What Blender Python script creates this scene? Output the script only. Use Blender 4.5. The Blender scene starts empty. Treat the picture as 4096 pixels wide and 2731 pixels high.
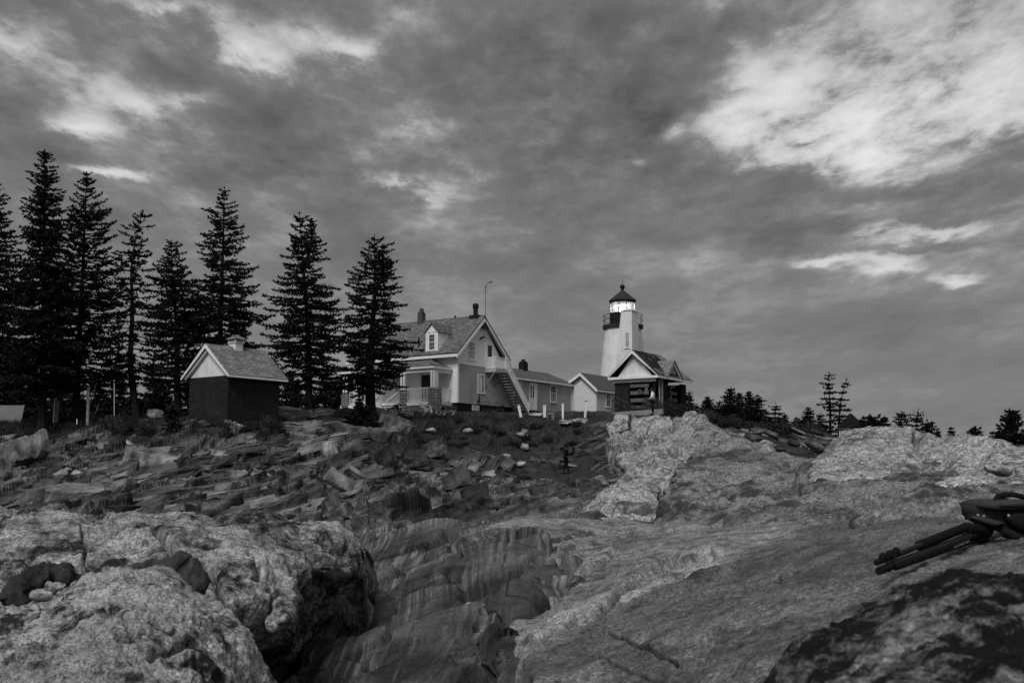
import bpy, bmesh, math, random
import numpy as np
from mathutils import Vector, Matrix
from mathutils.bvhtree import BVHTree
rng = random.Random(7)
NR = np.random.RandomState(11)
scene = bpy.context.scene
COL = scene.collection
R = math.radians
# ------------------------------------------------------------------ camera model (level of the eye is z = 0)
FPX, TH = 4464.0, 0.1206
def ray(px, py):
    u = (px - 2048) / FPX; v = (1365.5 - py) / FPX
    y = math.cos(TH) - v * math.sin(TH); z = math.sin(TH) + v * math.cos(TH)
    return Vector((u / y, 1.0, z / y))
def W(px, py, Y):
    return ray(px, py) * Y
def pix(P):
    x, y, z = P
    d = y * math.cos(TH) + z * math.sin(TH); w = -y * math.sin(TH) + z * math.cos(TH)
    return 2048 + FPX * x / d, 1365.5 - FPX * w / d
# ------------------------------------------------------------------ numpy noise
_perm = np.arange(256); NR.shuffle(_perm); _perm = np.concatenate([_perm, _perm, _perm])
_g = NR.normal(size=(256, 3)); _g /= np.linalg.norm(_g, axis=1)[:, None]
def perlin(P):
    P = np.asarray(P, float); I = np.floor(P).astype(int); f = P - I; I &= 255
    u = f * f * f * (f * (f * 6 - 15) + 10)
    def gr(i, j, k):
        h = _perm[_perm[_perm[(I[:, 0] + i) & 255] + ((I[:, 1] + j) & 255)] + ((I[:, 2] + k) & 255)]
        d = f - np.array([i, j, k]); return (_g[h] * d).sum(1)
    l = lambda a, b, t: a + (b - a) * t
    x00 = l(gr(0,0,0), gr(1,0,0), u[:,0]); x10 = l(gr(0,1,0), gr(1,1,0), u[:,0])
    x01 = l(gr(0,0,1), gr(1,0,1), u[:,0]); x11 = l(gr(0,1,1), gr(1,1,1), u[:,0])
    return l(l(x00, x10, u[:,1]), l(x01, x11, u[:,1]), u[:,2]) * 1.6
def fbm(P, octs=5, gain=0.5, lac=2.03, mode=''):
    P = np.asarray(P, float); s = 0; a = 1.0
    for o in range(octs):
        n = perlin(P + o * 17.3)
        if mode == 'ridge': n = 1 - 2 * np.abs(n)
        if mode == 'billow': n = 2 * np.abs(n) - 0.5
        s = s + a * n; a *= gain; P = P * lac
    return s
def hash2(i, j):
    return (_perm[(_perm[i.astype(int) & 255] + j.astype(int)) & 255]) / 255.0
def facets(a, b, amp, tilt=(.0, .0), jit=.25, seed=0, crack=.0, cw=.06, soft=30.0):
    """broken bedrock: irregular cells in (a, b), each a plane of its own height and slope; optional open joints"""
    i0, j0 = np.floor(a), np.floor(b); best = np.full(len(a), 9e9); sec = best.copy(); h = np.zeros(len(a)); sw = np.full(len(a), 1e-12)
    for di in (-1, 0, 1):
        for dj in (-1, 0, 1):
            i, j = i0 + di, j0 + dj; r1, r2 = hash2(i * 3 + seed, j * 5 + seed * 7), hash2(i * 7 + 11 + seed, j * 3 + seed); r3, r4, r5 = hash2(i + 31 + seed, j + 5), hash2(i + 57, j + 91 + seed), hash2(i + 83 + seed, j + 17)
            da, db = a - (i + .15 + .7 * r1), b - (j + .15 + .7 * r2); d = np.maximum(np.abs(da + .35 * db * (r3 - .5)), np.abs(db + .35 * da * (r4 - .5))) + .25 * np.hypot(da, db)
            v = amp * ((r5 - .5) + da * (tilt[0] + jit * 2 * (r3 - .5)) + db * (tilt[1] + jit * 2 * (r4 - .5))); m = d < best
            sec = np.where(m, best, np.minimum(sec, d)); best = np.where(m, d, best); w = np.exp(-d * soft); h = h + w * v; sw = sw + w
    e = sec - best
    return h / sw - crack * np.exp(-(e / cw) ** 2)
# ------------------------------------------------------------------ objects
def tag(o, label=None, cat=None, group=None, kind=None):
    if label: o['label'] = label
    if cat: o['category'] = cat
    if group: o['group'] = group
    if kind: o['kind'] = kind
    return o
def empty(name, loc=(0, 0, 0), rz=0.0, label=None, cat=None, group=None):
    o = bpy.data.objects.new(name, None); COL.objects.link(o)
    o.location = loc; o.rotation_euler = (0, 0, rz); o.empty_display_size = 0.3
    return tag(o, label, cat, group)
def link_mesh(name, me, mat=None, parent=None):
    o = bpy.data.objects.new(name, me); COL.objects.link(o)
    if mat: me.materials.append(mat)
    if parent: o.parent = parent
    return o
def fast_mesh(name, V, Fq, smooth=False):
    """V (n,3); Fq (m,k) all faces with k corners"""
    V = np.asarray(V, np.float32); Fq = np.asarray(Fq, np.int32); k = Fq.shape[1]
    me = bpy.data.meshes.new(name)
    me.vertices.add(len(V)); me.vertices.foreach_set('co', V.ravel())
    me.loops.add(Fq.size); me.loops.foreach_set('vertex_index', Fq.ravel())
    me.polygons.add(len(Fq))
    me.polygons.foreach_set('loop_start', np.arange(0, Fq.size, k, dtype=np.int32))
    me.polygons.foreach_set('loop_total', np.full(len(Fq), k, np.int32))
    me.polygons.foreach_set('use_smooth', np.full(len(Fq), smooth))
    me.update(calc_edges=True); me.validate()
    return me
def copy_tree(o, parent=None):
    c = o.copy(); COL.objects.link(c)
    if parent: c.parent = parent
    for ch in o.children: copy_tree(ch, c)
    return c
class MB:
    def __init__(s): s.v = []; s.f = []
    def add(s, vs, fs):
        b = len(s.v); s.v += [tuple(p) for p in vs]; s.f += [tuple(i + b for i in f) for f in fs]; return s
    def poly(s, *pts): return s.add(pts, [tuple(range(len(pts)))])
    def box(s, x0, x1, y0, y1, z0, z1):
        x0, x1 = min(x0, x1), max(x0, x1); y0, y1 = min(y0, y1), max(y0, y1); z0, z1 = min(z0, z1), max(z0, z1)
        return s.add([(x0,y0,z0),(x1,y0,z0),(x1,y1,z0),(x0,y1,z0),(x0,y0,z1),(x1,y0,z1),(x1,y1,z1),(x0,y1,z1)],
                     [(0,3,2,1),(4,5,6,7),(0,1,5,4),(1,2,6,5),(2,3,7,6),(3,0,4,7)])
    def beam(s, a, b, w, h, up=(0, 0, 1)):
        a, b = Vector(a), Vector(b); d = (b - a).normalized(); sd = d.cross(Vector(up))
        if sd.length < 1e-4: sd = d.cross(Vector((1, 0, 0)))
        sd.normalize(); u = sd.cross(d)
        vs = [p + sd * i * w / 2 + u * j * h / 2 for p in (a, b) for i, j in ((-1,-1),(1,-1),(1,1),(-1,1))]
        return s.add(vs, [(0,3,2,1),(4,5,6,7),(0,1,5,4),(1,2,6,5),(2,3,7,6),(3,0,4,7)])
    def prism(s, poly, d):
        """closed polygon (3d points) pushed along d"""
        n = len(poly); d = Vector(d); vs = [Vector(p) for p in poly]; vs += [p + d for p in vs]
        return s.add(vs, [tuple(range(n))[::-1], tuple(range(n, 2 * n))] + [(i, (i + 1) % n, n + (i + 1) % n, n + i) for i in range(n)])
    def tube(s, pts, rad, n=8, cap=True):
        pts = [Vector(p) for p in pts]
        if not hasattr(rad, '__len__'): rad = [rad] * len(pts)
        b = len(s.v); ref = None
        for i, p in enumerate(pts):
            d = (pts[min(i + 1, len(pts) - 1)] - pts[max(i - 1, 0)]).normalized()
            if ref is None: ref = d.cross(Vector((0.31, 0.2, 1))) if abs(d.z) < .95 else d.cross(Vector((1, 0, 0)))
            a = (ref - d * ref.dot(d)).normalized(); ref = a; c = d.cross(a)
            s.v += [tuple(p + (a * math.cos(2 * math.pi * k / n) + c * math.sin(2 * math.pi * k / n)) * rad[i]) for k in range(n)]
        for i in range(len(pts) - 1):
            for k in range(n):
                s.f.append((b + i*n + k, b + i*n + (k+1) % n, b + (i+1)*n + (k+1) % n, b + (i+1)*n + k))
        if cap:
            s.f.append(tuple(b + k for k in range(n))[::-1]); s.f.append(tuple(b + (len(pts)-1)*n + k for k in range(n)))
        return s
    def lathe(s, prof, n=32, c=(0, 0), rot=0.0):
        b = len(s.v)
        for r, z in prof:
            s.v += [(c[0] + r * math.cos(rot + 2*math.pi*k/n), c[1] + r * math.sin(rot + 2*math.pi*k/n), z) for k in range(n)]
        for i in range(len(prof) - 1):
            for k in range(n):
                s.f.append((b + i*n + k, b + i*n + (k+1) % n, b + (i+1)*n + (k+1) % n, b + (i+1)*n + k))
        s.f.append(tuple(b + k for k in range(n))[::-1]); s.f.append(tuple(b + (len(prof)-1)*n + k for k in range(n)))
        return s
    def build(s, name, mat, parent=None, smooth=False, uv=True, loc=None):
        me = bpy.data.meshes.new(name); me.from_pydata(s.v, [], s.f); me.update()
        bm = bmesh.new(); bm.from_mesh(me); bmesh.ops.recalc_face_normals(bm, faces=bm.faces)
        if uv:
            l = bm.loops.layers.uv.new('UVMap')
            for f in bm.faces:
                n = f.normal; t = Vector((-n.y, n.x, 0))
                t = t.normalized() if t.length > 1e-3 else Vector((1, 0, 0))
                w = n.cross(t)
                for lp in f.loops: lp[l].uv = (lp.vert.co.dot(t), lp.vert.co.dot(w))
        if smooth:
            for f in bm.faces: f.smooth = True
        bm.to_mesh(me); bm.free()
        o = link_mesh(name, me, mat, parent)
        if loc: o.location = loc
        return o
def clapboard(mb, O, t, n, z0, z1, step, rng_at, lip=0.03):
    """lapped boards on the plane through O with horizontal direction t and outward normal n"""
    O, t, n = Vector(O), Vector(t), Vector(n); z = z0
    while z < z1 - 1e-3:
        zt = min(z + step, z1); a0, a1 = rng_at(z); b0, b1 = rng_at(zt)
        P = lambda a, zz, o: O + t * a + n * o + Vector((0, 0, zz))
        mb.add([P(a0, z, lip), P(a1, z, lip), P(b1, zt, .003), P(b0, zt, .003), P(a0, z, 0), P(a1, z, 0)],
               [(0, 1, 2, 3), (4, 5, 1, 0)])
        z = zt
# ------------------------------------------------------------------ materials (the photograph is black and white, so every colour is a grey)
MATS = {}
def newmat(name):
    m = bpy.data.materials.new(name); m.use_nodes = True; nt = m.node_tree
    return m, nt, nt.nodes['Principled BSDF']
class N:
    def __init__(s, nt): s.nt = nt
    def __call__(s, typ, **kw):
        n = s.nt.nodes.new(typ); ins = kw.pop('ins', {})
        for k, v in kw.items(): setattr(n, k, v)
        for k, v in ins.items(): s.put(n.inputs[k], v)
        return n
    def put(s, sock, v):
        if hasattr(v, 'is_output'): s.nt.links.new(v, sock)
        elif hasattr(v, 'outputs'): s.nt.links.new(v.outputs[0], sock)
        else: sock.default_value = v
    def math(s, op, a, b=0.0, c=0.0, clamp=False):
        n = s.nt.nodes.new('ShaderNodeMath'); n.operation = op; n.use_clamp = clamp
        s.put(n.inputs[0], a); s.put(n.inputs[1], b); s.put(n.inputs[2], c); return n.outputs[0]
    def ramp(s, fac, stops):
        n = s.nt.nodes.new('ShaderNodeValToRGB'); e = n.color_ramp.elements
        while len(e) < len(stops): e.new(0.5)
        for el, (p, v) in zip(e, stops): el.position = p; el.color = (v, v, v, 1)
        s.put(n.inputs[0], fac); return n.outputs[0]
    def noise(s, vec, scale, detail=4, rough=.55, dist=0.0):
        n = s.nt.nodes.new('ShaderNodeTexNoise'); s.put(n.inputs['Vector'], vec)
        for k, v in (('Scale', scale), ('Detail', detail), ('Roughness', rough), ('Distortion', dist)): n.inputs[k].default_value = v
        return n.outputs[0]
    def mapping(s, vec, scale=(1, 1, 1), rot=(0, 0, 0)):
        n = s.nt.nodes.new('ShaderNodeMapping'); n.vector_type = 'TEXTURE'; s.put(n.inputs[0], vec); n.inputs['Scale'].default_value = tuple(1 / q for q in scale); n.inputs['Rotation'].default_value = rot
        return n.outputs[0]
    def bump(s, h, strength=.5, dist=.02, normal=None):
        n = s.nt.nodes.new('ShaderNodeBump'); s.put(n.inputs['Height'], h); n.inputs['Strength'].default_value = strength; n.inputs['Distance'].default_value = dist
        if normal: s.put(n.inputs['Normal'], normal)
        return n.outputs[0]
def grey(v): return (v, v, v, 1)
def paint(name, v, rough=.6, var=.12, scale=6.0, grime=0.0, gscale=1.5, bump=.0, metal=0.0):
    if name in MATS: return MATS[name]
    m, nt, b = newmat(name); n = N(nt); co = nt.nodes.new('ShaderNodeTexCoord').outputs['Object']
    f = n.noise(co, scale, 5)
    c = n.math('MULTIPLY_ADD', n.math('SUBTRACT', f, .5), 2 * var * v, v)
    if grime:
        g = n.ramp(n.noise(n.mapping(co, (1, 1, .45)), gscale, 6, .6), [(.48, 1), (.72, 1 - grime)])
        c = n.math('MULTIPLY', c, g)
    n.put(b.inputs['Base Color'], c); b.inputs['Roughness'].default_value = rough; b.inputs['Metallic'].default_value = metal
    b.inputs['Specular IOR Level'].default_value = .25 if v > .06 else .04
    if bump: n.put(b.inputs['Normal'], n.bump(n.noise(co, scale * 6, 4), .5, bump))
    MATS[name] = m; return m
def shingle(name, lo, hi, bw=.32, bh=.14, rough=.9):
    m, nt, b = newmat(name); n = N(nt); tc = nt.nodes.new('ShaderNodeTexCoord')
    uv = tc.outputs['UV']; co = tc.outputs['Object']
    br = n('ShaderNodeTexBrick', ins={'Vector': uv, 'Color1': grey(lo), 'Color2': grey(hi), 'Mortar': grey(lo * .35), 'Scale': 1.0,
                                      'Mortar Size': .012, 'Brick Width': bw, 'Row Height': bh, 'Bias': -.1})
    br.offset = .37
    f = n.noise(co, 1.1, 5); f2 = n.noise(co, 30, 2)
    c = n.math('MULTIPLY', br.outputs[0], n.math('ADD', n.math('MULTIPLY', f, .7), n.math('MULTIPLY_ADD', f2, .5, .4)))
    n.put(b.inputs['Base Color'], c); b.inputs['Roughness'].default_value = rough; b.inputs['Specular IOR Level'].default_value = .15
    n.put(b.inputs['Normal'], n.bump(br.outputs[0], .6, .03)); return m
def brick(name, v, mortar, var=.3):
    m, nt, b = newmat(name); n = N(nt); tc = nt.nodes.new('ShaderNodeTexCoord'); uv = tc.outputs['UV']; co = tc.outputs['Object']
    br = n('ShaderNodeTexBrick', ins={'Vector': uv, 'Color1': grey(v * (1 - var)), 'Color2': grey(v * (1 + var)), 'Mortar': grey(mortar), 'Scale': 1.0,
                                      'Mortar Size': .008, 'Brick Width': .21, 'Row Height': .075})
    g = n.noise(co, 1.3, 6, .6)
    pale = n.ramp(n.noise(co, 2.1, 4), [(.66, 1.0), (.78, 1.9)])
    c = n.math('MULTIPLY', n.math('MULTIPLY', br.outputs[0], n.math('MULTIPLY_ADD', g, 1.1, .45)), pale)
    n.put(b.inputs['Base Color'], c); b.inputs['Roughness'].default_value = .95; b.inputs['Specular IOR Level'].default_value = .1
    n.put(b.inputs['Normal'], n.bump(br.outputs[0], .4, .02)); return m
def granite(name, base=.30, dark=.05, patch=.5, streak=(1, 1, 1), rot=(0, 0, 0), fine=55.0, big=1.0, soft=.12, mid=.5, bumpd=.03, crack=0.0, side=None, bs=.9):
    """pale speckled granite with dark patches for lichen and for the shade of pits"""
    m, nt, b = newmat(name); n = N(nt); co = nt.nodes.new('ShaderNodeTexCoord').outputs['Object']
    st = n.mapping(co, streak, rot)
    f1 = n.noise(st, 2.2 * big, 9, .66); f2 = n.noise(st, fine * .3, 5, .75); f3 = n.noise(co, fine, 4, .8); f4 = n.noise(st, .55 * big, 5, .6)
    f5 = n.noise(st, 7.0 * big, 8, .68)
    lich_shade = n.ramp(n.math('ADD', n.math('MULTIPLY', f1, .4), n.math('ADD', n.math('MULTIPLY', f5, .38), n.math('MULTIPLY', f4, .22))), [(patch - soft, 0), (patch + soft, 1)])  # dark patches: lichen, plus shade of pits and recesses put into the colour
    spk = n.ramp(f3, [(.37, .22), (.46, .85), (.53, 1.05), (.63, 1.7)])
    spk2 = n.ramp(f2, [(.33, .45), (.45, .95), (.65, 1.3)])
    pale = n.math('MULTIPLY', n.math('MULTIPLY', n.math('MULTIPLY', spk, spk2), n.ramp(n.noise(co, .5 * big, 4, .6), [(.36, .75), (.64, 1.25)])), base)
    if crack:
        wv = n('ShaderNodeVectorMath', operation='MULTIPLY_ADD', ins={0: n('ShaderNodeTexNoise', ins={'Vector': co, 'Scale': crack * 1.5, 'Detail': 5.0}).outputs[1], 1: (.9 / crack, .9 / crack, .9 / crack), 2: co})
        vo = n('ShaderNodeTexVoronoi', feature='DISTANCE_TO_EDGE', ins={'Vector': wv, 'Scale': crack}); vo2 = n('ShaderNodeTexVoronoi', feature='DISTANCE_TO_EDGE', ins={'Vector': wv, 'Scale': crack * 3.1})
        ck = n.math('MULTIPLY', n.ramp(vo.outputs[0], [(.0, .35), (.05, 1)]), n.ramp(vo2.outputs[0], [(.0, .8), (.08, 1)])); pale = n.math('MULTIPLY', pale, ck)
    dk = n.math('MULTIPLY', spk2, dark)
    if side:                                              # two kinds of rock meeting along a joint
        sxyz = n('ShaderNodeSeparateXYZ', ins={0: co}); sdv = n.math('ADD', n.math('MULTIPLY_ADD', sxyz.outputs[0], side[2], -side[0] * side[2]), n.math('MULTIPLY_ADD', sxyz.outputs[1], side[3], -side[1] * side[3]))
        sdv = n.math('ADD', sdv, n.math('MULTIPLY_ADD', n.noise(co, 1.3, 5, .6), 1.0, -.5)); pale = n.math('MULTIPLY', pale, n.ramp(n.math('MULTIPLY_ADD', sdv, .5, .5), [(.38, .75), (.54, 1.75), (.95, 1.3)]))
    mx = n('ShaderNodeMix', data_type='FLOAT', ins={0: lich_shade, 2: pale, 3: dk})
    n.put(b.inputs['Base Color'], mx.outputs[0]); b.inputs['Roughness'].default_value = .92; b.inputs['Specular IOR Level'].default_value = .12
    h = n.math('ADD', n.math('MULTIPLY', f5, .6), n.math('ADD', n.math('MULTIPLY', f2, 1.0), n.math('MULTIPLY', f3, .5)))
    n.put(b.inputs['Normal'], n.bump(h, bs, bumpd)); return m
def schist(name, lo=.05, hi=.16, vein=.3, rot=0.0, s=1.0, zs=.06, al=.10):
    """dark layered rock: bands along the strike, thin pale veins"""
    m, nt, b = newmat(name); n = N(nt); co = nt.nodes.new('ShaderNodeTexCoord').outputs['Object']
    warp = n.noise(co, .33, 3); wv = n('ShaderNodeVectorMath', operation='MULTIPLY_ADD', ins={0: warp, 1: (.7, .3, .1), 2: co})
    st = n.mapping(wv, (3.4 * s, al * s, zs * s), (0, 0, rot))
    b1 = n.noise(st, 2.6, 7, .62, .25); b2 = n.noise(st, 9.0, 4, .6); sp = n.noise(co, 38, 3, .7); pt = n.noise(co, .9, 6, .62)
    msk = n.ramp(n.noise(co, .8, 4, .6), [(.38, .12), (.58, 1.0)]); c = n.math('MULTIPLY_ADD', n.math('MULTIPLY_ADD', n.math('SUBTRACT', n.ramp(b1, [(.40, 0), (.52, .35), (.62, 1)]), .35), msk, .35), hi - lo, lo)
    c = n.math('MULTIPLY', c, n.math('MULTIPLY_ADD', n.ramp(pt, [(.36, .0), (.64, 1)]), 1.25, .3))
    c = n.math('MULTIPLY', c, n.ramp(sp, [(.3, .6), (.7, 1.35)]))
    v = n.ramp(b2, [(.58, 0), (.66, 1)]); v2 = n.math('MULTIPLY', v, n.ramp(n.noise(co, 1.7, 3), [(.48, 0), (.62, 1)]))
    c = n.math('MULTIPLY_ADD', v2, vein * .5, c)
    n.put(b.inputs['Base Color'], c); b.inputs['Roughness'].default_value = .85; b.inputs['Specular IOR Level'].default_value = .2
    h = n.math('ADD', n.math('MULTIPLY', b1, .5), n.math('ADD', n.math('MULTIPLY', pt, 1.2), n.math('MULTIPLY', sp, .4)))
    n.put(b.inputs['Normal'], n.bump(h, .8, .04)); return m
def slabrock(name, v, var=.3, layer=7.0):
    m, nt, b = newmat(name); n = N(nt); co = nt.nodes.new('ShaderNodeTexCoord').outputs['Object']
    st = n.mapping(co, (.35, .35, 1.0)); l = n.noise(st, layer * .35, 6, .6, .3); p = n.noise(co, 1.6, 7, .65); s2 = n.noise(co, 24, 3, .7)
    c = n.math('MULTIPLY', n.ramp(l, [(.36, v * (1 - var)), (.64, v * (1 + var))]), n.ramp(p, [(.36, .3), (.62, 1.5)]))
    c = n.math('MULTIPLY', c, n.ramp(s2, [(.3, .65), (.7, 1.3)]))
    n.put(b.inputs['Base Color'], c); b.inputs['Roughness'].default_value = .9; b.inputs['Specular IOR Level'].default_value = .15
    n.put(b.inputs['Normal'], n.bump(n.math('ADD', l, n.math('MULTIPLY', s2, .3)), .7, .05)); return m
def leafmat(name, v, var=.5):
    m, nt, b = newmat(name); n = N(nt); co = nt.nodes.new('ShaderNodeTexCoord').outputs['Object']
    f = n.noise(co, 1.4, 4); n.put(b.inputs['Base Color'], n.ramp(f, [(.3, v * (1 - var)), (.7, v * (1 + var))]))
    b.inputs['Roughness'].default_value = .9; b.inputs['Specular IOR Level'].default_value = .05; return m
def glassmat(name, v=.02, rough=.08):
    m, nt, b = newmat(name); b.inputs['Base Color'].default_value = grey(v); b.inputs['Roughness'].default_value = rough
    b.inputs['Specular IOR Level'].default_value = .5; return m
def emis(name, s, v=1.0):
    m, nt, b = newmat(name); b.inputs['Base Color'].default_value = grey(.8); b.inputs['Emission Color'].default_value = grey(v); b.inputs['Emission Strength'].default_value = s; return m
M_white = paint('white_paint', .66, .55, .06, 5, .22, 1.2)
M_trim = paint('white_trim', .7, .5, .05, 5, .12, 2)
M_greyclap = paint('grey_clapboard', .34, .6, .1, 4, .25, 1.0)
M_whiteclap = paint('white_clapboard', .76, .6, .07, 4, .2, 1.1)
M_stucco = paint('white_stucco', .56, .9, .1, 3, .3, .8, .01)
M_tower = paint('white_rubble', .64, .9, .1, 1.8, .14, 1.3, .02)
M_black = paint('black_iron', .018, .5, .3, 5)
M_rust = paint('worn_iron', .035, .6, .4, 3)
M_dark = paint('dark_stone_base', .018, .9, .5, 5)
M_glass = glassmat('window_glass', .015)
M_roof = shingle('asphalt_shingle', .085, .2)
M_roof2 = shingle('weathered_shingle', .13, .26, .34, .15)
M_tar = paint('torn_tar_paper', .02, .9, .6, 2.5)
M_brick = brick('dark_painted_brick', .02, .016)
M_chim = brick('soot_brick', .05, .11)
M_wood = paint('grey_weathered_wood', .22, .8, .35, 7, .4, 2)
M_pwood = paint('pale_bare_timber', .42, .8, .25, 7, .35, 2)
M_dwood = paint('dark_stained_wood', .035, .8, .4, 7)
M_bark = paint('spruce_bark', .022, .95, .6, 7, bump=.03)
M_bark2 = paint('grey_bark', .1, .95, .5, 7, bump=.03)
M_needle = leafmat('spruce_needles', .014)
M_needle2 = leafmat('shrub_leaves', .024)
M_grass = leafmat('dry_grass', .035, .6)
M_cobble = paint('cobble_stone', .24, .9, .6, 3.1)
M_mortar = paint('dark_mortar', .03, .9, .3, 8)
# ================================================================== GROUND: one sheet from under the camera to the horizon
GP = [  # (px, py, distance)
 (1500,2760,8.5),(1250,2760,9.2),(1800,2760,8.3),(2200,2800,8.0),(900,2760,9),(300,2900,7),(0,3200,5),(3000,3000,6),(4096,3300,4.5),(2048,3400,5),
 (1250,2600,10.5),(1500,2500,11.5),(1750,2450,12),(2050,2420,12.5),(2400,2400,13),(3000,2400,12),
 (1350,2400,15),(1500,2300,17),(1750,2270,17.5),(2000,2230,18),(2300,2200,20),
 (1500,2180,24),(1700,2150,25),(1950,2110,27),(2250,2080,28),(1350,2200,24),
 (1450,2080,33),(1700,2050,35),(2000,2030,37),(2250,1990,40),(2400,1980,38),
 (1700,1950,53),(1950,1950,54),(2200,1930,58),(2300,1900,66),(2100,1900,65),
 (2200,1860,68.5),(2330,1850,70),(2250,1780,72.5),(2350,1740,74),(2200,1720,75),(2150,1680,77),(1900,1690,75.5),(2000,1780,70.5),(1850,1780,69),(1700,1850,63),(1850,1880,62),
 (1700,1720,70),(1600,1800,63.5),(1600,1680,73),(1500,1660,75),(1420,1665,76),
 (0,2100,30),(400,2080,31),(800,2080,32),(1150,2090,31),(-500,2080,30),(-500,1950,44),
 (0,2000,39),(500,2000,40),(1000,2010,39),(0,1930,46),(500,1930,47),(1000,1930,48),(1350,1930,51),
 (0,1850,52),(400,1850,53),(800,1850,54),(1200,1850,56),(1450,1830,60),
 (0,1780,57),(-500,1780,56),(400,1770,57.5),(700,1755,58.3),(1000,1745,58.5),(1200,1760,61),(1350,1720,67),
 (0,1700,65),(300,1690,65),(600,1675,65),(-500,1690,65),(900,1688,60),(1100,1693,61.5),(760,1695,61),(1150,1670,68),(1250,1655,72),
 (2700,1790,70),(2850,1720,78),(3000,1760,70),(3150,1800,62),(3000,1725,82),(3250,1750,78),(3300,1830,56),(3400,1745,76),(3700,1760,76),(4100,1800,72),(4600,1800,72),
 (3300,1960,28),(3700,2000,24),(4200,2000,22),(2800,1950,30),(2550,2000,30),(2600,2150,18)]
GW = [(-8,80,4.7),(0,83,4.75),(6,90,4.75),(9,96,5.0),(14,90,4.6),(10,80,4.45),(16,84,4.0),(8,75.5,4.25),(-20,80,3.4),(-35,80,3.2),(-35,100,3.5),(0,110,4.8),(-60,110,3.5),(25,100,3.6),(45,100,2.6),
      (30,120,2.5),(60,120,1.5),(-80,160,3),(0,180,2),(80,180,1),(0,4,-2.2),(-5,2,-2.2),(6,2,-2.2),(0,1,-2.2),(-12,8,-2),(12,8,-2)]
_c = np.array([tuple(W(*p)) for p in GP] + [tuple(p) for p in GW])
def _feat(xy):
    xy = np.asarray(xy, float); Y = np.maximum(xy[:, 1], 1.0)
    return np.stack([xy[:, 0] / (Y + 6) * 2.2, np.log(Y + 6) * 1.5], 1)
_fc = _feat(_c[:, :2])
def _k(d): return np.sqrt(d * d + .02)
_K = _k(np.linalg.norm(_fc[:, None] - _fc[None], axis=2))
_A = np.block([[_K - np.eye(len(_c)) * .012, np.ones((len(_c), 1)), _fc], [np.ones((1, len(_c))), np.zeros((1, 3))], [_fc.T, np.zeros((2, 3))]])
_sol = np.linalg.solve(_A, np.concatenate([_c[:, 2], np.zeros(3)]))
def ground_h(xy):
    xy = np.asarray(xy, float).reshape(-1, 2); f = _feat(xy); out = np.empty(len(xy))
    for i in range(0, len(xy), 20000):
        ff = f[i:i + 20000]; d = np.linalg.norm(ff[:, None] - _fc[None], axis=2)
        out[i:i + 20000] = _k(d) @ _sol[:len(_c)] + _sol[len(_c)] + ff @ _sol[len(_c) + 1:]
    far = np.clip((xy[:, 1] - 120) / 80, 0, 1); far = far * far * (3 - 2 * far)
    return out * (1 - far) + (-1.0) * far
STRIKE = R(6)   # beds run away from the camera and a little to the right
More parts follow.
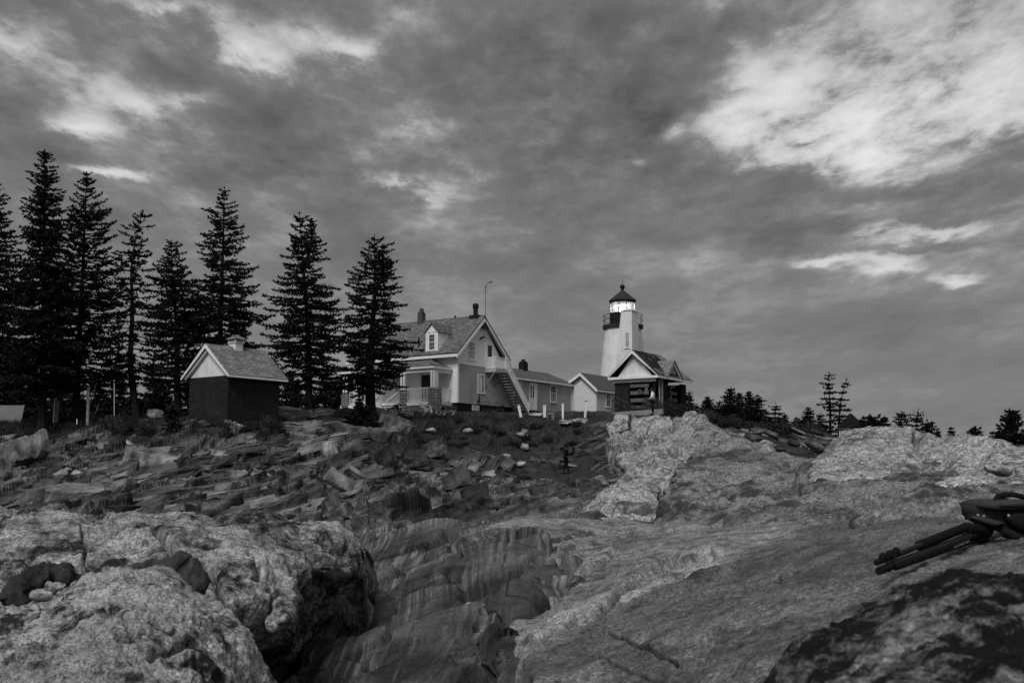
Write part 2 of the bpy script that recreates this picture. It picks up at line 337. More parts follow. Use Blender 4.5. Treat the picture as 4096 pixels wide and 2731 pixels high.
def strata(xy):
    """height added to the ground: tilted beds with broken joints"""
    x, y = xy[:, 0], xy[:, 1]
    wob = fbm(np.stack([x * .07, y * .07, x * 0], 1), 3)
    q = x * math.cos(STRIKE) - y * math.sin(STRIKE) + 1.3 * wob; s = x * math.sin(STRIKE) + y * math.cos(STRIKE)
    mid = np.clip((y - 14) / 20, 0, 1); bank = np.clip((y - 56) / 8, 0, 1)
    h = 0
    def vn(i, u, seed):                                     # smooth random value along a bed
        u = u + 13.7 * hash2(i, i * 0 + seed); j = np.floor(u); f = u - j; f = np.clip((f - .5) * 1.7 + .5, 0, 1); f = f * f * (3 - 2 * f)
        return hash2(i + seed, j) * (1 - f) + hash2(i + seed, j + 1) * f
    for lam, ls, a, ph in ((3.1, 5.0, .42, 3), (1.3, 2.4, .24, 9), (.55, 1.2, .10, 21)):
        qq = q / lam + ph + .45 * fbm(np.stack([s / ls * .6, q / lam * .4, x * 0 + ph], 1), 2)
        i = np.floor(qq); fr = qq - i
        t = np.clip((fr - .72) / .28, 0, 1); t = t * t * (3 - 2 * t)
        A = vn(i, s / ls, ph); B = vn(i + 1, s / ls, ph)
        h = h + a * ((A * (1 - t) + B * t - .5) * 1.5 + .8 * (fr * (1 - t) - .35))
    jn = fbm(np.stack([q * .55, s * .8, x * 0 + 2], 1), 4, .55, mode='ridge'); h = h - .22 * np.clip((jn - .45) * 1.6, 0, 1)
    near = 1 - mid
    amp = .20 * near + 1.0 * mid
    big = fbm(np.stack([x * .16, y * .10, x * 0 + 4], 1), 4) * .32 * mid
    fine = fbm(np.stack([x * 1.3, y * 1.0, x * 0], 1), 4, .5) * (.035 * near + .07 * mid)
    # flowing ledges close by
    w2 = fbm(np.stack([x * .55, y * .35, x * 0 + 8], 1), 4)
    qn = q * 2.1 + 1.6 * w2; tri = np.abs((qn % 1) - .5) * 2
    hn = near * (.13 * tri ** .6 + .30 * w2 + .05 * np.abs((qn * 3.7 % 1) - .5))
    st = s / 1.7 + 1.4 * w2; fs = st % 1; hn = hn + near * .26 * (np.where(fs < .8, -fs / .8, -1 + (fs - .8) / .2) + .5) * (.4 + .6 * vn(np.floor(st), q / 2.0, 5))
    wq, ws = q + .35 * fbm(np.stack([x * .35, y * .22, x * 0 + 3], 1), 3), s + .9 * fbm(np.stack([x * .3, y * .2, x * 0 + 6], 1), 3)
    fc = facets(wq / 1.9, ws / 4.6, .50, (.7, .25), .35, 3, .22, .05, 20) + facets(wq / .8 + .3 * ws / 1.9, ws / 1.9,   .26, (.6, .2), .35, 8, .12, .06, 20) + facets(wq / .33, ws / .75, .08, (.4, .1), .3, 5)
    lft = 1 - .45 * np.clip((x + .5) / 6, 0, 1)                       # the ledge is smoother on the right
    k = np.clip((y - 14) / 8, 0, 1) * np.clip((90 - y) / 14, 0, 1) * (1 - .6 * bank) * lft
    down = .75 * (1 - np.clip((y - 15) / 12, 0, 1))
    return (h * amp * .25 + big) * (1 - .55 * bank) * np.clip((97 - y) / 10, .12, 1) + fine * .6 * np.clip((110 - y) / 20, .2, 1) + hn * .3 + fc * k - down
pxs = np.concatenate([np.linspace(-2600, -420, 110), np.arange(-410, 4500, 5.5), np.linspace(4520, 6600, 110)])
Ys = [1.2]
while Ys[-1] < 5.5: Ys.append(Ys[-1] * 1.06)
while Ys[-1] < 96: Ys.append(Ys[-1] * 1.0043)
while Ys[-1] < 3000: Ys.append(Ys[-1] * 1.07)
Ys = np.array(Ys)
PX, YY = np.meshgrid(pxs, Ys); XX = (PX - 2048) / (FPX * .99) * YY
xy = np.stack([XX.ravel(), YY.ravel()], 1)
Z0 = ground_h(xy); Z1 = Z0 + strata(xy)
gv = np.column_stack([xy, Z1]); nc, nr = len(pxs), len(Ys)
ii = (np.arange(nr - 1)[:, None] * nc + np.arange(nc - 1)[None]).ravel()
me = fast_mesh('ground', gv, np.column_stack([ii, ii + 1, ii + nc + 1, ii + nc]), False)
M_ground = None
def ground_material():
    """striped ledge close by, broken grey ledge further out, dark turf on the bank and the knoll"""
    m = schist('striped_ledge', .028, .095, .14, -STRIKE, .42, 7.0, .5); nt = m.node_tree; n = N(nt); b = nt.nodes['Principled BSDF']
    src = b.inputs['Base Color'].links[0].from_socket
    co = nt.nodes.new('ShaderNodeTexCoord').outputs['Object']; sep = n('ShaderNodeSeparateXYZ', ins={0: co})
    wob = n.noise(co, .22, 5, .6); w2 = n.math('MULTIPLY_ADD', wob, 9.0, -4.5)
    # turf: on the bank below the houses (about 60 to 110 m out), patchy edge
    yy = n.math('ADD', sep.outputs[1], w2)
    turf = n.math('MULTIPLY', n.ramp(n.math('DIVIDE', yy, 100.0), [(.60, 0), (.635, 1)]), 1.0)
    tc = n.ramp(n.noise(co, 2.2, 6, .7), [(.3, .008), (.75, .05)])
    pale = n.ramp(n.noise(co, .33, 6, .6), [(.42, .45), (.60, 2.0)])
    mx = n('ShaderNodeMix', data_type='FLOAT', ins={0: turf, 2: n.math('MULTIPLY', src, pale), 3: tc})
    n.put(b.inputs['Base Color'], mx.outputs[0]); return m
g = link_mesh('rocky_ground', me, ground_material()); tag(g, kind='structure')
# --- where does the sight line through a pixel meet the ground
_gy = np.geomspace(6, 110, 500)
def gdist(px, py):
    r = ray(px, py); h = ground_h(np.stack([r.x * _gy, _gy], 1)); d = r.z * _gy - h
    k = np.where((d[:-1] > 0) & (d[1:] <= 0))[0]
    if not len(k): return float(_gy[np.argmin(np.abs(d))])
    k = k[0]; t = d[k] / (d[k] - d[k + 1]); return float(_gy[k] + t * (_gy[k + 1] - _gy[k]))
def gh(x, y): return float(ground_h([[x, y]])[0])
def gh1(x, y): return float((ground_h([[x, y]]) + strata(np.array([[x, y]])))[0])
# ================================================================== PATCHES: big rock bodies lofted through measured lines
def hermite(t, K, tt):
    """piecewise cubic through K (n,d) at t, sampled at tt"""
    t = np.asarray(t, float); K = np.asarray(K, float); n = len(t)
    d = np.diff(K, axis=0) / np.diff(t)[:, None]
    mtan = np.empty_like(K); mtan[0] = d[0]; mtan[-1] = d[-1]
    if n > 2:
        w0 = np.diff(t)[:-1][:, None]; w1 = np.diff(t)[1:][:, None]; mtan[1:-1] = (d[:-1] * w1 + d[1:] * w0) / (w0 + w1)
    k = np.clip(np.searchsorted(t, tt, side='right') - 1, 0, n - 2); h = (t[k + 1] - t[k])[:, None]; u = ((tt - t[k]) / (t[k + 1] - t[k]))[:, None]
    return (K[k] * (2*u**3 - 3*u**2 + 1) + mtan[k] * h * (u**3 - 2*u**2 + u) + K[k + 1] * (-2*u**3 + 3*u**2) + mtan[k + 1] * h * (u**3 - u**2))
def patch(name, rows, mat, ncol, step=3.0, disp=None, back=1.2, skirt=(.35, 1.2), cracks=(), front=True, skirtR=True):
    G = []
    for r in rows:
        P = np.array([list(W(*p)) + [p[0], p[1]] for p in r]); t = P[:, 3] - P[0, 3]; t = t / t[-1]
        G.append(hermite(t, P, np.linspace(0, 1, ncol)))
    G = np.array(G)                                         # rows, cols, 5
    first = G[0].copy(); first[:, 1] += back; first[:, 2] -= back * .9; first[:, 4] += 30
    first2 = G[0].copy(); first2[:, 1] += back * .45; first2[:, 2] -= back * .12; first2[:, 4] += 5
    G = np.concatenate([first[None], first2[None], G])
    t = [0.0]; cnt = []
    for a, b in zip(G[:-1], G[1:]):
        dpx = np.abs(a[:, 4] - b[:, 4]).mean() + 4; t.append(t[-1] + 1.0); cnt.append(max(4, int(dpx / step)))
    tt = np.concatenate([np.linspace(i, i + 1, c, endpoint=False) for i, c in enumerate(cnt)] + [[t[-1]]])
    nr0 = len(G); H = hermite(np.arange(nr0), G.reshape(nr0, -1), tt).reshape(len(tt), ncol, 5)
    # sides turn down
    def side(col, sgn):
        o1 = col.copy(); o1[:, 0] += sgn * .06; o1[:, 2] -= skirt[0]; o1[:, 1] += .1
        o2 = col.copy(); o2[:, 0] += -sgn * .15; o2[:, 2] -= skirt[1]; o2[:, 1] += .3
        k = np.linspace(0, 1, 9)[1:, None, None]
        A = col[None] * (1 - k) + o1[None] * k; B = o1[None] * (1 - k) + o2[None] * k
        return np.concatenate([A, B]).transpose(1, 0, 2)
    parts = [side(H[:, 0], -1)[:, ::-1], H]
    if skirtR: parts.append(side(H[:, -1], 1))
    H = np.concatenate(parts, 1)
    nR, nC = H.shape[:2]; P = H[..., :3].copy()
    du = np.gradient(P, axis=1); dv = np.gradient(P, axis=0); nrm = np.cross(du, dv); nrm /= np.linalg.norm(nrm, axis=2)[..., None] + 1e-9
    if nrm[nR // 2, nC // 2] @ (np.array([0, -.5, .8])) < 0: nrm = -nrm
    flat = P.reshape(-1, 3); d = disp(flat) if disp else np.zeros(len(flat)); d = d.reshape(nR, nC)
    pp = H[..., 3:]
    for line, wid, dep, stepup in cracks:
        L = np.array(line, float); best = np.full((nR, nC), 1e9); sd = np.zeros((nR, nC))
        jx = fbm(np.column_stack([pp[..., 0].ravel() / 60, pp[..., 1].ravel() / 60, np.zeros(nR * nC)]), 2).reshape(nR, nC) * 2.2
        for a, b in zip(L[:-1], L[1:]):
            ab = b - a; tq = np.clip(((pp - a) @ ab) / (ab @ ab), 0, 1); v = pp - (a + tq[..., None] * ab); dist = np.hypot(v[..., 0], v[..., 1] + jx)
            s_ = np.sign(ab[0] * v[..., 1] - ab[1] * v[..., 0]); m_ = dist < best; best = np.where(m_, dist, best); sd = np.where(m_, s_, sd)
        d = d - dep * np.exp(-(best / wid) ** 2) + stepup * (sd < 0) * np.exp(-(best / (wid * 9)) ** 2)
    P = P + nrm * d[..., None]
    ii = (np.arange(nR - 1)[:, None] * nC + np.arange(nC - 1)[None]).ravel()
    me = fast_mesh(name, P.reshape(-1, 3), np.column_stack([ii, ii + nC, ii + nC + 1, ii + 1]), True)
    o = link_mesh(name, me, mat); o['_px'] = 1; del o['_px']
    return o
def lumps(a1, f1, a2, f2, a3, f3, stretch=(1, 1, 1), pits=0.0, pf=1.2, a4=0.0, f4=25.0, holes=0.0, hf=4.0):
    S = np.array(stretch)
    def d(P):
        Q = P * S
        r = a1 * fbm(Q * f1, 4) + a2 * fbm(Q * f2 + 5, 4, .55, mode='billow') + a3 * fbm(Q * f3 + 9, 4, .6)
        if pits:
            n = fbm(Q * pf + 31, 3, .5); t = np.clip((n - .15) * 1.6, 0, 1); r = r - pits * t * t * (3 - 2 * t)
        if a4: r = r + a4 * fbm(Q * f4 + 13, 3, .6)
        if holes:
            n = fbm(Q * hf + 77, 3, .6); r = r - holes * np.clip((n - .42) * 3.0, 0, 1)
        return r
    return d
G_left = granite('pale_granite_left', .37, .022, .504, (1, 1, 1), fine=55, big=1.1, soft=.06)
G_lobe = granite('pale_granite_near', .38, .03, .525, (1, 1, 1), fine=75, big=1.4, soft=.04)
G_slab = granite('grained_granite_slab', .19, .035, .525, (1, 1, 1), fine=55, big=1.3, soft=.09, bumpd=.02, side=(.104, 6.65, -.82, .57), bs=.4)
G_hump = granite('pale_granite_hump', .285, .06, .56, (1, 1, 1), fine=18, big=.55, soft=.045, bumpd=.02, crack=1.6, bs=.5)
G_ridge = granite('pale_granite_ridge', .275, .05, .56, (1, 1, 1), fine=7, big=.3, soft=.05, bumpd=.04, crack=.7, bs=.5)
G_dark = granite('dark_lichen_rock', .22, .010, .475, (1, 1, 1), fine=70, big=3.4, soft=.05)
big_left = patch('granite_boulder', [
 [(-300,2020,10),(0,2032,9.6),(190,2040,9.4),(380,2068,9.2),(570,2075,9),(820,2076,9),(1050,2078,9.2),(1220,2098,9.4),(1340,2116,9.6),(1405,2145,9.8),(1458,2190,10.1)],
 [(-300,2085,8.7),(0,2092,8.5),(200,2102,8.3),(400,2122,8.2),(600,2127,8.1),(820,2128,8.1),(1050,2130,8.3),(1220,2152,8.6),(1330,2178,8.9),(1395,2210,9.2),(1464,2240,9.8)],
 [(-300,2180,7.9),(0,2190,7.8),(200,2200,7.7),(400,2212,7.6),(600,2214,7.5),(820,2218,7.5),(1000,2228,7.5),(1170,2243,7.8),(1290,2262,8.2),(1380,2278,8.8),(1452,2296,9.7)],
 [(-300,2262,7.5),(0,2262,7.4),(200,2272,7.3),(400,2282,7.2),(600,2302,7.1),(800,2312,7.1),(950,2322,7.1),(1100,2332,7.3),(1212,2342,7.7),(1300,2345,8.8),(1400,2348,9.8)],
 [(-300,2340,7.5),(0,2342,7.4),(200,2352,7.3),(400,2364,7.1),(620,2392,6.95),(780,2402,6.85),(920,2404,6.85),(1080,2412,7.1),(1198,2422,7.5),(1260,2432,8.9),(1340,2442,9.9)],
 [(-300,2430,7.5),(0,2442,7.4),(200,2452,7.3),(400,2472,7.1),(620,2502,7),(780,2504,6.9),(900,2504,6.9),(1050,2504,7.2),(1165,2508,7.7),(1190,2522,8.9),(1260,2542,9.9)],
 [(-300,2600,7.8),(0,2600,7.7),(200,2600,7.6),(400,2600,7.5),(620,2602,7.4),(780,2598,7.4),(900,2594,7.5),(990,2604,7.9),(1070,2622,8.6),(1130,2642,9.4),(1190,2662,10)],
 [(-300,2800,8.8),(0,2800,8.7),(200,2800,8.6),(400,2800,8.5),(620,2800,8.5),(780,2800,8.6),(880,2800,8.8),(950,2800,9),(1010,2800,9.4),(1060,2800,9.8),(1100,2800,10.2)]],
 G_left, 430, 3.0, lumps(.06, .6, .035, 1.6, .022, 5.0, pits=.075, pf=1.8, a4=.010, f4=19, holes=.05, hf=4.5), back=1.6,
 cracks=[([(620,2150),(700,2230),(860,2330),(900,2450)], 11, .12, .0), ([(1000,2200),(1040,2280),(1080,2380),(1060,2480)], 10, .10, .0), ([(60,2200),(190,2290),(240,2360)], 10, .10, 0),
         ([(900,2300),(1000,2340),(1090,2330)], 9, .10, .0), ([(330,2110),(350,2200),(330,2290)], 8, .08, 0)])
tag(big_left, 'broad pale pitted granite boulder at left foreground with a dark undercut on its right side', 'boulder')
lobe = patch('granite_outcrop', [
 [(-300,2402,6.3),(0,2407,6.2),(120,2405,6.2),(200,2395,6.15),(240,2362,6.1),(290,2336,6),(400,2302,6),(520,2300,6),(620,2308,6),(735,2388,6),(890,2478,6),(980,2570,5.9),(1046,2720,5.8)],
 [(-300,2470,5.6),(0,2472,5.5),(120,2470,5.4),(200,2455,5.35),(260,2420,5.3),(340,2396,5.3),(450,2378,5.3),(560,2383,5.3),(660,2408,5.4),(780,2472,5.5),(900,2545,5.6),(985,2625,5.6),(1040,2755,5.65)],
 [(-300,2580,4.95),(0,2580,4.85),(120,2580,4.75),(200,2560,4.75),(270,2535,4.7),(370,2502,4.7),(480,2490,4.7),(600,2498,4.8),(710,2530,4.9),(815,2582,5.0),(895,2645,5.1),(955,2705,5.25),(1005,2800,5.45)],
 [(-300,2700,4.5),(0,2700,4.4),(120,2700,4.35),(200,2690,4.35),(280,2665,4.35),(380,2640,4.35),(490,2625,4.4),(600,2630,4.45),(700,2655,4.5),(790,2700,4.6),(865,2750,4.75),(925,2810,4.95),(965,2880,5.2)],
 [(-300,2900,4.2),(0,2900,4.1),(120,2900,4.1),(200,2890,4.1),(290,2870,4.1),(390,2860,4.1),(490,2850,4.1),(600,2850,4.15),(690,2870,4.2),(770,2900,4.4),(835,2940,4.6),(890,2990,4.8),(925,3040,5.1)]],
 G_lobe, 380, 2.6, lumps(.04, .9, .035, 2.0, .020, 7, pits=.05, pf=2.6, a4=.008, f4=26, holes=.035, hf=6), back=.7,
 cracks=[([(430,2450),(490,2500),(520,2545),(535,2580)], 9, .09, 0), ([(600,2640),(700,2610),(790,2590)], 9, .08, .0), ([(30,2640),(90,2660),(160,2620)], 8, .07, .02),
         ([(560,2700),(480,2620),(400,2600)], 7, .05, 0)])
tag(lobe, 'rounded pale granite hump at bottom left corner, split by a dark crease', 'boulder')
_sl = lumps(.03, .5, .022, 1.3, .012, 5, a4=.005, f4=18, holes=.02, hf=3)
def slab_disp(P):
    x, y, z = P.T; c, s_ = math.cos(R(35)), math.sin(R(35)); a = x * c + y * s_ + .4 * fbm(P * .5, 3); b = -x * s_ + y * c + .25 * fbm(P * .6 + 7, 3)
    return _sl(P) + facets(a / 3.2, b / 1.1, .07, (.0, .35), .25, 6, .02, .02) + facets(a / .9, b / .36, .018, (.0, .3), .3, 3)
slab = patch('granite_slab', [
 [(1900,2148,14),(2030,2082,16.5),(2355,2064,17),(2600,2085,16.5),(2900,2090,14),(3300,2085,11),(3700,2075,8.5),(4096,2075,6.8),(4600,2075,5.6)],
 [(1930,2165,13),(2060,2125,13.4),(2300,2120,13.4),(2600,2150,12),(3000,2150,10),(3300,2150,8.3),(3600,2150,6.6),(4096,2150,5.5),(4600,2150,4.6)],
 [(2075,2240,11.2),(2200,2220,11.2),(2400,2215,10.8),(2700,2220,9.6),(3000,2220,8.1),(3300,2220,6.7),(3600,2220,5.7),(4096,2215,4.7),(4600,2210,3.9)],
 [(2300,2322,9.5),(2400,2312,9.2),(2550,2310,8.6),(2800,2310,7.6),(3050,2310,6.6),(3300,2310,5.7),(3600,2300,4.9),(4096,2290,4.0),(4600,2280,3.3)],
 [(2150,2437,8.4),(2300,2415,8.2),(2450,2405,7.7),(2700,2405,6.8),(3000,2400,5.8),(3300,2400,4.9),(3600,2390,4.2),(4096,2380,3.4),(4600,2370,2.9)],
 [(2037,2505,7.7),(2200,2520,7.2),(2350,2520,6.9),(2650,2510,5.9),(2950,2505,5.1),(3250,2500,4.4),(3600,2490,3.7),(4096,2480,3.0),(4600,2470,2.6)],
 [(2115,2600,6.7),(2250,2612,6.4),(2400,2612,6),(2700,2602,5.2),(2950,2600,4.6),(3250,2600,3.9),(3600,2590,3.3),(4096,2590,2.7),(4600,2580,2.4)],
 [(2160,2740,5.6),(2300,2740,5.4),(2450,2740,5.1),(2700,2740,4.6),(2950,2740,4.1),(3250,2740,3.5),(3600,2740,2.9),(4096,2740,2.4),(4600,2740,2.2)],
 [(2170,2950,4.8),(2300,2950,4.6),(2450,2950,4.3),(2700,2950,3.9),(2950,2950,3.5),(3250,2950,3.0),(3600,2950,2.5),(4096,2950,2.1),(4600,2950,1.9)]],
 G_slab, 560, 3.2, slab_disp, back=1.2, skirt=(.22, 1.1),
 cracks=[([(2118,2590),(2150,2572),(2182,2564),(2225,2536),(2270,2516),(2310,2486),(2362,2468),(2410,2440),(2440,2418),(2456,2396),(2470,2370),(2500,2348),(2540,2318),(2600,2288),(2650,2268),(2700,2246),(2760,2236),(2850,2215)], 6.5, .24, .05), ([(2030,2150),(2120,2190),(2230,2200),(2330,2180)], 5, .08, .03), ([(2320,2330),(2420,2270),(2480,2200),(2520,2150)], 4, .08, .04), ([(2900,2400),(3020,2350),(3120,2330)], 4, .06, .0), ([(2560,2440),(2700,2400),(2830,2330),(2960,2290)], 4, .05, .03), ([(3080,2560),(3250,2480),(3360,2440)], 4, .06, 0), ([(2380,2560),(2440,2545),(2600,2600),(2700,2640)], 4, .05, .01),
         ([(3330,2470),(3450,2430),(3520,2380)], 4, .05, 0), ([(2700,2125),(2820,2120),(2940,2098)], 5, .07, .05), ([(2240,2640),(2420,2640),(2600,2700),(2750,2730)], 4, .04, 0)])
tag(slab, 'wide sloping grey granite slab in the right foreground crossed by a long black crack', 'rock')
face = patch('granite_ledge', [
 [(2760,1820,22),(2850,1793,23),(2950,1792,23),(3050,1800,22.5),(3200,1816,22),(3400,1832,21),(3700,1842,19.5),(4096,1872,17.5),(4600,1900,16)],
 [(2690,1878,20),(2800,1862,20),(2950,1870,20),(3100,1878,19.5),(3250,1888,19),(3400,1895,18.2),(3700,1905,17),(4096,1925,15),(4600,1945,13.5)],
 [(2642,1978,18),(2760,1972,17.6),(2900,1972,17),(3050,1972,16.3),(3250,1972,15.2),(3400,1972,14.2),(3700,1972,12.4),(4096,1980,10.6),(4600,1990,9)],
 [(2597,2086,16.4),(2700,2082,15.4),(2850,2076,14.1),(3050,2066,12.3),(3250,2052,11),(3450,2044,10),(3700,2042,8.9),(4096,2046,7.4),(4600,2050,6.2)],
 [(2597,2150,15.8),(2700,2150,14.6),(2850,2140,13.2),(3050,2120,11.5),(3250,2110,10),(3450,2100,9),(3700,2100,7.9),(4096,2100,6.5),(4600,2100,5.4)],
 [(2597,2200,15.6),(2700,2200,14.8),(2850,2200,13.6),(3050,2190,12),(3250,2190,10.4),(3450,2190,9.3),(3700,2190,8.2),(4096,2190,6.9),(4600,2190,5.9)]],
 granite('lichened_granite_ledge', .19, .04, .505, (1, 1, 1), fine=30, big=.6, soft=.05, bs=.5), 520, 2.8, lumps(.12, .4, .07, 1.1, .025, 3.0, pits=.14, pf=.9, a4=.007, f4=10, holes=.09, hf=2.2), back=1.5, skirt=(.4, 1.4),
 cracks=[([(3190,1875),(3185,1930),(3200,1980)], 5, .1, 0), ([(3060,1985),(3150,1980),(3330,1960)], 5, .12, 0), ([(2850,1910),(2890,1960),(2960,1990)], 5, .08, 0)])
tag(face, 'grey lichen-stained granite ledge with a steep left face in the right middle distance', 'rock')
hump = patch('granite_dome', [
 [(3270,1832,21),(3300,1806,21.5),(3350,1768,22),(3420,1735,22.5),(3500,1723,23),(3640,1722,23),(3700,1738,23),(3760,1757,23),(3830,1746,21.5),(3900,1746,20.5),(4000,1765,19),(4096,1790,18),(4600,1840,16)],
 [(3250,1850,20),(3310,1825,20.3),(3380,1795,20.5),(3440,1780,20.7),(3510,1773,21),(3640,1775,20.8),(3685,1795,21),(3725,1812,21.2),(3830,1792,19.6),(3900,1790,18.7),(4000,1806,17.6),(4096,1828,16.5),(4600,1872,15)],
 [(3230,1868,19),(3310,1856,18.8),(3390,1842,18.8),(3450,1836,18.8),(3520,1832,18.8),(3630,1834,18.7),(3685,1848,19.2),(3725,1866,19.4),(3830,1846,17.7),(3900,1846,17.2),(4000,1852,16),(4096,1868,15),(4600,1902,13.5)],
 [(3230,1905,17.6),(3310,1900,17.3),(3390,1892,17.2),(3450,1888,17.1),(3520,1886,17),(3630,1888,16.8),(3685,1900,17),(3725,1905,16.9),(3830,1900,15.8),(3900,1902,15.2),(4000,1908,14.4),(4096,1918,13.6),(4600,1940,12.3)],
 [(3230,1990,16.5),(3310,1985,16.2),(3390,1980,15.9),(3450,1980,15.6),(3520,1980,15.3),(3630,1985,14.8),(3685,1985,14.6),(3725,1985,14.3),(3830,1990,13.6),(3900,1995,13),(4000,2000,12),(4096,2005,11.3),(4600,2020,10)]],
 G_hump, 460, 1.2, lumps(.10, .45, .05, 1.4, .014, 3.5, pits=.10, pf=1.0, a4=.005, f4=11, holes=.06, hf=2.5), back=2.5, skirt=(.5, 1.5),
 cracks=[([(3660,1745),(3690,1790),(3712,1830),(3706,1862)], 10, .5, .0), ([(3850,1900),(3950,1915),(4060,1905)], 7, .25, 0)])
tag(hump, 'pale rounded granite dome on the right skyline with a dark cleft', 'rock')
ridge = patch('granite_ridge', [
 [(2424,1705,75),(2450,1682,75.5),(2521,1664,76),(2560,1664,76),(2612,1657,76),(2660,1660,76),(2700,1672,76.5),(2760,1668,77),(2800,1684,76),(2840,1708,74),(2949,1762,68),(3060,1795,60)],
 [(2434,1745,71),(2470,1735,71),(2530,1725,71),(2570,1715,71),(2620,1712,71),(2670,1712,71),(2720,1716,70),(2770,1718,69.5),(2810,1722,67),(2865,1745,63),(2955,1782,56),(3065,1805,50)],
 [(2476,1792,62),(2500,1788,62),(2545,1782,61.5),(2590,1776,61),(2640,1772,60),(2690,1770,59),(2740,1772,57),(2790,1776,55),(2830,1784,52),(2880,1792,48),(2965,1806,42),(3070,1822,38)],
 [(2482,1842,53),(2510,1838,52.5),(2560,1834,51.5),(2610,1830,50.5),(2660,1828,49),(2710,1828,47),(2760,1830,44),(2800,1833,41),(2850,1835,38),(2905,1838,35),(2985,1842,31),(3075,1850,29)],
 [(2545,1892,43.5),(2565,1888,43),(2605,1884,42),(2645,1880,41),(2690,1878,39.5),(2735,1878,37.5),(2780,1880,35),(2820,1882,33),(2870,1885,31),(2925,1890,29),(3000,1895,27),(3080,1900,26)],
 [(2556,1950,34.5),(2580,1950,34),(2620,1950,33),(2660,1950,32),(2700,1950,31),(2745,1950,30),(2790,1950,28.5),(2830,1950,27.5),(2880,1950,26.5),(2935,1955,25.5),(3005,1960,24.5),(3085,1965,24)],
 [(2540,2070,28),(2580,2070,27.5),(2620,2070,27),(2660,2070,26.5),(2700,2070,26),(2745,2070,25.5),(2790,2070,25),(2830,2070,24.5),(2880,2070,24),(2935,2070,23.5),(3005,2070,23),(3085,2070,22.5)]],
 G_ridge, 430, .9, lumps(.36, .17, .42, .28, .05, 1.2, pits=.45, pf=.33, a4=.012, f4=4, holes=.18, hf=.6), back=3.5, skirt=(.9, 2.5),
 cracks=[([(2521,1664),(2515,1715),(2500,1740)], 5, .6, 0), ([(2690,1668),(2700,1710),(2690,1745)], 5, .5, 0), ([(2600,1700),(2560,1760),(2540,1790)], 4, .35, 0), ([(2480,1800),(2560,1815),(2640,1800),(2720,1815)], 5, .4, .15), ([(2540,1870),(2600,1860),(2680,1865)], 5, .4, .15)])
tag(ridge, 'long pale knobbly granite ridge running up to the boarded bell house', 'rock')
lump = patch('granite_mound', [
 [(2352,2056,20.4),(2390,1994,21.6),(2440,1948,22.6),(2510,1926,23.2),(2570,1938,22.8),(2622,1968,22)],
 [(2347,2072,19.6),(2392,2032,19.9),(2442,2002,20.3),(2510,1986,20.8),(2572,1992,20.4),(2628,2012,19.8)],
 [(2350,2088,18.6),(2400,2074,18.4),(2450,2062,18.4),(2510,2056,18.5),(2570,2062,18.3),(2632,2074,18)],
 [(2350,2140,18),(2400,2140,17.8),(2450,2140,17.7),(2510,2140,17.6),(2570,2140,17.5),(2635,2140,17.3)]],
 G_hump, 170, 2.0, lumps(.08, .6, .06, 1.5, .04, 5, pits=.1, pf=1.5), back=1.5, skirt=(.4, 1.0))
tag(lump, 'smaller pale granite knob at the upper edge of the grey slab', 'rock')
near_dark = patch('lichened_boulder', [
 [(3085,2770,2.15),(3178,2640,2.2),(3369,2516,2.25),(3522,2425,2.3),(3697,2346,2.35),(3800,2308,2.35),(3904,2304,2.32),(4096,2304,2.25),(4500,2310,2.1)],
 [(3150,2800,1.9),(3260,2690,1.95),(3440,2580,2.0),(3590,2495,2.05),(3740,2425,2.08),(3830,2395,2.08),(3930,2385,2.05),(4120,2385,2.0),(4500,2395,1.9)],
 [(3260,2860,1.65),(3370,2780,1.7),(3530,2700,1.75),(3670,2630,1.78),(3790,2585,1.8),(3870,2565,1.8),(3960,2555,1.78),(4140,2550,1.74),(4500,2555,1.68)],
 [(3400,2990,1.45),(3500,2930,1.48),(3640,2870,1.5),(3760,2820,1.52),(3850,2790,1.53),(3920,2775,1.53),(4000,2765,1.52),(4160,2760,1.5),(4500,2760,1.46)],
 [(3500,3200,1.35),(3600,3160,1.36),(3720,3120,1.38),(3820,3090,1.4),(3900,3070,1.4),(3960,3060,1.4),(4030,3055,1.4),(4170,3050,1.38),(4500,3050,1.35)]],
 G_dark, 300, 3.2, lumps(.014, 1.5, .012, 4, .009, 12, pits=.015, pf=5, a4=.004, f4=50, holes=.012, hf=14), back=.35, skirt=(.15, .6))
tag(near_dark, 'blackish lichen-covered rock filling the bottom right corner', 'rock')
def ledge_disp(P):
    x, y, z = P.T; w = fbm(np.stack([x * .5, y * .35, z * 0], 1), 3); q = x * math.cos(R(2)) - y * math.sin(R(2)) + .16 * w
    nr_ = np.clip((17 - y) / 6, .25, 1); s_ = y + .25 * w; q2 = q + .22 * fbm(np.stack([x * .6, y * .3, z * 0 + 2], 1), 3)
    h = .12 * fbm(P * np.array([.45, .3, .3]), 3) + facets(q2 / 1.7, s_ / 1.3, .26, (.45, .55), .45, 4, .16, .035, 26) + nr_ * facets(q2 / .7 + .2 * s_, s_ / .45, .095, (.45, .5), .45, 9, .08, .05, 26) + nr_ * facets(q2 / .34, s_ / .25, .016, (.4, .3), .4, 2, .02, .05)
    return h + .010 * fbm(P * 5, 4)
G_band = schist('banded_bedrock', .03, .18, .12, -R(2), 2.3)
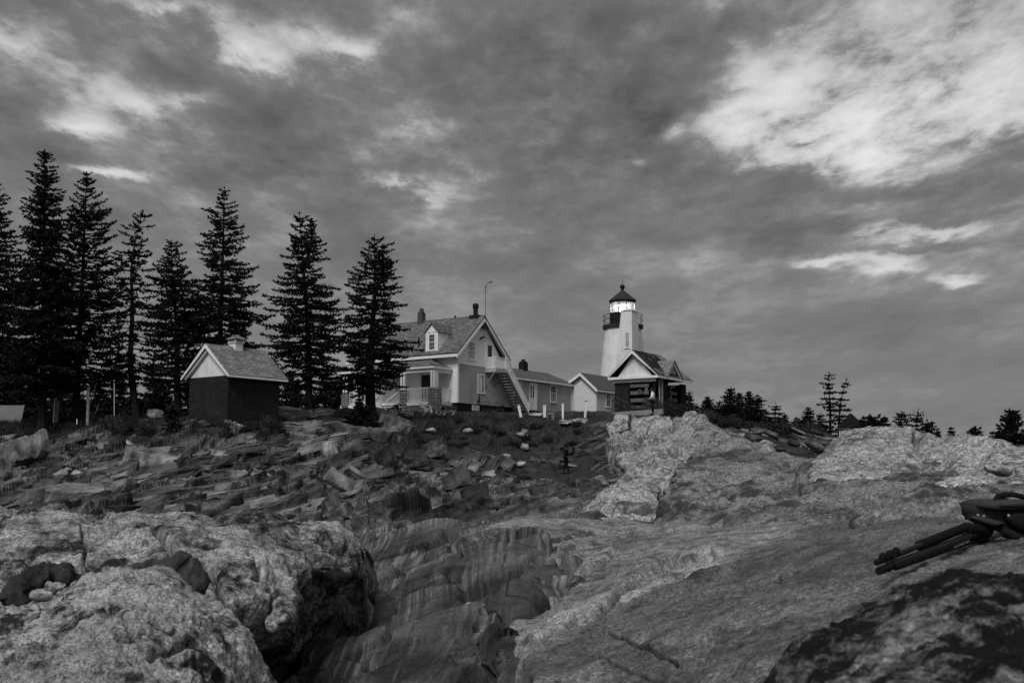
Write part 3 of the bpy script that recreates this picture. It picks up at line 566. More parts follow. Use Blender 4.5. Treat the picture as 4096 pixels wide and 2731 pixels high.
band = patch('bedrock_ledge', [
 [(1478,2112,29),(1650,2104,27),(1850,2100,22),(2000,2095,18),(2200,2090,17),(2400,2090,16.5)],
 [(1470,2195,20),(1650,2175,18.5),(1800,2165,16),(1930,2172,13.3),(2060,2190,12.4),(2250,2200,11.7)],
 [(1452,2292,15.5),(1600,2266,14.8),(1800,2250,13),(1960,2240,11.9),(2080,2252,11.25),(2300,2290,10.1)],
 [(1400,2402,12.4),(1550,2366,12),(1750,2335,11.2),(1950,2315,10.5),(2150,2320,9.95),(2330,2340,9.45)],
 [(1330,2505,10.8),(1500,2475,10.3),(1700,2445,9.8),(1900,2430,9.25),(2060,2435,8.8),(2210,2445,8.3)],
 [(1248,2655,9.0),(1450,2610,8.9),(1650,2570,8.6),(1830,2540,8.25),(1960,2525,7.95),(2090,2525,7.6)],
 [(1130,2800,8.2),(1400,2765,8.0),(1620,2720,7.7),(1830,2680,7.35),(1980,2650,7.05),(2150,2645,6.5)],
 [(1050,3000,7.4),(1350,3000,7.1),(1620,2980,6.8),(1830,2960,6.45),(2000,2950,6.15),(2200,2940,5.5)]],
 G_band, 400, .85, ledge_disp, back=2.0, skirt=(.45, 1.6))
band.data.polygons.foreach_set('use_smooth', np.zeros(len(band.data.polygons), bool)); band.data.update()
tag(band, 'dark banded bedrock ledge filling the gully between the two pale granite masses', 'rock')
def angular(P):
    x, y, z = P.T; a = x * .8 + z * .9 + .15 * fbm(P * 1.2, 3); b = y * .7 - z * .8 + x * .35 + .15 * fbm(P * 1.1 + 4, 3)
    return facets(a / .55, b / .75, .20, (.6, .4), .6, 12, .10, .04, 28) + facets(a / .2, b / .26, .05, (.5, .4), .6, 15, .03, .05, 28) + .012 * fbm(P * 7, 4)
G_fold = slabrock('dark_folded_rock', .05, .35, 9)
def flat_shade(o): o.data.polygons.foreach_set('use_smooth', np.zeros(len(o.data.polygons), bool)); o.data.update()
buttress = patch('bedrock_buttress', [
 [(1985,2345,9.65),(2040,2300,9.70),(2110,2284,9.65),(2200,2286,9.85),(2300,2322,9.85)],
 [(1965,2410,9.10),(2030,2372,8.95),(2100,2360,8.80),(2180,2372,9.00),(2262,2398,9.20)],
 [(1950,2470,8.65),(2020,2445,8.40),(2085,2438,8.25),(2140,2440,8.45),(2205,2446,8.65)],
 [(1930,2560,8.35),(2010,2545,8.10),(2070,2535,7.95),(2115,2530,8.15),(2160,2525,8.40)]], G_fold, 200, 1.6, angular, back=.5, skirt=(.3, .9))
flat_shade(buttress); tag(buttress, 'dark angular rock buttress tucked under the left edge of the grey slab', 'rock')
wedge = patch('bedrock_wedge', [
 [(1650,2700,7.80),(1800,2610,7.90),(1920,2545,7.70),(2020,2540,7.30),(2100,2590,7.05),(2175,2660,6.60)],
 [(1620,2790,7.25),(1790,2700,7.25),(1915,2640,7.05),(2015,2640,6.70),(2100,2670,6.60),(2185,2720,6.30)],
 [(1600,2960,6.75),(1780,2900,6.65),(1905,2870,6.45),(2010,2870,6.15),(2100,2880,6.15),(2190,2900,5.90)]], G_fold, 260, 1.8, angular, back=.5, skirt=(.3, .9))
flat_shade(wedge); tag(wedge, 'dark fractured wedge of rock at the bottom of the gully beside the grey slab', 'rock')
_dg = bpy.context.evaluated_depsgraph_get()
def bvh(o):
    me = o.data; return BVHTree.FromPolygons([tuple(v.co) for v in me.vertices], [tuple(p.vertices) for p in me.polygons])
# ================================================================== BUILDINGS
def part(mb, name, mat, par, label=None, **k):
    o = mb.build(name, mat, par, **k)
    if label: o['label'] = label
    return o
AX = {'x': lambda a, z, o: (a, o, z), 'y': lambda a, z, o: (o, a, z)}
def window(par, axis, a0, a1, z0, z1, off, out, mat=None, frame=.09, cols=2, rows=2, name='window', proud=.05, gl=None):
    """sash window in a wall plane: axis = direction along the wall, off = wall plane, out = sign of the outward normal"""
    P = AX[axis]
    def bx(m, p0, p1, q0, q1, d0, d1):
        A = P(p0, q0, off + out * d0); B = P(p1, q1, off + out * d1); m.box(A[0], B[0], A[1], B[1], A[2], B[2])
    fr = MB(); f = frame
    bx(fr, a0, a0 + f, z0, z1, 0, proud); bx(fr, a1 - f, a1, z0, z1, 0, proud); bx(fr, a0 + f, a1 - f, z1 - f, z1, 0, proud)
    w = part(fr, name, mat or M_trim, par)
    s = MB(); bx(s, a0 - .03, a1 + .03, z0 - .05, z0 + f * .7, 0, proud + .04); part(s, 'sill', mat or M_trim, w)
    g = MB(); bx(g, a0 + f, a1 - f, z0 + f * .7, z1 - f, .005, .02); part(g, 'pane', gl or M_glass, w)
    mu = MB(); zm = (z0 + z1) / 2; t = .013
    bx(mu, a0 + f, a1 - f, zm - .02, zm + .02, .02, proud * .8)
    for (b0, b1) in ((z0 + f * .7, zm - .03), (zm + .03, z1 - f)):
        for c in range(1, cols):
            x = a0 + f + (a1 - a0 - 2 * f) * c / cols; bx(mu, x - t/2, x + t/2, b0, b1, .02, .035)
        for r in range(1, rows):
            z = b0 + (b1 - b0) * r / rows; bx(mu, a0 + f, a1 - f, z - t/2, z + t/2, .0205, .0345)
    part(mu, 'sash', mat or M_trim, w)
    return w
def roof_slab(pts, th):
    """quad slab: 4 points of the top, thickness downwards along the normal"""
    a, b, c, d = [Vector(p) for p in pts]; n = (b - a).cross(d - a).normalized()
    if n.z < 0: n = -n
    m = MB(); lo = [p - n * th for p in (a, b, c, d)]
    m.add([a, b, c, d] + lo, [(0,1,2,3),(4,7,6,5),(0,4,5,1),(1,5,6,2),(2,6,7,3),(3,7,4,0)]); return m
def rail(par, p0, p1, h0, h1, n, mat, post=.07, bal=.035, name='railing', slope=None):
    """balustrade from p0 to p1 (points at floor level)"""
    m = MB(); p0, p1 = Vector(p0), Vector(p1); up = Vector((0, 0, 1))
    m.beam(p0 + up * h1, p1 + up * h1, .07, .045); m.beam(p0 + up * h0, p1 + up * h0, .05, .05)
    for i in range(n + 1):
        p = p0.lerp(p1, i / n); m.beam(p + up * (h0 + .025), p + up * (h1 - .022), bal, bal, (1, 0, 0))
    return part(m, name, mat, par)
# ------------------------------------------------------------------ keeper's house
H = empty('keepers_house', (-3.921, 80, 5.316), .9729, 'white clapboard house with a steep shingled roof, dormer, stone-pillared porch and outside stair', 'house')
HW, HL, ZE, ZR, OE, OV = 5.73, 9.93, 3.53, 6.58, .56, .38
xr = HW / 2
def gx(z):                                   # width of the gable at height z (under the roof)
    if z <= ZE - .35: return (0.0, HW)
    t = (z - (ZE - .35)) / (ZR - .12 - (ZE - .35)); return (xr * t * .99, HW - xr * t * .99)
m = MB()
# solid core behind the boards
m.prism([(0.02,.02,0),(HW-.02,.02,0),(HW-.02,.02,ZE-.36),(xr,.02,ZR-.22),(.02,.02,ZE-.36)], (0, HL - .04, 0))
m.box(HW - .02, 7.3, .02, 1.4, 0, 2.35)
clapboard(m, (0, 0, 0), (1, 0, 0), (0, -1, 0), 2.83, ZR - .15, .107, gx)
wall = part(m, 'wall', M_whiteclap, H)
lw = MB(); clapboard(lw, (0, 0, 0), (1, 0, 0), (0, -1, 0), -.02, 2.83, .107, lambda z: (0, 7.1))
part(lw, 'gable_siding', M_greyclap, H, 'grey clapboards on the lower half of the gable wall')
sw = MB(); clapboard(sw, (0, 0, 0), (0, 1, 0), (-1, 0, 0), -.02, ZE - .25, .107, lambda z: (0, HL)); part(sw, 'side_siding', M_whiteclap, H)
tb = MB(); tb.box(-.05, .0, -.05, .14, -.03, ZE - .2); tb.box(-.0, .13, -.05, -.0, -.03, ZE - .22); part(tb, 'corner_board', M_trim, H); tb = MB(); tb.box(.13, HW, -.045, -.0, 2.78, 2.86); part(tb, 'belt_board', M_trim, H); tb = MB()
tb.box(-.05, 0, HL - .12, HL + .04, -.03, ZE - .2); part(tb, 'corner_board', M_trim, H)
rf = roof_slab([(-OE, -OV, ZE), (-OE, HL + OV, ZE), (xr, HL + OV, ZR), (xr, -OV, ZR)], .09)
r2 = roof_slab([(HW + OE, -OV, ZE), (HW + OE, HL + OV, ZE), (xr, HL + OV, ZR), (xr, -OV, ZR)], .09); rf.add(r2.v, r2.f)
rf.tube([(xr, -OV, ZR), (xr, HL + OV, ZR)], .05, 6)
roof = part(rf, 'roof', M_roof, H)
fa = MB(); fa.box(-OE - .005, -OE + .04, -OV + .03, HL + OV, ZE - .30, ZE - .10); fa.box(-OE + .04, 0, -OV + .05, HL + OV - .02, ZE - .31, ZE - .27)
for sgn, x0 in ((1, -OE), (-1, HW + OE)):      # rake boards and their soffits
    a = Vector((x0, -OV - .02, ZE - .2)); b = Vector((xr, -OV - .02, ZR - .2)); d = (b - a).normalized(); nn = Vector((-d.z * 1, 0, d.x)); nn = nn if nn.z > 0 else -nn
    fa.prism([a, b, b - Vector((0, 0, .24)), a - Vector((0, 0, .24))], (0, .05, 0))
part(fa, 'fascia', M_trim, H)
so_ = MB()
for x0 in (-OE, HW + OE):
    a = Vector((x0, -OV + .03, ZE - .16)); b = Vector((xr, -OV + .03, ZR - .16)); so_.prism([a, b, b - Vector((0, 0, .03)), a - Vector((0, 0, .03))], (0, OV - .04, 0))
part(so_, 'soffit', M_white, H)
gb = MB(); gb.prism([(xr - .62, -OV + .02, ZR - .95), (xr + .55, -OV + .02, ZR - .95), (xr, -OV + .02, ZR - .35)], (0, .1, 0)); part(gb, 'gable_bracket', M_dwood, H)
fo = MB(); fo.box(.05, 7.25, .05, HL - .05, -1.4, -.02); part(fo, 'foundation', M_dark, H)
window(H, 'x', 1.19, 2.09, 3.19, 4.54, 0, -1, cols=3, rows=2)
gl_lit = glassmat('sky_reflecting_glass', .06, .03); gl_lit.node_tree.nodes['Principled BSDF'].inputs['Specular IOR Level'].default_value = 1.0; gl_lit.node_tree.nodes['Principled BSDF'].inputs['Metallic'].default_value = .0
lace = paint('pale_curtain', .6, .9, .5, 3)
wl = window(H, 'x', 2.4, 3.31, .82, 2.22, 0, -1, cols=3, rows=2)
cu = MB(); cu.box(2.5, 2.66, -.032, -.024, .95, 2.1); cu.box(2.78, 2.98, -.032, -.024, .95, 2.1); part(cu, 'curtain', lace, wl)
# upper door
dm = MB(); dm.box(3.44, 3.56, -.05, 0, 2.7, 4.62); dm.box(4.36, 4.48, -.05, 0, 2.7, 4.62); dm.box(3.56, 4.36, -.05, 0, 4.52, 4.62); dm.box(3.56, 4.36, -.03, -.001, 2.68, 4.52)
dr = part(dm, 'door', M_whiteclap, H); dg = MB(); dg.box(3.7, 4.22, -.045, -.03, 3.62, 4.46); part(dg, 'pane', glassmat('screen_glass', .03, .5), dr)
kn = MB(); kn.lathe([(.03, 0), (.04, .03), (.02, .06)], 8); k_ = part(kn, 'handle', M_black, dr); k_.location = (3.63, -.06, 3.45)
fl = MB(); fl.tube([(2.85, -.02, 4.96), (2.85, -.12, 4.98)], .05, 8); fl.tube([(2.8, -.1, 4.95), (2.62, -.2, 4.86)], [.04, .09], 8); fl.tube([(2.9, -.1, 4.95), (3.05, -.2, 5.02)], [.04, .09], 8); part(fl, 'floodlight', M_rust, H)
vp = MB(); vp.tube([(2.58, -.08, .56), (2.58, -.08, .14), (2.32, -.1, .1)], .05, 8); vp.tube([(2.42, -.09, .12), (2.42, -.09, .28)], .04, 8); part(vp, 'fill_pipe', M_black, H)
# dormer
D = MB(); DX, y0, y1, zb, ze, zp = -.25, 1.61, 2.71, 3.77, 5.24, 5.84; yc = (y0 + y1) / 2
def rx(z): return (z - ZE) / ((ZR - ZE) / (xr + OE)) - OE    # where the main roof reaches height z
D.prism([(DX, y0, zb - .02), (rx(ze), y0, ze), (DX, y0, ze)], (0, y1 - y0, 0))
D.prism([(DX, y0, ze), (DX, y1, ze), (DX, yc, zp)], (rx(ze) - DX, 0, 0))
for s_, yy in ((-1, y0), (1, y1)): clapboard(D, (0, yy, 0), (1, 0, 0), (0, s_, 0), zb + .02, ze, .12, lambda z: (DX, max(DX + .01, rx(z))))
clapboard(D, (DX, 0, 0), (0, 1, 0), (-1, 0, 0), ze, zp - .04, .12, lambda z: (y0 + (yc - y0) * (z - ze) / (zp - ze), y1 - (y1 - yc) * (z - ze) / (zp - ze)))
dor = part(D, 'dormer', M_whiteclap, H)
dt = MB(); dt.box(DX - .04, DX, y0 - .02, y0 + .16, zb, ze); part(dt, 'corner_board', M_trim, dor); dt = MB(); dt.box(DX - .04, DX, y1 - .16, y1 + .02, zb, ze); dt.box(DX - .045, DX, y0 - .02, y1 + .02, ze - .06, ze + .03)
part(dt, 'corner_board', M_trim, dor)
do = MB()
for s_, ya in ((-1, y0 - .14), (1, y1 + .14)):
    q = roof_slab([(DX - .14, ya, ze - .08), (rx(ze - .08), ya, ze - .08), (rx(zp) + .05, yc, zp + .06), (DX - .14, yc, zp + .06)], .06); do.add(q.v, q.f)
part(do, 'dormer_roof', M_roof, dor)
window(dor, 'y', 1.84, 2.46, 3.84, 5.08, DX - .002, -1, cols=3, rows=2, frame=.08)
# things on the roof that belong to it
def chimney(par, x0, x1, y0, y1, z0, z1, cap, mat=M_chim):
    c = MB(); c.box(x0, x1, y0, y1, z0, z1 - .12); c.box(x0 + .05, x1 - .05, y0 + .05, y1 - .05, z1 - .12, z1)
    o = part(c, 'chimney', mat, par); p = MB(); xc, yc = (x0 + x1) / 2, (y0 + y1) / 2; q = .12
    p.box(xc - q, xc + q, yc - q, yc + q, z1, cap); part(p, 'chimney_pot', mat, o); return o
chimney(roof, xr - .22, xr + .22, 5.46, 5.92, 6.0, 7.38, 7.62)
sp_ = MB(); sp_.box(xr - .25, xr + .25, .12, .92, ZR - .2, ZR + .1); sp_.tube([(xr, .5, ZR), (xr, .5, 7.3)], .18, 14); sp_.tube([(xr, .5, 7.2), (xr, .5, 7.5)], .23, 14); sp_.tube([(xr, .5, 7.5), (xr, .5, 7.56)], .12, 10)
part(sp_, 'stovepipe', M_black, roof)
rv = MB(); rv.tube([(xr, 2.41, ZR), (xr, 2.41, ZR + .12)], .05, 8); rv.lathe([(.06, ZR + .1), (.09, ZR + .15), (.06, ZR + .22)], 8, (xr, 2.41)); part(rv, 'vent_pipe', M_black, roof)
rv = MB(); rv.tube([(.3, 3.85, 4.2), (.3, 3.85, 5.02)], .055, 8); rv.tube([(.3, 3.85, 4.22), (.3, 3.85, 4.3)], .12, 10); part(rv, 'vent_pipe', M_black, roof)
ma = MB(); ma.tube([(xr, -.4, ZR - .3), (xr, -.4, 8.7)], .022, 6); ma.tube([(xr, -.4, 8.62), (xr, -.4, 8.75)], .05, 6)
ma.tube([(xr, -.4, 8.72), (xr + .06, -.55, 9.0), (xr + .2, -.75, 9.12)], .02, 6); ma.tube([(xr + .1, -.55, 9.02), (xr + .28, -.85, 9.1)], .02, 6); ma.tube([(xr + .2, -.74, 9.02), (xr + .2, -.74, 9.3)], .018, 6); ma.tube([(xr + .2, -.75, 9.05), (xr + .34, -.95, 9.2)], [.03, .01], 6)
part(ma, 'weather_mast', M_black, H)
# porch
PX_, PY0, PY1 = -2.2, .43, 9.3
pf = MB(); pf.box(PX_ + .05, 0, PY0 + .1, PY1, -.12, -.02); pf.box(PX_, PX_ + .05, PY0 + .1, 3.6, -.28, -.03); pf.box(PX_, PX_ + .05, 5.3, PY1, -.28, -.03); pf.box(PX_, 0, PY0 + .04, PY0 + .1, -.26, -.03)
part(pf, 'porch_floor', M_trim, H)
pr = MB(); q = roof_slab([(PX_ - .05, PY0 - .03, 2.5), (PX_ - .05, PY1 + .3, 2.5), (0, PY1 - 1.6, 3.29), (0, 2.55, 3.29)], .05); pr.add(q.v, q.f)
q = [Vector((PX_ - .05, PY0 - .03, 2.5)), Vector((.0, PY0 - .03, 2.44)), Vector((.0, 2.55, 3.29))]; pr.prism(q, (0, 0, -.05))
pr.beam((PX_ - .05, PY0 - .03, 2.52), (0, 2.55, 3.31), .22, .03)
part(pr, 'porch_roof', M_roof, H)
pb = MB(); pb.box(PX_ - .06, PX_ - .02, PY0 - .04, PY1 + .25, 2.32, 2.47); pb.box(PX_ - .02, 0, PY0 - .045, PY0 - .005, 2.3, 2.45); pb.box(PX_ + .08, PX_ + .28, PY0 + .1, PY1, 2.08, 2.32); pb.box(PX_ + .28, 0, PY0 + .1, PY0 + .3, 2.06, 2.3)
pb.box(PX_, 0, PY0 + .02, PY1, 2.325, 2.35)
part(pb, 'porch_beam', M_trim, H)
cobm = M_cobble
def cobble_pier(par, x0, x1, y0, y1, z0, z1):
    c = MB(); c.box(x0 + .06, x1 - .06, y0 + .06, y1 - .06, z0, z1 - .03); o = part(c, 'stone_pier', M_mortar, par)
    s = bmesh.new(); rr = random.Random(int(y0 * 100))
    def stone(P, nx, ny, sx, sz):
        b0 = len(s.verts); mtx = Matrix.Translation(P) @ Matrix.Rotation(rr.uniform(-.25, .25), 4, 'X' if abs(nx) > .5 else 'Y') @ Matrix.Diagonal((sx if abs(ny) > .5 else .09, sx if abs(nx) > .5 else .09, sz, 1))
        bmesh.ops.create_icosphere(s, subdivisions=2, radius=1.0, matrix=mtx)
    z = z0 + .08
    while z < z1 - .05:
        h = rr.uniform(.05, .085) * (1.35 if z < z0 + .8 else 1)
        for (nx, ny) in ((-1, 0), (0, -1), (1, 0), (0, 1)):
            a, b = (y0, y1) if nx else (x0, x1); t = a + .04
            while t < b - .05:
                w = rr.uniform(.07, .15) * (1.3 if z < z0 + .8 else 1)
                P = ((x0 + .07 if nx < 0 else x1 - .07), t + w, z) if nx else (t + w, (y0 + .07 if ny < 0 else y1 - .07), z)
                if t + 2 * w < b + .06: stone(Vector(P), nx, ny, w * .98, h * .95)
                t += 2 * w
        z += 2 * h
    me = bpy.data.meshes.new('cobbles')
    for f in s.faces: f.smooth = True
    s.to_mesh(me); s.free(); link_mesh('cobbles', me, cobm, o); return o
PIERS = [(.07 + .36, .89 + .36), (3.0, 3.6), (8.5, 9.1)]
cobble_pier(H, PX_ - .15, PX_ + .55, .05, .87, -1.05, .97); cobble_pier(H, PX_ - .15, PX_ + .5, 2.88, 3.52, -1.05, .92); cobble_pier(H, PX_ - .15, PX_ + .5, 8.5, 9.14, -1.0, .9)
for (yy, k) in ((.43, 0), (3.2, 1), (8.8, 2)):
    for (dx_, dy_) in ((.0, .18), (.0, -.06), (.28, -.06)) if k == 0 else ((.0, -.1), (.0, .16)):
        pc = MB(); pc.box(PX_ + .12 + dx_ - .065, PX_ + .12 + dx_ + .065, yy + dy_ - .065 + .1, yy + dy_ + .065 + .1, .92, 2.08); part(pc, 'porch_post', M_trim, H)
rail(H, (PX_ + .1, .89, 0), (PX_ + .1, 2.85, 0), .06, .95, 14, M_trim); rail(H, (PX_ + .1, 5.3, 0), (PX_ + .1, 8.45, 0), .06, .92, 22, M_trim); rail(H, (PX_ + .55, PY0 + .15, 0), (-.02, PY0 + .15, 0), .06, .93, 12, M_trim)
la = MB()
for k in range(24):
    yv = .9 + k * .09
    la.beam((PX_ + .06, yv, -.85), (PX_ + .06, min(yv + .57, 2.9), -.85 + min(.57, 2.9 - yv)), .025, .01, (1, 0, 0)); la.beam((PX_ + .065, yv, -.28), (PX_ + .065, min(yv + .57, 2.9), -.28 - min(.57, 2.9 - yv)), .025, .01, (1, 0, 0))
part(la, 'lattice', M_wood, H)
st = MB()
for k in range(5): st.box(PX_ - .22 - k * .26, PX_ + .04 - k * .26, 3.75, 5.2, -.2 - k * .17, -.15 - k * .17)
part(st, 'porch_steps', M_trim, H)
rail(H, (PX_ - .1, 3.72, -.1), (PX_ - 1.35, 3.72, -.85), .12, .75, 7, M_trim, name='step_railing'); rail(H, (PX_ - .1, 5.25, -.1), (PX_ - 1.35, 5.25, -.85), .12, .75, 7, M_trim, name='step_railing')
window(H, 'y', 7.1, 7.8, .95, 2.15, 0, -1, cols=2, rows=2); window(H, 'y', 5.15, 5.85, .95, 2.28, 0, -1, cols=2, rows=2)
dd = MB(); dd.box(-.03, 0, 2.45, 3.3, 0, 2.1); d2 = part(dd, 'door', M_dwood, H); dd = MB(); dd.box(-.05, 0, 2.36, 2.45, 0, 2.2); dd.box(-.05, 0, 3.3, 3.39, 0, 2.2); part(dd, 'door_frame', M_trim, d2)
# balcony with its braces, and the outside stair
bal = MB(); bal.box(3.38, 4.66, -1.0, -.02, 2.5, 2.63); bal.box(3.36, 4.68, -1.02, -.02, 2.632, 2.675)
bo = part(bal, 'balcony', M_greyclap, H)
bs = MB(); bs.box(3.36, 3.385, -1.03, -.02, 2.39, 2.63); bs.box(3.36, 4.66, -1.04, -1.005, 2.39, 2.63); part(bs, 'balcony_fascia', M_greyclap, bo)
rail(bo, (3.4, -.04, 2.675), (3.4, -.98, 2.675), .06, .82, 9, M_whiteclap); rail(bo, (3.4, -.99, 2.675), (4.6, -.99, 2.675), .06, .82, 11, M_whiteclap)
for xx in (3.44, 4.56):
    br = MB(); br.beam((xx, -.06, 1.46), (xx, -.88, 2.42), .07, .07, (1, 0, 0)); br.box(xx - .06, xx + .06, -.08, -.02, 1.36, 1.52); part(br, 'brace', M_wood, bo)
sb = MB(); top = Vector((4.66, -1.0, 2.52)); bot = Vector((7.8, -1.0, -.75)); top2 = Vector((4.7, -.14, 2.4)); bot2 = Vector((7.72, -.14, -.85))
sb.beam(top, bot, .05, .26, (0, 1, 0)); sb.beam(top2, bot2, .05, .24, (0, 1, 0))
stair = part(sb, 'stair', M_greyclap, H)
nst = 16
for k in range(nst):
    t_ = (k + .6) / nst; c = top.lerp(bot, t_); tr = MB(); tr.box(c.x - .14, c.x + .12, -.95, -.17, c.z - .02, c.z + .025); tr.box(c.x + .095, c.x + .12, -.95, -.17, c.z - .1, c.z - .02); part(tr, 'tread', M_wood, stair)
rail(stair, top + Vector((0, 0, .05)), bot + Vector((-.05, 0, .1)), .22, 1.02, 26, M_whiteclap)
nb = MB(); nb.box(bot.x - .1, bot.x - .02, -1.04, -.96, bot.z, bot.z + 1.15); nb.box(4.62, 4.7, -1.04, -.96, 2.4, 3.5); part(nb, 'newel_post', M_whiteclap, stair)
# foundation hatch
ht = MB(); ht.box(1.7, 2.55, -.12, -.05, -.52, -.12); part(ht, 'hatch', M_pwood, H, 'peeling pale board on the dark foundation')
# annex wing
ax0, ax1, ay = 7.1, 17.84, 1.245
an = MB(); an.box(ax0, ax1, ay + .02, 5.6, -.02, 2.42); clapboard(an, (0, ay + .02, 0), (1, 0, 0), (0, -1, 0), 0, 2.4, .107, lambda z: (ax0, ax1)); an.box(ax0, ax1, 1.3, 5.5, -1.2, -.03)
ao = part(an, 'wing', M_greyclap, H, 'low grey clapboard wing with a white door')
fb = MB(); fb.box(ax0, ax1 + .1, 1.29, 1.35, -1.2, -.03); part(fb, 'wing_foundation', M_dark, ao)
at = MB(); at.box(ax1 - .12, ax1 + .02, ay - .03, ay, -.03, 2.4); at.box(10.0, 10.14, ay - .03, ay, 0, 2.4); at.box(ax0 - .6, ax1 + .15, .98, 1.1, 2.36, 2.5); at.box(ax0 - .6, ax1 + .1, 1.1, ay, 2.345, 2.37); part(at, 'eave_trim', M_trim, ao)
ar = MB(); q = roof_slab([(5.9, .98, 2.53), (18.0, .98, 2.53), (17.35, 3.4, 3.6), (5.9, 3.4, 3.6)], .05); ar.add(q.v, q.f); q = roof_slab([(5.9, 5.9, 2.53), (18.0, 5.9, 2.53), (17.35, 3.4, 3.6), (5.9, 3.4, 3.6)], .05); ar.add(q.v, q.f)
ar.prism([(18.0, .98, 2.53), (18.0, 5.9, 2.53), (17.35, 3.4, 3.6)], (-.03, 0, -.04)); aro = part(ar, 'wing_roof', paint('dark_wing_roof', .085, .95, .45, 3.5, bump=.02), ao)
chc = chimney(aro, 13.3, 13.9, 3.1, 3.65, 3.2, 4.28, 4.46, M_dark)
dm = MB(); dm.box(11.27, 11.37, ay - .05, ay, .05, 2.24); dm.box(12.1, 12.4, ay - .05, ay, .05, 2.24); dm.box(11.37, 12.1, ay - .05, ay, 2.12, 2.24); dm.box(11.37, 12.1, ay - .03, ay, .06, 2.12)
dr = part(dm, 'door', M_trim, ao); dg = MB(); dg.box(11.4, 11.57, ay - .04, ay - .03, 1.02, 2.05); dg.box(11.74, 11.92, ay - .04, ay - .03, 1.02, 2.05); part(dg, 'pane', M_glass, dr)
pn = MB(); pn.box(11.5, 11.85, ay - .045, ay - .03, .9, .95); pn.box(11.42, 11.62, ay - .036, ay - .03, .3, .72); pn.box(11.7, 11.9, ay - .036, ay - .03, .3, .72); part(pn, 'door_panel', M_whiteclap, dr)
window(ao, 'x', 14.41, 15.37, .86, 2.3, ay, -1, cols=3, rows=2); window(ao, 'x', 9.0, 9.62, .95, 2.2, ay, -1, cols=2, rows=2)
# ------------------------------------------------------------------ white stucco passage between the wing and the tower
Sx = empty('stucco_passage', (-3.921, 80, 5.316), .9729, 'small white stucco building with a dark gabled roof between the grey wing and the lighthouse', 'outbuilding')
X0, X1, YR, YL = 17.92, 23.6, .25, 2.6
sm = MB(); sm.prism([(X0, -1.17, -1.2), (X0, YL, -1.2), (X0, YL, 2.0), (X0, YR, 3.36), (X0, -1.17, 2.08)], (X1 - X0, 0, 0)); part(sm, 'wall', M_stucco, Sx)
rs = MB(); q = roof_slab([(X0 - .3, -1.42, 2.02), (X1, -1.42, 2.02), (X1, YR, 3.5), (X0 - .3, YR, 3.5)], .06); rs.add(q.v, q.f); q = roof_slab([(X0 - .3, YL + .2, 1.96), (X1, YL + .2, 1.96), (X1, YR, 3.5), (X0 - .3, YR, 3.5)], .06); rs.add(q.v, q.f)
part(rs, 'roof', paint('dark_passage_roof', .07, .95, .5, 4, bump=.02), Sx)
rk = MB()
for yy, zz in ((-1.42, 2.02), (YL + .2, 1.96)): a, b = Vector((X0 - .34, yy, zz - .02)), Vector((X0 - .34, YR, 3.48)); rk.prism([a, b, b - Vector((0, 0, .26)), a - Vector((0, 0, .26))], (.05, 0, 0))
rk.box(X0 - .28, X1, -1.40, -1.34, 1.82, 1.97); part(rk, 'fascia', M_trim, Sx)
window(Sx, 'x', 19.5, 20.35, .62, 1.98, -1.17, -1, cols=2, rows=2)
pk = MB(); pk.box(19.4, 22.2, -1.3, -1.24, -.9, .2)
for k in range(12): pk.box(19.45 + k * .23, 19.5 + k * .23, -1.32, -1.3, -.9, .2)
part(pk, 'white_boarding', M_white, Sx)
# ------------------------------------------------------------------ lighthouse
TX, TY, TB = 9.625, 96.0, 4.4
T = empty('lighthouse', (TX, TY, 0), 0, 'round white lighthouse tower with a black lantern and a bright lit lamp', 'lighthouse')
tw = MB(); prof = [(2.42, TB)] + [(1.55 + (2.0 - 1.55) * (12.85 - z) / (12.85 - 8.6), z) for z in np.linspace(5.0, 12.82, 36)] 
tw.lathe(prof, 96); to = part(tw, 'tower', M_tower, T, smooth=True)
for v in to.data.vertices:
    nz = perlin(np.array([[v.co.x * 1.5, v.co.y * 1.5, v.co.z * 1.7]]))[0] * .025 + perlin(np.array([[v.co.x * 5, v.co.y * 5, v.co.z * 5]]))[0] * .01
    r_ = math.hypot(v.co.x, v.co.y); v.co.x *= 1 + nz / r_; v.co.y *= 1 + nz / r_
zp_ = lambda py: W(2490, py, TY - 1.5).z
gz = 13.02
ga = MB(); ga.lathe([(1.5, gz - .34), (1.74, gz - .30), (1.76, gz), (1.0, gz + .02)], 64); part(ga, 'gallery', M_rust, T)
LA = R(-90 + 12.4)
lw_ = MB(); lw_.lathe([(1.13, gz), (1.13, gz + 1.02), (1.16, gz + 1.02), (1.16, gz + 1.08), (1.05, gz + 1.08)], 10, rot=LA); part(lw_, 'lantern_base', M_black, T)
for k in range(10):
    a = LA + k * 2 * math.pi / 10; a2 = a + 2 * math.pi / 10; am = (a + a2) / 2
    for j in range(2):
        t0, t1 = .12 + j * .4, .46 + j * .4
        pm = MB(); P0 = Vector((math.cos(a), math.sin(a), 0)) * 1.145; P1 = Vector((math.cos(a2), math.sin(a2), 0)) * 1.145
        A_, B_ = P0.lerp(P1, t0), P0.lerp(P1, t1); pm.beam((A_.x, A_.y, gz + .18), (A_.x, A_.y, gz + .88), .02, .02, (1, 0, 0)); pm.beam((B_.x, B_.y, gz + .18), (B_.x, B_.y, gz + .88), .02, .02, (1, 0, 0)); pm.beam((A_.x, A_.y, gz + .89), (B_.x, B_.y, gz + .89), .02, .02)
        if k in (7, 8, 9, 0, 1): part(pm, 'panel', M_rust, T)
gt, gbm = gz + 1.95, gz + 1.08
mg = bpy.data.materials.new('lantern_glare_glass'); mg.use_nodes = True; nt_ = mg.node_tree; nn_ = N(nt_)  # milky translucent share imitates the lamp's glare on clear panes
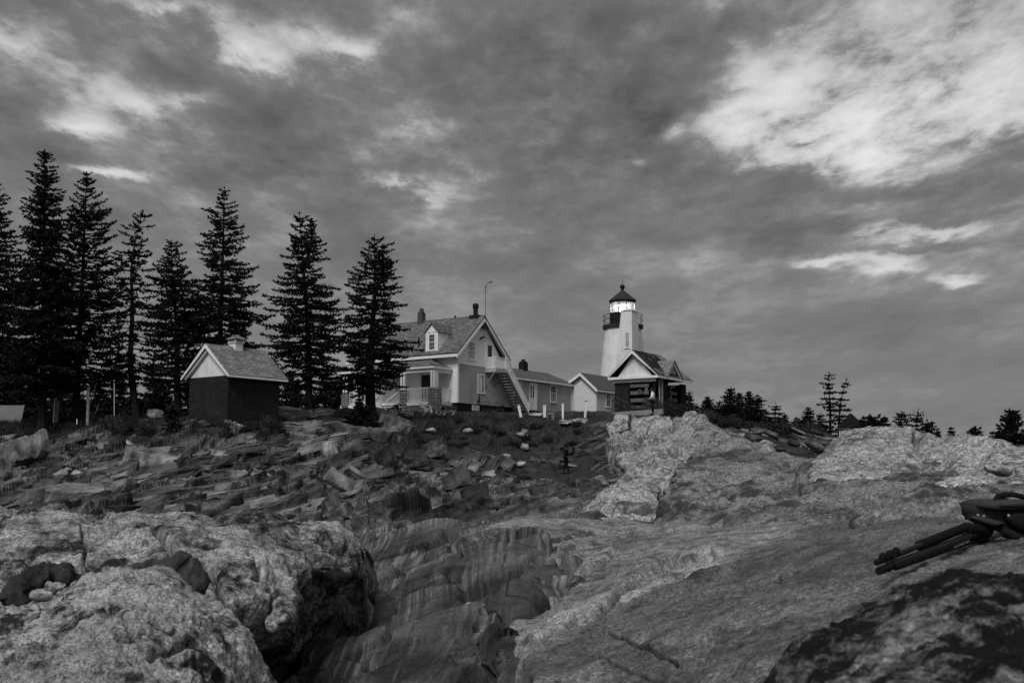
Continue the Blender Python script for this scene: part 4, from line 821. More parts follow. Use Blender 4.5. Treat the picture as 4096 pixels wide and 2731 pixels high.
tr_ = nn_('ShaderNodeBsdfTransparent'); tl_ = nn_('ShaderNodeBsdfTranslucent', ins={0: grey(.9)})
fac_ = nn_.ramp(nn_.noise(nt_.nodes.new('ShaderNodeTexCoord').outputs['Object'], 2.2, 3), [(.4, .2), (.6, .45)])
nt_.links.new(nn_('ShaderNodeMixShader', ins={0: fac_, 1: tr_, 2: tl_}).outputs[0], nt_.nodes['Material Output'].inputs[0])
for k in range(10):
    a = LA + k * 2 * math.pi / 10; a2 = a + 2 * math.pi / 10; P0 = Vector((math.cos(a), math.sin(a), 0)) * 1.09; P1 = Vector((math.cos(a2), math.sin(a2), 0)) * 1.09
    gp = MB(); gp.add([(P0.x, P0.y, gbm), (P1.x, P1.y, gbm), (P1.x, P1.y, gt), (P0.x, P0.y, gt)], [(0, 1, 2, 3)]); part(gp, 'lantern_pane', mg, T)
    mb_ = MB(); mb_.beam((P0.x * 1.01, P0.y * 1.01, gbm), (P0.x * 1.01, P0.y * 1.01, gt), .045, .045, (1, 0, 0)); part(mb_, 'mullion', M_black, T)
hd = MB(); hd.lathe([(1.08, gt - .02), (1.13, gt - .02), (1.14, gt + .18), (1.22, gt + .2), (1.22, gt + .24), (.28, gt + 1.0), (.2, gt + 1.02), (.19, gt + 1.08), (.1, gt + 1.14), (.1, gt + 1.2), (.16, gt + 1.22), (.08, gt + 1.27)], 10, rot=LA)
hd.v = hd.v; lr = part(hd, 'lantern_roof', M_rust, T)
ce = MB(); ce.lathe([(1.07, gt + .12), (1.07, gt + .14)], 20); part(ce, 'lantern_ceiling', M_white, T)
bl = MB(); bl.lathe([(.04, gt + 1.24), (.17, gt + 1.3), (.22, gt + 1.42), (.21, gt + 1.52), (.13, gt + 1.62), (.04, gt + 1.66)], 20); bl.tube([(0, 0, gt + 1.6), (0, 0, gt + 1.85), (0, 0, gt + 2.2)], [.035, .018, .004], 8); part(bl, 'ventilator_ball', M_black, T, smooth=True)
lamp = MB(); lamp.lathe([(.05, gz + 1.08), (.20, gz + 1.14), (.27, gz + 1.32), (.27, gz + 1.42), (.20, gz + 1.6), (.05, gz + 1.66)], 24); part(lamp, 'lamp', emis('lamp_light', 32), T, smooth=True)
le = MB(); le.lathe([(.62, gz + 1.78), (.66, gz + 1.78), (.66, gz + 1.9), (.62, gz + 1.9)], 24); part(le, 'lens_ring', M_white, T)
for k in range(6):
    lc = MB(); a = LA + .5 + k * math.pi / 3; lc.beam((.62 * math.cos(a), .62 * math.sin(a), gz + 1.05), (.62 * math.cos(a), .62 * math.sin(a), gz + 1.8), .07, .05, (1, 0, 0)); part(lc, 'lens_post', M_white, T)
gr = MB()
for h_ in (.42, .86):
    gr.tube([(1.72 * math.cos(t), 1.72 * math.sin(t), gz + h_) for t in np.linspace(0, 2 * math.pi, 49)], .02, 5, cap=False)
for k in range(8):
    a = R(-90 + 22 + 45 * k); gr.tube([(1.72 * math.cos(a), 1.72 * math.sin(a), gz), (1.72 * math.cos(a), 1.72 * math.sin(a), gz + .87)], .022, 5)
part(gr, 'gallery_railing', M_black, T)
# clapboarded stair shaft in front of the tower
SC = W(2532, 1640, 92.6); Sh = empty('stair_shaft', (SC.x, SC.y, 0), 1.0053, None); Sh.parent = T; Sh.location = (SC.x - TX, SC.y - TY, 0)
zt_ = W(2532, 1240, 92.6).z; zb_ = 4.2
def lw_at(z): f = (z - 5.45) / (zt_ - 5.45); return 2.02 * (1 - f) + .98 * f
def rw_at(z): f = (z - 5.45) / (zt_ - 5.45); return 1.66 * (1 - f) + 1.12 * f
cs = MB(); cs.add([(0, 0, zb_), (rw_at(zb_), 0, zb_), (rw_at(zb_), lw_at(zb_), zb_), (0, lw_at(zb_), zb_), (0, 0, zt_), (rw_at(zt_), 0, zt_), (rw_at(zt_), lw_at(zt_), zt_), (0, lw_at(zt_), zt_)], [(0,3,2,1),(4,5,6,7),(0,1,5,4),(1,2,6,5),(2,3,7,6),(3,0,4,7)])
clapboard(cs, (-.004, 0, 0), (0, 1, 0), (-1, 0, 0), zb_, zt_, .155, lambda z: (-.01, lw_at(z)), .02); clapboard(cs, (0, -.004, 0), (1, 0, 0), (0, -1, 0), zb_, zt_, .155, lambda z: (-.01, rw_at(z)), .02)
Shm = cs.build('stair_shaft_wall', M_white, T); 
bpy.data.objects.remove(Sh); Shm.location = (SC.x - TX, SC.y - TY, 0); Shm.rotation_euler = (0, 0, 1.0053)
cp = MB(); cp.add([(-.1, -.1, zt_), (1.25, -.1, zt_), (1.25, 1.12, zt_), (-.1, 1.12, zt_), (.3, .3, zt_ + .24), (.8, .3, zt_ + .24), (.8, .7, zt_ + .24), (.3, .7, zt_ + .24)], [(0,3,2,1),(4,5,6,7),(0,1,5,4),(1,2,6,5),(2,3,7,6),(3,0,4,7)]); part(cp, 'shaft_cap', M_white, Shm)
T.scale = (1.07, 1.07, 1.07); T.location = (TX * 1.07, TY * 1.07, 0)     # the tower stands behind the stucco passage
def fx(px, py):     # local y, z on the shaft's left face
    r = ray(px, py); c, s = math.cos(1.0053), math.sin(1.0053); t = (SC.x * c + SC.y * s) / (r.x * c + r.y * s); P = r * t; return -(P.x - SC.x) * s + (P.y - SC.y) * c, P.z
(wa, wz1), (wb, wz0) = fx(2499.5, 1329), fx(2520, 1391); window(Shm, 'y', min(wa, wb), max(wa, wb), wz0, wz1, 0, -1, cols=2, rows=2, frame=.07, gl=glassmat('pale_glass', .22, .3))
# ------------------------------------------------------------------ storm-damaged bell house
B = empty('bell_house', (7.7213 * 1.4, 84, 3.4717 * 1.4), 1.0053, 'storm-damaged brick bell house with torn roof, boarded openings and a small dormer beside the lighthouse', 'building')
BL, BWd, BE, BR = 5.75, 3.42, 2.42, 4.72; byc = 1.72; ov = .4
w_ = MB(); w_.box(0, .2, 2.2, BWd, -.6, BE); w_.box(0, .2, .45, 2.2, 2.2, BE); w_.box(0, .2, .45, 2.2, -.6, .25); w_.box(4.85, BL, 0, .2, -.6, BE); w_.box(.2, BL, BWd - .2, BWd, -.6, BE); w_.box(BL - .2, BL, .2, BWd - .2, -.6, BE); w_.box(1.3, 2.35, 0, .2, -.6, BE); w_.box(.2, 4.85, 0, .2, -.6, .3); w_.box(.0, 1.3, .0, .2, 1.95, BE)
part(w_, 'wall', M_brick, B)
iw = MB(); iw.box(.9, 1.0, .2, BWd - .2, -.5, BE); iw.box(1.0, BL - .2, 1.4, 1.5, -.5, BE); iw.box(.2, BL - .2, .2, BWd - .2, -.62, -.5); part(iw, 'dark_interior', paint('painted_interior_dark', .008, .95, .4, 4), B)  # near-black sheets added to paint the darkness behind the openings
gm = MB(); gm.prism([(.05, 0, BE), (.05, BWd, BE), (.05, byc, BR - .1)], (.1, 0, 0)); clapboard(gm, (.05, 0, 0), (0, 1, 0), (-1, 0, 0), BE + .32, BR - .3, .165, lambda z: ((byc + .1) * (z - BE) / (BR - BE), BWd - (BWd - byc + .1) * (z - BE) / (BR - BE)), .02); part(gm, 'gable', M_white, B)
gt_ = MB(); gt_.box(-ov, 0.06, -.38, BWd + .38, BE + .12, BE + .26); gt_.box(-.14, .06, -.05, BWd + .1, BE - .12, BE + .118); gt_.box(-ov + .002, 0, -.36, BWd + .36, BE + .262, BE + .30)
for ya, yb in ((-.42, byc), (BWd + .42, byc)): a, b = Vector((-ov - .02, ya, BE + .28)), Vector((-ov - .02, yb, BR + .02)); gt_.prism([a, b, b - Vector((0, 0, .26)), a - Vector((0, 0, .05))], (.12, 0, 0))
gt_.box(-ov, BL + .35, -.44, -.38, BE + .12, BE + .30); part(gt_, 'cornice', M_trim, B)
bR = MB(); q = roof_slab([(-ov, -.45, BE + .31), (BL + .4, -.45, BE + .31), (4.9, byc, BR + .06), (-ov, byc, BR + .06)], .06); bR.add(q.v, q.f)
q = roof_slab([(-ov, BWd + .45, BE + .31), (BL + .4, BWd + .45, BE + .31), (4.9, byc, BR + .06), (-ov, byc, BR + .06)], .06); bR.add(q.v, q.f); bR.prism([(BL + .4, -.45, BE + .31), (BL + .4, BWd + .45, BE + .31), (4.9, byc, BR + .06)], (-.05, 0, -.05))
bro = part(bR, 'roof', M_tar, B, 'black torn roof with patches of bare shingles')
def on_roof(x, y, o=.02): return Vector((x, y, BE + .31 + (y + .45) * (BR - BE - .25) / (byc + .45) + o))
rr = random.Random(5); sh = MB()
def flap(x, y, w, h, tilt=.0):
    a, b, c, d = on_roof(x, y), on_roof(x + w, y), on_roof(x + w + tilt, y + h, .03), on_roof(x + tilt, y + h, .03); sh.add([a, b, c, d] + [p - Vector((0, 0, .025)) for p in (a, b, c, d)], [(0,1,2,3),(4,7,6,5),(0,4,5,1),(1,5,6,2),(2,6,7,3),(3,7,4,0)])
for k in range(26):
    x = rr.uniform(0, 1.15); y = rr.choice((-.42, -.28, -.14, 0.02)); flap(x, y, rr.uniform(.09, .18), .15, rr.uniform(-.03, .03))
for row in range(13):
    y = -.42 + row * .165; x = 3.9 - row * .02
    while x < 6.0 - row * .1:
        wv = rr.uniform(.1, .2)
        if rr.random() < .8 and x + wv < BL + .38 - (y + .45) * .6: flap(x, y, wv - .015, .17, rr.uniform(-.01, .01))
        x += wv
for k in range(9): flap(-.38 + rr.uniform(0, .1), -.3 + k * .22, .1, .15)
for k in range(14): flap(rr.uniform(.1, 4.4), rr.uniform(.9, 1.6), .05, .12)
part(sh, 'bare_shingles', M_roof2, bro)
# small dormer gable on the right slope
yd, xd0, xd1, xp, zd0, zd1 = -.42, 1.15, 4.0, 2.52, BE + .3, 4.05
dg_ = MB(); 
for xa in (xd0, xd1): a, b = Vector((xa, yd - .03, zd0)), Vector((xp, yd - .03, zd1)); sg = 1 if xa < xp else -1; dg_.prism([a, b, b - Vector((0, 0, .42)), a + Vector((sg * .36, 0, 0))], (0, .14, 0))
dgo = part(dg_, 'dormer', M_pwood, B, 'small open gable dormer of weathered bare wood')
dk_ = MB(); dk_.prism([(xd0 + .2, yd + .12, zd0), (xd1 - .2, yd + .12, zd0), (xp, yd + .12, zd1 - .2)], (0, .04, 0)); part(dk_, 'dormer_back', M_dwood, dgo)
db = MB(); db.box(1.9, 2.75, yd + .06, yd + .1, 3.0, 3.35); db.box(2.15, 2.6, yd + .05, yd + .09, 3.36, 3.6); db.box(1.6, 3.5, yd + .0, yd + .04, zd0 + .03, zd0 + .13); db.box(2.7, 2.9, yd + .03, yd + .07, 2.95, 3.5); part(db, 'dormer_boards', M_wood, dgo)
dro = MB()
ytop = (zd1 - BE - .31) * (byc + .45) / (BR - BE - .25) - .45
for xa in (xd0 - .12, xd1 + .12):
    q = roof_slab([(xa, yd - .1, zd0 - .03), (xa, yd + .1, zd0 + .02), (xp, ytop + .1, zd1 + .06), (xp, yd - .1, zd1 + .06)], .05); dro.add(q.v, q.f)
part(dro, 'dormer_roof', M_roof2, dgo)
M_boards = paint('weathered_plywood', .10, .85, .4, 5)
# boarded openings
bd = MB()
for k, (z0, z1) in enumerate(((1.9, 2.14), (1.34, 1.62), (.78, 1.06), (.28, .5))):
    bo_ = MB(); bo_.box(-.05, -.01, .5 + .03 * (k % 2), 2.1 - .02 * k, z0, z1); part(bo_, 'board', M_boards, B)
for y0_, y1_, z0, z1 in ((.62, .85, 1.62, 1.9), (.55, .75, .5, .8), (1.2, 1.42, 1.62, 1.75)):
    bo_ = MB(); bo_.box(-.03, .0, y0_, y1_, z0, z1); part(bo_, 'board', M_boards, B)
for (x0_, x1_, z0, z1) in ((2.6, 3.6, 2.0, 2.2), (2.6, 3.9, 1.45, 1.7), (2.6, 3.1, .95, 1.2), (3.45, 3.9, .95, 1.2), (2.6, 3.9, .4, .62), (2.62, 2.8, .3, 2.2)):
    bo_ = MB(); bo_.box(x0_, x1_, -.04, -.0, z0, z1); part(bo_, 'board', M_boards, B)
for (y0_, y1_, z0, z1) in ((-.0, .42, 1.55, 1.8), (.0, .4, .9, 1.15), (.0, .38, .3, .5), (.02, .12, .2, 1.9)):
    bo_ = MB(); bo_.box(.02, .06, y0_, y1_, z0, z1); part(bo_, 'board', M_dwood, B)
for (xx, yy, zz, w2, mt) in ((.28, -.22, -.3, .09, M_wood), (.68, -.25, -.3, .11, M_wood)):
    po = MB(); po.box(xx - w2/2, xx + w2/2, yy - w2/2, yy + w2/2, zz, BE + .12); part(po, 'support_post', mt, B)
bx_ = MB(); bx_.box(-.09, -.05, .95, 1.35, 1.33, 1.66); sg_ = part(bx_, 'notice_board', M_black, B); bx_ = MB(); bx_.box(-.095, -.0905, 1.0, 1.3, 1.42, 1.445); bx_.box(-.095, -.0905, 1.0, 1.3, 1.49, 1.51); bx_.box(-.095, -.0905, 1.1, 1.2, 1.55, 1.62); part(bx_, 'notice_print', M_wood, sg_)
# debris net draped round the foot of the bell house
nm = bpy.data.materials.new('black_debris_net'); nm.use_nodes = True; nt_ = nm.node_tree; nn_ = N(nt_); uvn = nt_.nodes.new('ShaderNodeTexCoord').outputs['UV']; s3 = nn_('ShaderNodeSeparateXYZ', ins={0: uvn})
fu = nn_.math('FRACT', nn_.math('MULTIPLY', s3.outputs[0], 18)); fv = nn_.math('FRACT', nn_.math('MULTIPLY', s3.outputs[1], 22)); hole = nn_.math('MULTIPLY', nn_.math('GREATER_THAN', fu, .38), nn_.math('GREATER_THAN', fv, .45))
nt_.nodes['Principled BSDF'].inputs['Base Color'].default_value = grey(.012); nt_.links.new(nn_('ShaderNodeMixShader', ins={0: hole, 1: nt_.nodes['Principled BSDF'].outputs[0], 2: nn_('ShaderNodeBsdfTransparent')}).outputs[0], nt_.nodes['Material Output'].inputs[0])
path = [(-.25, 3.6), (-.3, 2.6), (-.28, 1.6), (-.3, .8), (-.12, .1), (.2, -.38), (.9, -.42), (2.2, -.36), (3.4, -.42), (4.6, -.36), (5.9, -.3)]
tt_ = np.linspace(0, 1, len(path)); Pn = hermite(tt_, np.array(path), np.linspace(0, 1, 90)); nv = []
for j in range(14):
    for i in range(90):
        t = i / 89; topz = .95 + .22 * math.sin(t * 21) + .1 * math.sin(t * 47) - (.25 if .15 < t < .3 else 0); f = j / 13
        bulge = .05 * math.sin(i * .8 + j * .9) + .04 * math.sin(i * .31 - j)
        nx_, ny_ = (-1, 0) if t < .42 else (0, -1); nv.append((Pn[i][0] + nx_ * abs(bulge), Pn[i][1] + ny_ * abs(bulge), -.5 + (topz + .5) * f))
nf = [(j * 90 + i, j * 90 + i + 1, (j + 1) * 90 + i + 1, (j + 1) * 90 + i) for j in range(13) for i in range(89)]
net = MB(); net.add(nv, nf); no_ = part(net, 'debris_net', nm, None, smooth=True); no_.location = B.location; no_.rotation_euler = (0, 0, 1.0053)
tag(no_, 'sagging black mesh netting wrapped round the foot of the bell house', 'netting')
tb_ = MB(); a, b = W(2385, 1664, 80.5), W(2652, 1645, 77.6); tb_.beam(a, b, .2, .36); tag(part(tb_, 'timber_beam', M_wood, None), 'long grey timber beam lying along the ground before the bell house', 'beam')
# ------------------------------------------------------------------ brick oil house
S = empty('oil_house', (-15.3, 60, 2.96), .9365, 'small dark brick oil house with a white gable, shingled roof and white cupola', 'outbuilding')
SL, SW_, SE, SR = 3.63, 3.28, 2.50, 4.3; sy = SW_ / 2
w_ = MB(); w_.box(0, SL, 0, SW_, -.6, SE); part(w_, 'wall', M_brick, S)
gm = MB(); gm.prism([(-.02, -.02, SE - .02), (-.02, SW_ + .02, SE - .02), (-.02, sy, SR - .12)], (.1, 0, 0)); gm.prism([(SL - .08, -.02, SE), (SL - .08, SW_ + .02, SE), (SL - .08, sy, SR - .12)], (.1, 0, 0)); part(gm, 'gable', M_white, S)
rf = MB(); ys = .36
for y0_ in (-ys, SW_ + ys): q = roof_slab([(-.3, y0_, SE + .02), (SL + .32, y0_, SE + .02), (SL + .32, sy, SR), (-.3, sy, SR)], .07); rf.add(q.v, q.f)
ro = part(rf, 'roof', M_roof2, S)
fa = MB(); fa.box(-.27, SL + .3, -ys - .03, -ys + .05, SE - .14, SE - .03)
for y0_ in (-ys - .02, SW_ + ys + .02): a, b = Vector((-.33, y0_, SE - .03)), Vector((-.33, sy, SR - .03)); fa.prism([a, b, b - Vector((0, 0, .22)), a - Vector((0, 0, .12))], (.06, 0, 0)); a2, b2 = Vector((-.2, y0_ + (.22 if y0_ < 0 else -.22), SE - .03)), Vector((-.2, sy, SR - .28)); fa.prism([a2, b2, b2 - Vector((0, 0, .14)), a2 - Vector((0, 0, .1))], (.12, 0, 0))
part(fa, 'fascia', M_trim, S)
so_ = MB(); so_.box(-.25, 0, -ys + .05, SW_ + ys - .05, SE - .035, SE - .01) if False else None
for y0_ in (-ys, SW_ + ys): a, b = Vector((-.27, y0_, SE - .07)), Vector((-.27, sy, SR - .07)); so_.prism([a, b, b - Vector((0, 0, .02)), a - Vector((0, 0, .02))], (.26, 0, 0))
part(so_, 'soffit', M_whiteclap, S)
cu = MB(); cx = 1.82; cu.box(cx - .27, cx + .27, sy - .27, sy + .27, 3.9, 4.52); cu.box(cx - .33, cx + .33, sy - .33, sy + .33, 4.50, 4.54)
for sx_ in (-1, 1):
    for sy_ in (-1, 1): cu.box(cx + sx_ * .27 - .035, cx + sx_ * .27 + .035, sy + sy_ * .27 - .035, sy + sy_ * .27 + .035, 4.54, 4.76)
co2 = part(cu, 'cupola', M_white, S); lv = MB()
for k in range(3): z = 4.57 + k * .07; lv.box(cx - .27, cx + .27, sy - .29, sy - .26, z, z + .022); lv.box(cx - .29, cx - .26, sy - .27, sy + .27, z, z + .022)
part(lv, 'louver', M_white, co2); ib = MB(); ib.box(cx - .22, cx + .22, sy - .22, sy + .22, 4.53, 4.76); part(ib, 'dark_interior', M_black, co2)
cr = MB(); cr.add([(cx - .4, sy - .4, 4.74), (cx + .4, sy - .4, 4.74), (cx + .4, sy + .4, 4.74), (cx - .4, sy + .4, 4.74), (cx, sy, 4.99), (cx - .4, sy - .4, 4.70), (cx + .4, sy - .4, 4.70), (cx + .4, sy + .4, 4.70), (cx - .4, sy + .4, 4.70)], [(0,1,4),(1,2,4),(2,3,4),(3,0,4),(5,8,7,6),(0,5,6,1),(1,6,7,2),(2,7,8,3),(3,8,5,0)]); part(cr, 'cupola_roof', M_roof2, co2)
# ------------------------------------------------------------------ far left shed roof, far right gazebo
L = empty('shed', tuple(W(20, 1700, 76)), 0, 'low grey shed roof at the far left edge among the trees', 'shed')
lm = MB(); lm.prism([(-4, 0, .25), (1.45, 0, .25), (.92, .0, 1.35), (-4, 0, 1.35)], (0, 3.2, 0)); 
a = [(-4, -1.2, .1), (1.6, -1.2, .1), (.9, .8, 1.4), (-4, .8, 1.4)]; q = roof_slab(a, .08); part(q, 'roof', paint('grey_shed_roof', .12, .95, .3, 4), L); 
lm = MB(); lm.box(-4, 1.3, -.9, 2.5, -1, .1); part(lm, 'wall', M_dwood, L)
Gz = empty('gazebo', tuple(W(3406, 1745, 78)), R(20), 'dark pyramid-roofed shelter with white posts half hidden behind the granite dome', 'gazebo')
gm = MB(); zt = .62; gm.add([(-.75, -.75, zt), (.75, -.75, zt), (.75, .75, zt), (-.75, .75, zt), (0, 0, zt + 1.02)], [(0,1,4),(1,2,4),(2,3,4),(3,0,4),(0,3,2,1)]); part(gm, 'roof', paint('black_shake_roof', .012, .9, .4, 4), Gz)
for sx_ in (-1, 1):
    for sy_ in (-1, 1): po = MB(); po.box(sx_ * .55 - .04, sx_ * .55 + .04, sy_ * .55 - .04, sy_ * .55 + .04, -1.2, zt); part(po, 'post', M_white, Gz)
po = MB(); po.box(-.6, .6, -.62, -.56, zt - .12, zt - .02); po.box(-.62, -.56, -.55, .6, zt - .12, zt - .02); part(po, 'beam', M_white, Gz)
# ================================================================== TREES
def interp_prof(prof, v):
    a = np.array(prof, float); return [float(np.interp(v, a[:, 0], a[:, k])) for k in (1, 2)]
def conifer(name, Y, axis, prof, label, cat='tree', group=None, seed=1, trunk_r=.26, gap=.36, whorl=6, bare=.22, dens=1.35, blade=.22, clump=False, mat=None, bark=None, tops=(), jag=.48, upturn=.16, parent_only=False):
    """axis: trunk line as (px, py) from foot to tip; prof: (py, left half-width px, right half-width px)"""
    r_ = random.Random(seed); k = Y / FPX; ax = [W(px, py, Y) for px, py in axis]; base = ax[0].copy()
    root = empty(name, tuple(base), 0, label, cat, group)
    zs = [p.z for p in ax]; order = np.argsort(zs)
    def at(z): return Vector((float(np.interp(z, [zs[i] for i in order], [ax[i].x for i in order])), Y, z))
    ztop, zb = max(zs), min(zs); pyz = lambda z: pix((0, Y, z))[1]
    prof = sorted(prof); pz_lo = W(0, prof[-1][0], Y).z
    T_ = MB(); n_ = 14; pts = [at(zb - .6 + (ztop - zb + .6) * i / n_) - base for i in range(n_ + 1)]
    T_.tube(pts, [max(.012, trunk_r * (1 - .96 * i / n_) * (1.35 if i == 0 else 1)) for i in range(n_ + 1)], 8)
    V, F = [], []
    def blades(p, d, n, L, spread):
        for _ in range(n):
            q = Vector((d.x + r_.gauss(0, spread), d.y + r_.gauss(0, spread), d.z + r_.gauss(0, spread * .7))).normalized()
            s = q.cross(Vector((r_.gauss(0, 1), r_.gauss(0, 1), r_.gauss(0, 1)))).normalized() * blade * .24 * r_.uniform(.7, 1.3)
            e = p + q * L * r_.uniform(.6, 1.25); m = p + q * L * .4; b = len(V)
            V.extend((p, m + s, e, m - s)); F.append((b, b + 1, b + 2, b + 3))
    def branch(z, az, L, hfrac, o0):
        d = Vector((math.cos(az), math.sin(az), 0)); sd = Vector((-d.y, d.x, 0))
        slope = .34 * max(0, hfrac - .62) / .38 - .34 * max(0, .62 - hfrac) + r_.uniform(-.1, .1); up = upturn * r_.uniform(.6, 1.3)
        P = lambda t: o0 + d * (L * t) + Vector((0, 0, L * (slope * t + up * t * t * t - .12 * t * t)))
        br_ = .028 * trunk_r / .26 + .012 * L
        if L > .5: T_.tube([P(t) for t in (0, .3, .6, .9)], [br_, br_ * .7, br_ * .45, br_ * .2], 4, cap=False)
        t = bare + r_.uniform(-.06, .06) if L > .9 else .05
        stp = .11 / max(L, .25) / dens
        while t < 1.0:
            p = P(t); w = min(.34 * L * (1 - t) + .22, .95) * r_.uniform(.6, 1.15)
            if clump: w *= .9 if t > .7 else .5
            for s_ in (-1, 1):
                td = (d * r_.uniform(.35, .9) + sd * s_ * r_.uniform(.5, 1) + Vector((0, 0, r_.uniform(-.6, .08)))).normalized(); nseg = max(1, int(w / .2))
                for q in range(nseg): blades(p + td * (w * q / nseg), td, 2, blade * (1 if hfrac < .85 else .75), .36)
            if r_.random() < .5: blades(p, (d * .5 + Vector((0, 0, .8))).normalized(), 1, blade * .8, .35)
            t += stp * (1 if not clump or t > .6 else 2.2)
        blades(P(1.0), (d + Vector((0, 0, .1))).normalized(), 3, blade * .95, .35)
    z = max(pz_lo, zb + .2)
    while z < ztop - .12:
        rl, rr_ = interp_prof(prof, pyz(z)); hf = (z - zb) / (ztop - zb); wd_ = 1 + .16 * max(0, min(1, (.75 - hf) / .4)); rl *= wd_; rr_ *= wd_; a0 = r_.uniform(0, 6.28); o0 = at(z) - base
        nb = max(3, int(whorl * (1.0 if hf < .85 else .62)))
        for i in range(nb):
            az = a0 + 6.283 * i / nb + r_.uniform(-.35, .35); c = math.cos(az); L = ((rr_ if c > 0 else rl) * abs(c) + .5 * (rl + rr_) * (1 - abs(c))) * k * r_.uniform(1 - jag, 1.12) * 1.16
            if r_.random() < .14: L *= .45
            elif r_.random() < .08: L *= 1.22
            branch(z + r_.uniform(-.1, .1), az, max(L, .12), hf, o0)
        z += gap * r_.uniform(.6, 1.55) * (.68 if hf < .8 else .6)
    tip = at(ztop) - base; blades(tip - Vector((0, 0, .45)), Vector((0, 0, 1)), 7, blade * .9, .18); blades(tip - Vector((0, 0, .12)), Vector((0, 0, 1)), 3, blade, .1)
    for tx, ty, tw, zl in tops:                    # second leaders
        tp = W(tx, ty, Y); lo = at(W(0, zl, Y).z); T_.tube([lo - base, Vector((tp.x, Y + .2, (lo.z + tp.z) / 2)) - base, tp - base], [trunk_r * .5, trunk_r * .35, .02], 6)
        zz = (lo.z + tp.z) / 2 - .4
        while zz < tp.z - .1:
            f = (tp.z - zz) / (tp.z - lo.z); o0 = Vector((tp.x, Y + .2, zz)) - base
            for i in range(5): branch(zz, r_.uniform(0, 6.28), (tw * k * f + .12) * r_.uniform(.7, 1.15), .92, o0)
            zz += gap * .6
        blades(tp - base - Vector((0, 0, .3)), Vector((0, 0, 1)), 8, blade, .25)
    part(T_, 'trunk', bark or M_bark, root, uv=False)
    link_mesh('crown', fast_mesh('crown', np.array([tuple(v) for v in V]), np.array(F)), mat or M_needle, root)
    return root
GL = 'tall spruces on the left'
conifer('spruce_tree', 64, [(-40,1700),(-35,1200),(-22,700)], [(700,15,15),(800,45,45),(1000,80,95),(1200,110,125),(1400,120,120),(1540,90,90)], 'tall spruce cut off by the left edge of the picture', seed=3, group=GL)
conifer('spruce_tree', 62, [(168,1705),(175,1300),(178,900),(180,600)], [(600,10,12),(680,42,42),(740,52,55),(850,80,78),(950,78,105),(1050,115,115),(1200,140,130),(1350,165,140),(1480,150,150),(1570,100,110)], 'tallest spruce of the left row, dense and black with full low branches', seed=5, group=GL, bare=.15, dens=1.15, whorl=7)
conifer('spruce_tree', 65, [(300,1700),(320,1300),(335,1000),(347,690)], [(690,10,10),(770,42,42),(830,55,70),(900,70,95),(960,70,115),(1060,90,130),(1150,100,150),(1300,110,165),(1450,120,170),(1540,80,110)], 'tall spruce with many visible bare limbs, right of the tallest spruce', seed=8, group=GL, bare=.42, upturn=.3)
conifer('spruce_tree', 66, [(548,1695),(520,1450),(530,1250),(524,1060),(548,930),(572,843)], [(843,20,40),(880,38,38),(920,45,52),(970,85,65),(1010,55,60),(1060,95,100),(1150,85,85),(1250,100,95),(1350,110,110),(1480,100,110),(1530,60,60)], 'thin gappy spruce with a crooked leaning top', seed=11, group=GL, bare=.45, gap=.5, whorl=5, jag=.5)
conifer('spruce_tree', 66, [(712,1665),(706,1300),(690,1100),(684,965)], [(965,14,14),(1010,35,42),(1050,45,62),(1110,85,70),(1180,100,110),(1260,110,120),(1360,110,130),(1450,100,110),(1560,80,80)], 'short spruce standing between the crooked spruce and the one behind the oil house', seed=14, group=GL, bare=.3)
conifer('spruce_tree', 68, [(884,1690),(882,1300),(892,1000),(897,750)], [(752,8,8),(800,28,26),(835,40,60),(880,90,62),(930,66,72),(980,105,105),(1030,70,90),(1090,95,118),(1150,105,125),(1200,160,150),(1290,165,150),(1340,170,140),(1420,150,165),(1520,110,120)], 'tall open spruce rising straight behind the brick oil house', seed=17, group=GL, bare=.3, gap=.46)
conifer('spruce_tree', 68, [(1237,1650),(1232,1300),(1212,1050),(1197,852)], [(852,10,10),(910,28,70),(960,55,78),(1010,55,100),(1080,85,100),(1130,95,118),(1190,150,118),(1260,110,125),(1310,140,160),(1400,150,150),(1500,130,120),(1590,110,110)], 'twin-topped spruce midway between the oil house and the white house', seed=20, group=GL, bare=.3, tops=[(1247,872,48,1080)], gap=.44, jag=.55)
conifer('spruce_tree', 72, [(1482,1640),(1480,1450),(1500,1150),(1498,940)], [(940,12,12),(1000,40,70),(1060,65,75),(1120,105,105),(1180,105,108),(1250,115,118),(1330,130,135),(1390,130,178),(1450,140,160),(1510,150,130),(1560,110,60)], 'spruce standing right in front of the white house, hiding its porch', seed=23, group=GL, bare=.32, tops=[(1531,972,42,1180)], trunk_r=.36, gap=.44, jag=.52)
lb = MB(); 
# the dark thicket behind them
BG = 'dark conifers behind the tall spruces'
for i, (px, top, hw, Yb) in enumerate([(-60,1430,90,84),(60,1450,85,88),(120,1500,80,82),(230,1470,80,90),(300,1520,70,84),(390,1500,75,88),(470,1450,70,92),(610,1430,70,88),(640,1520,70,84),(760,1500,70,86),(800,1440,70,92),(1010,1480,80,90),(1080,1420,80,94),(1160,1500,80,88),(1300,1490,70,92),(1380,1470,70,96),(1340,1540,60,86),(-120,1400,90,90),(540,1560,60,82),(20,1560,70,80),(440,1590,60,80)]):
    conifer('conifer', Yb, [(px,1700),(px + 6,top)], [(top,8,8),(top + 60,hw * .5,hw * .5),(1640,hw,hw),(1700,hw,hw)], 'dark low conifer in the thicket behind the tall left spruces', seed=40 + i, group=BG, gap=.5, whorl=6, dens=.8, blade=.36, bare=.05, trunk_r=.15)
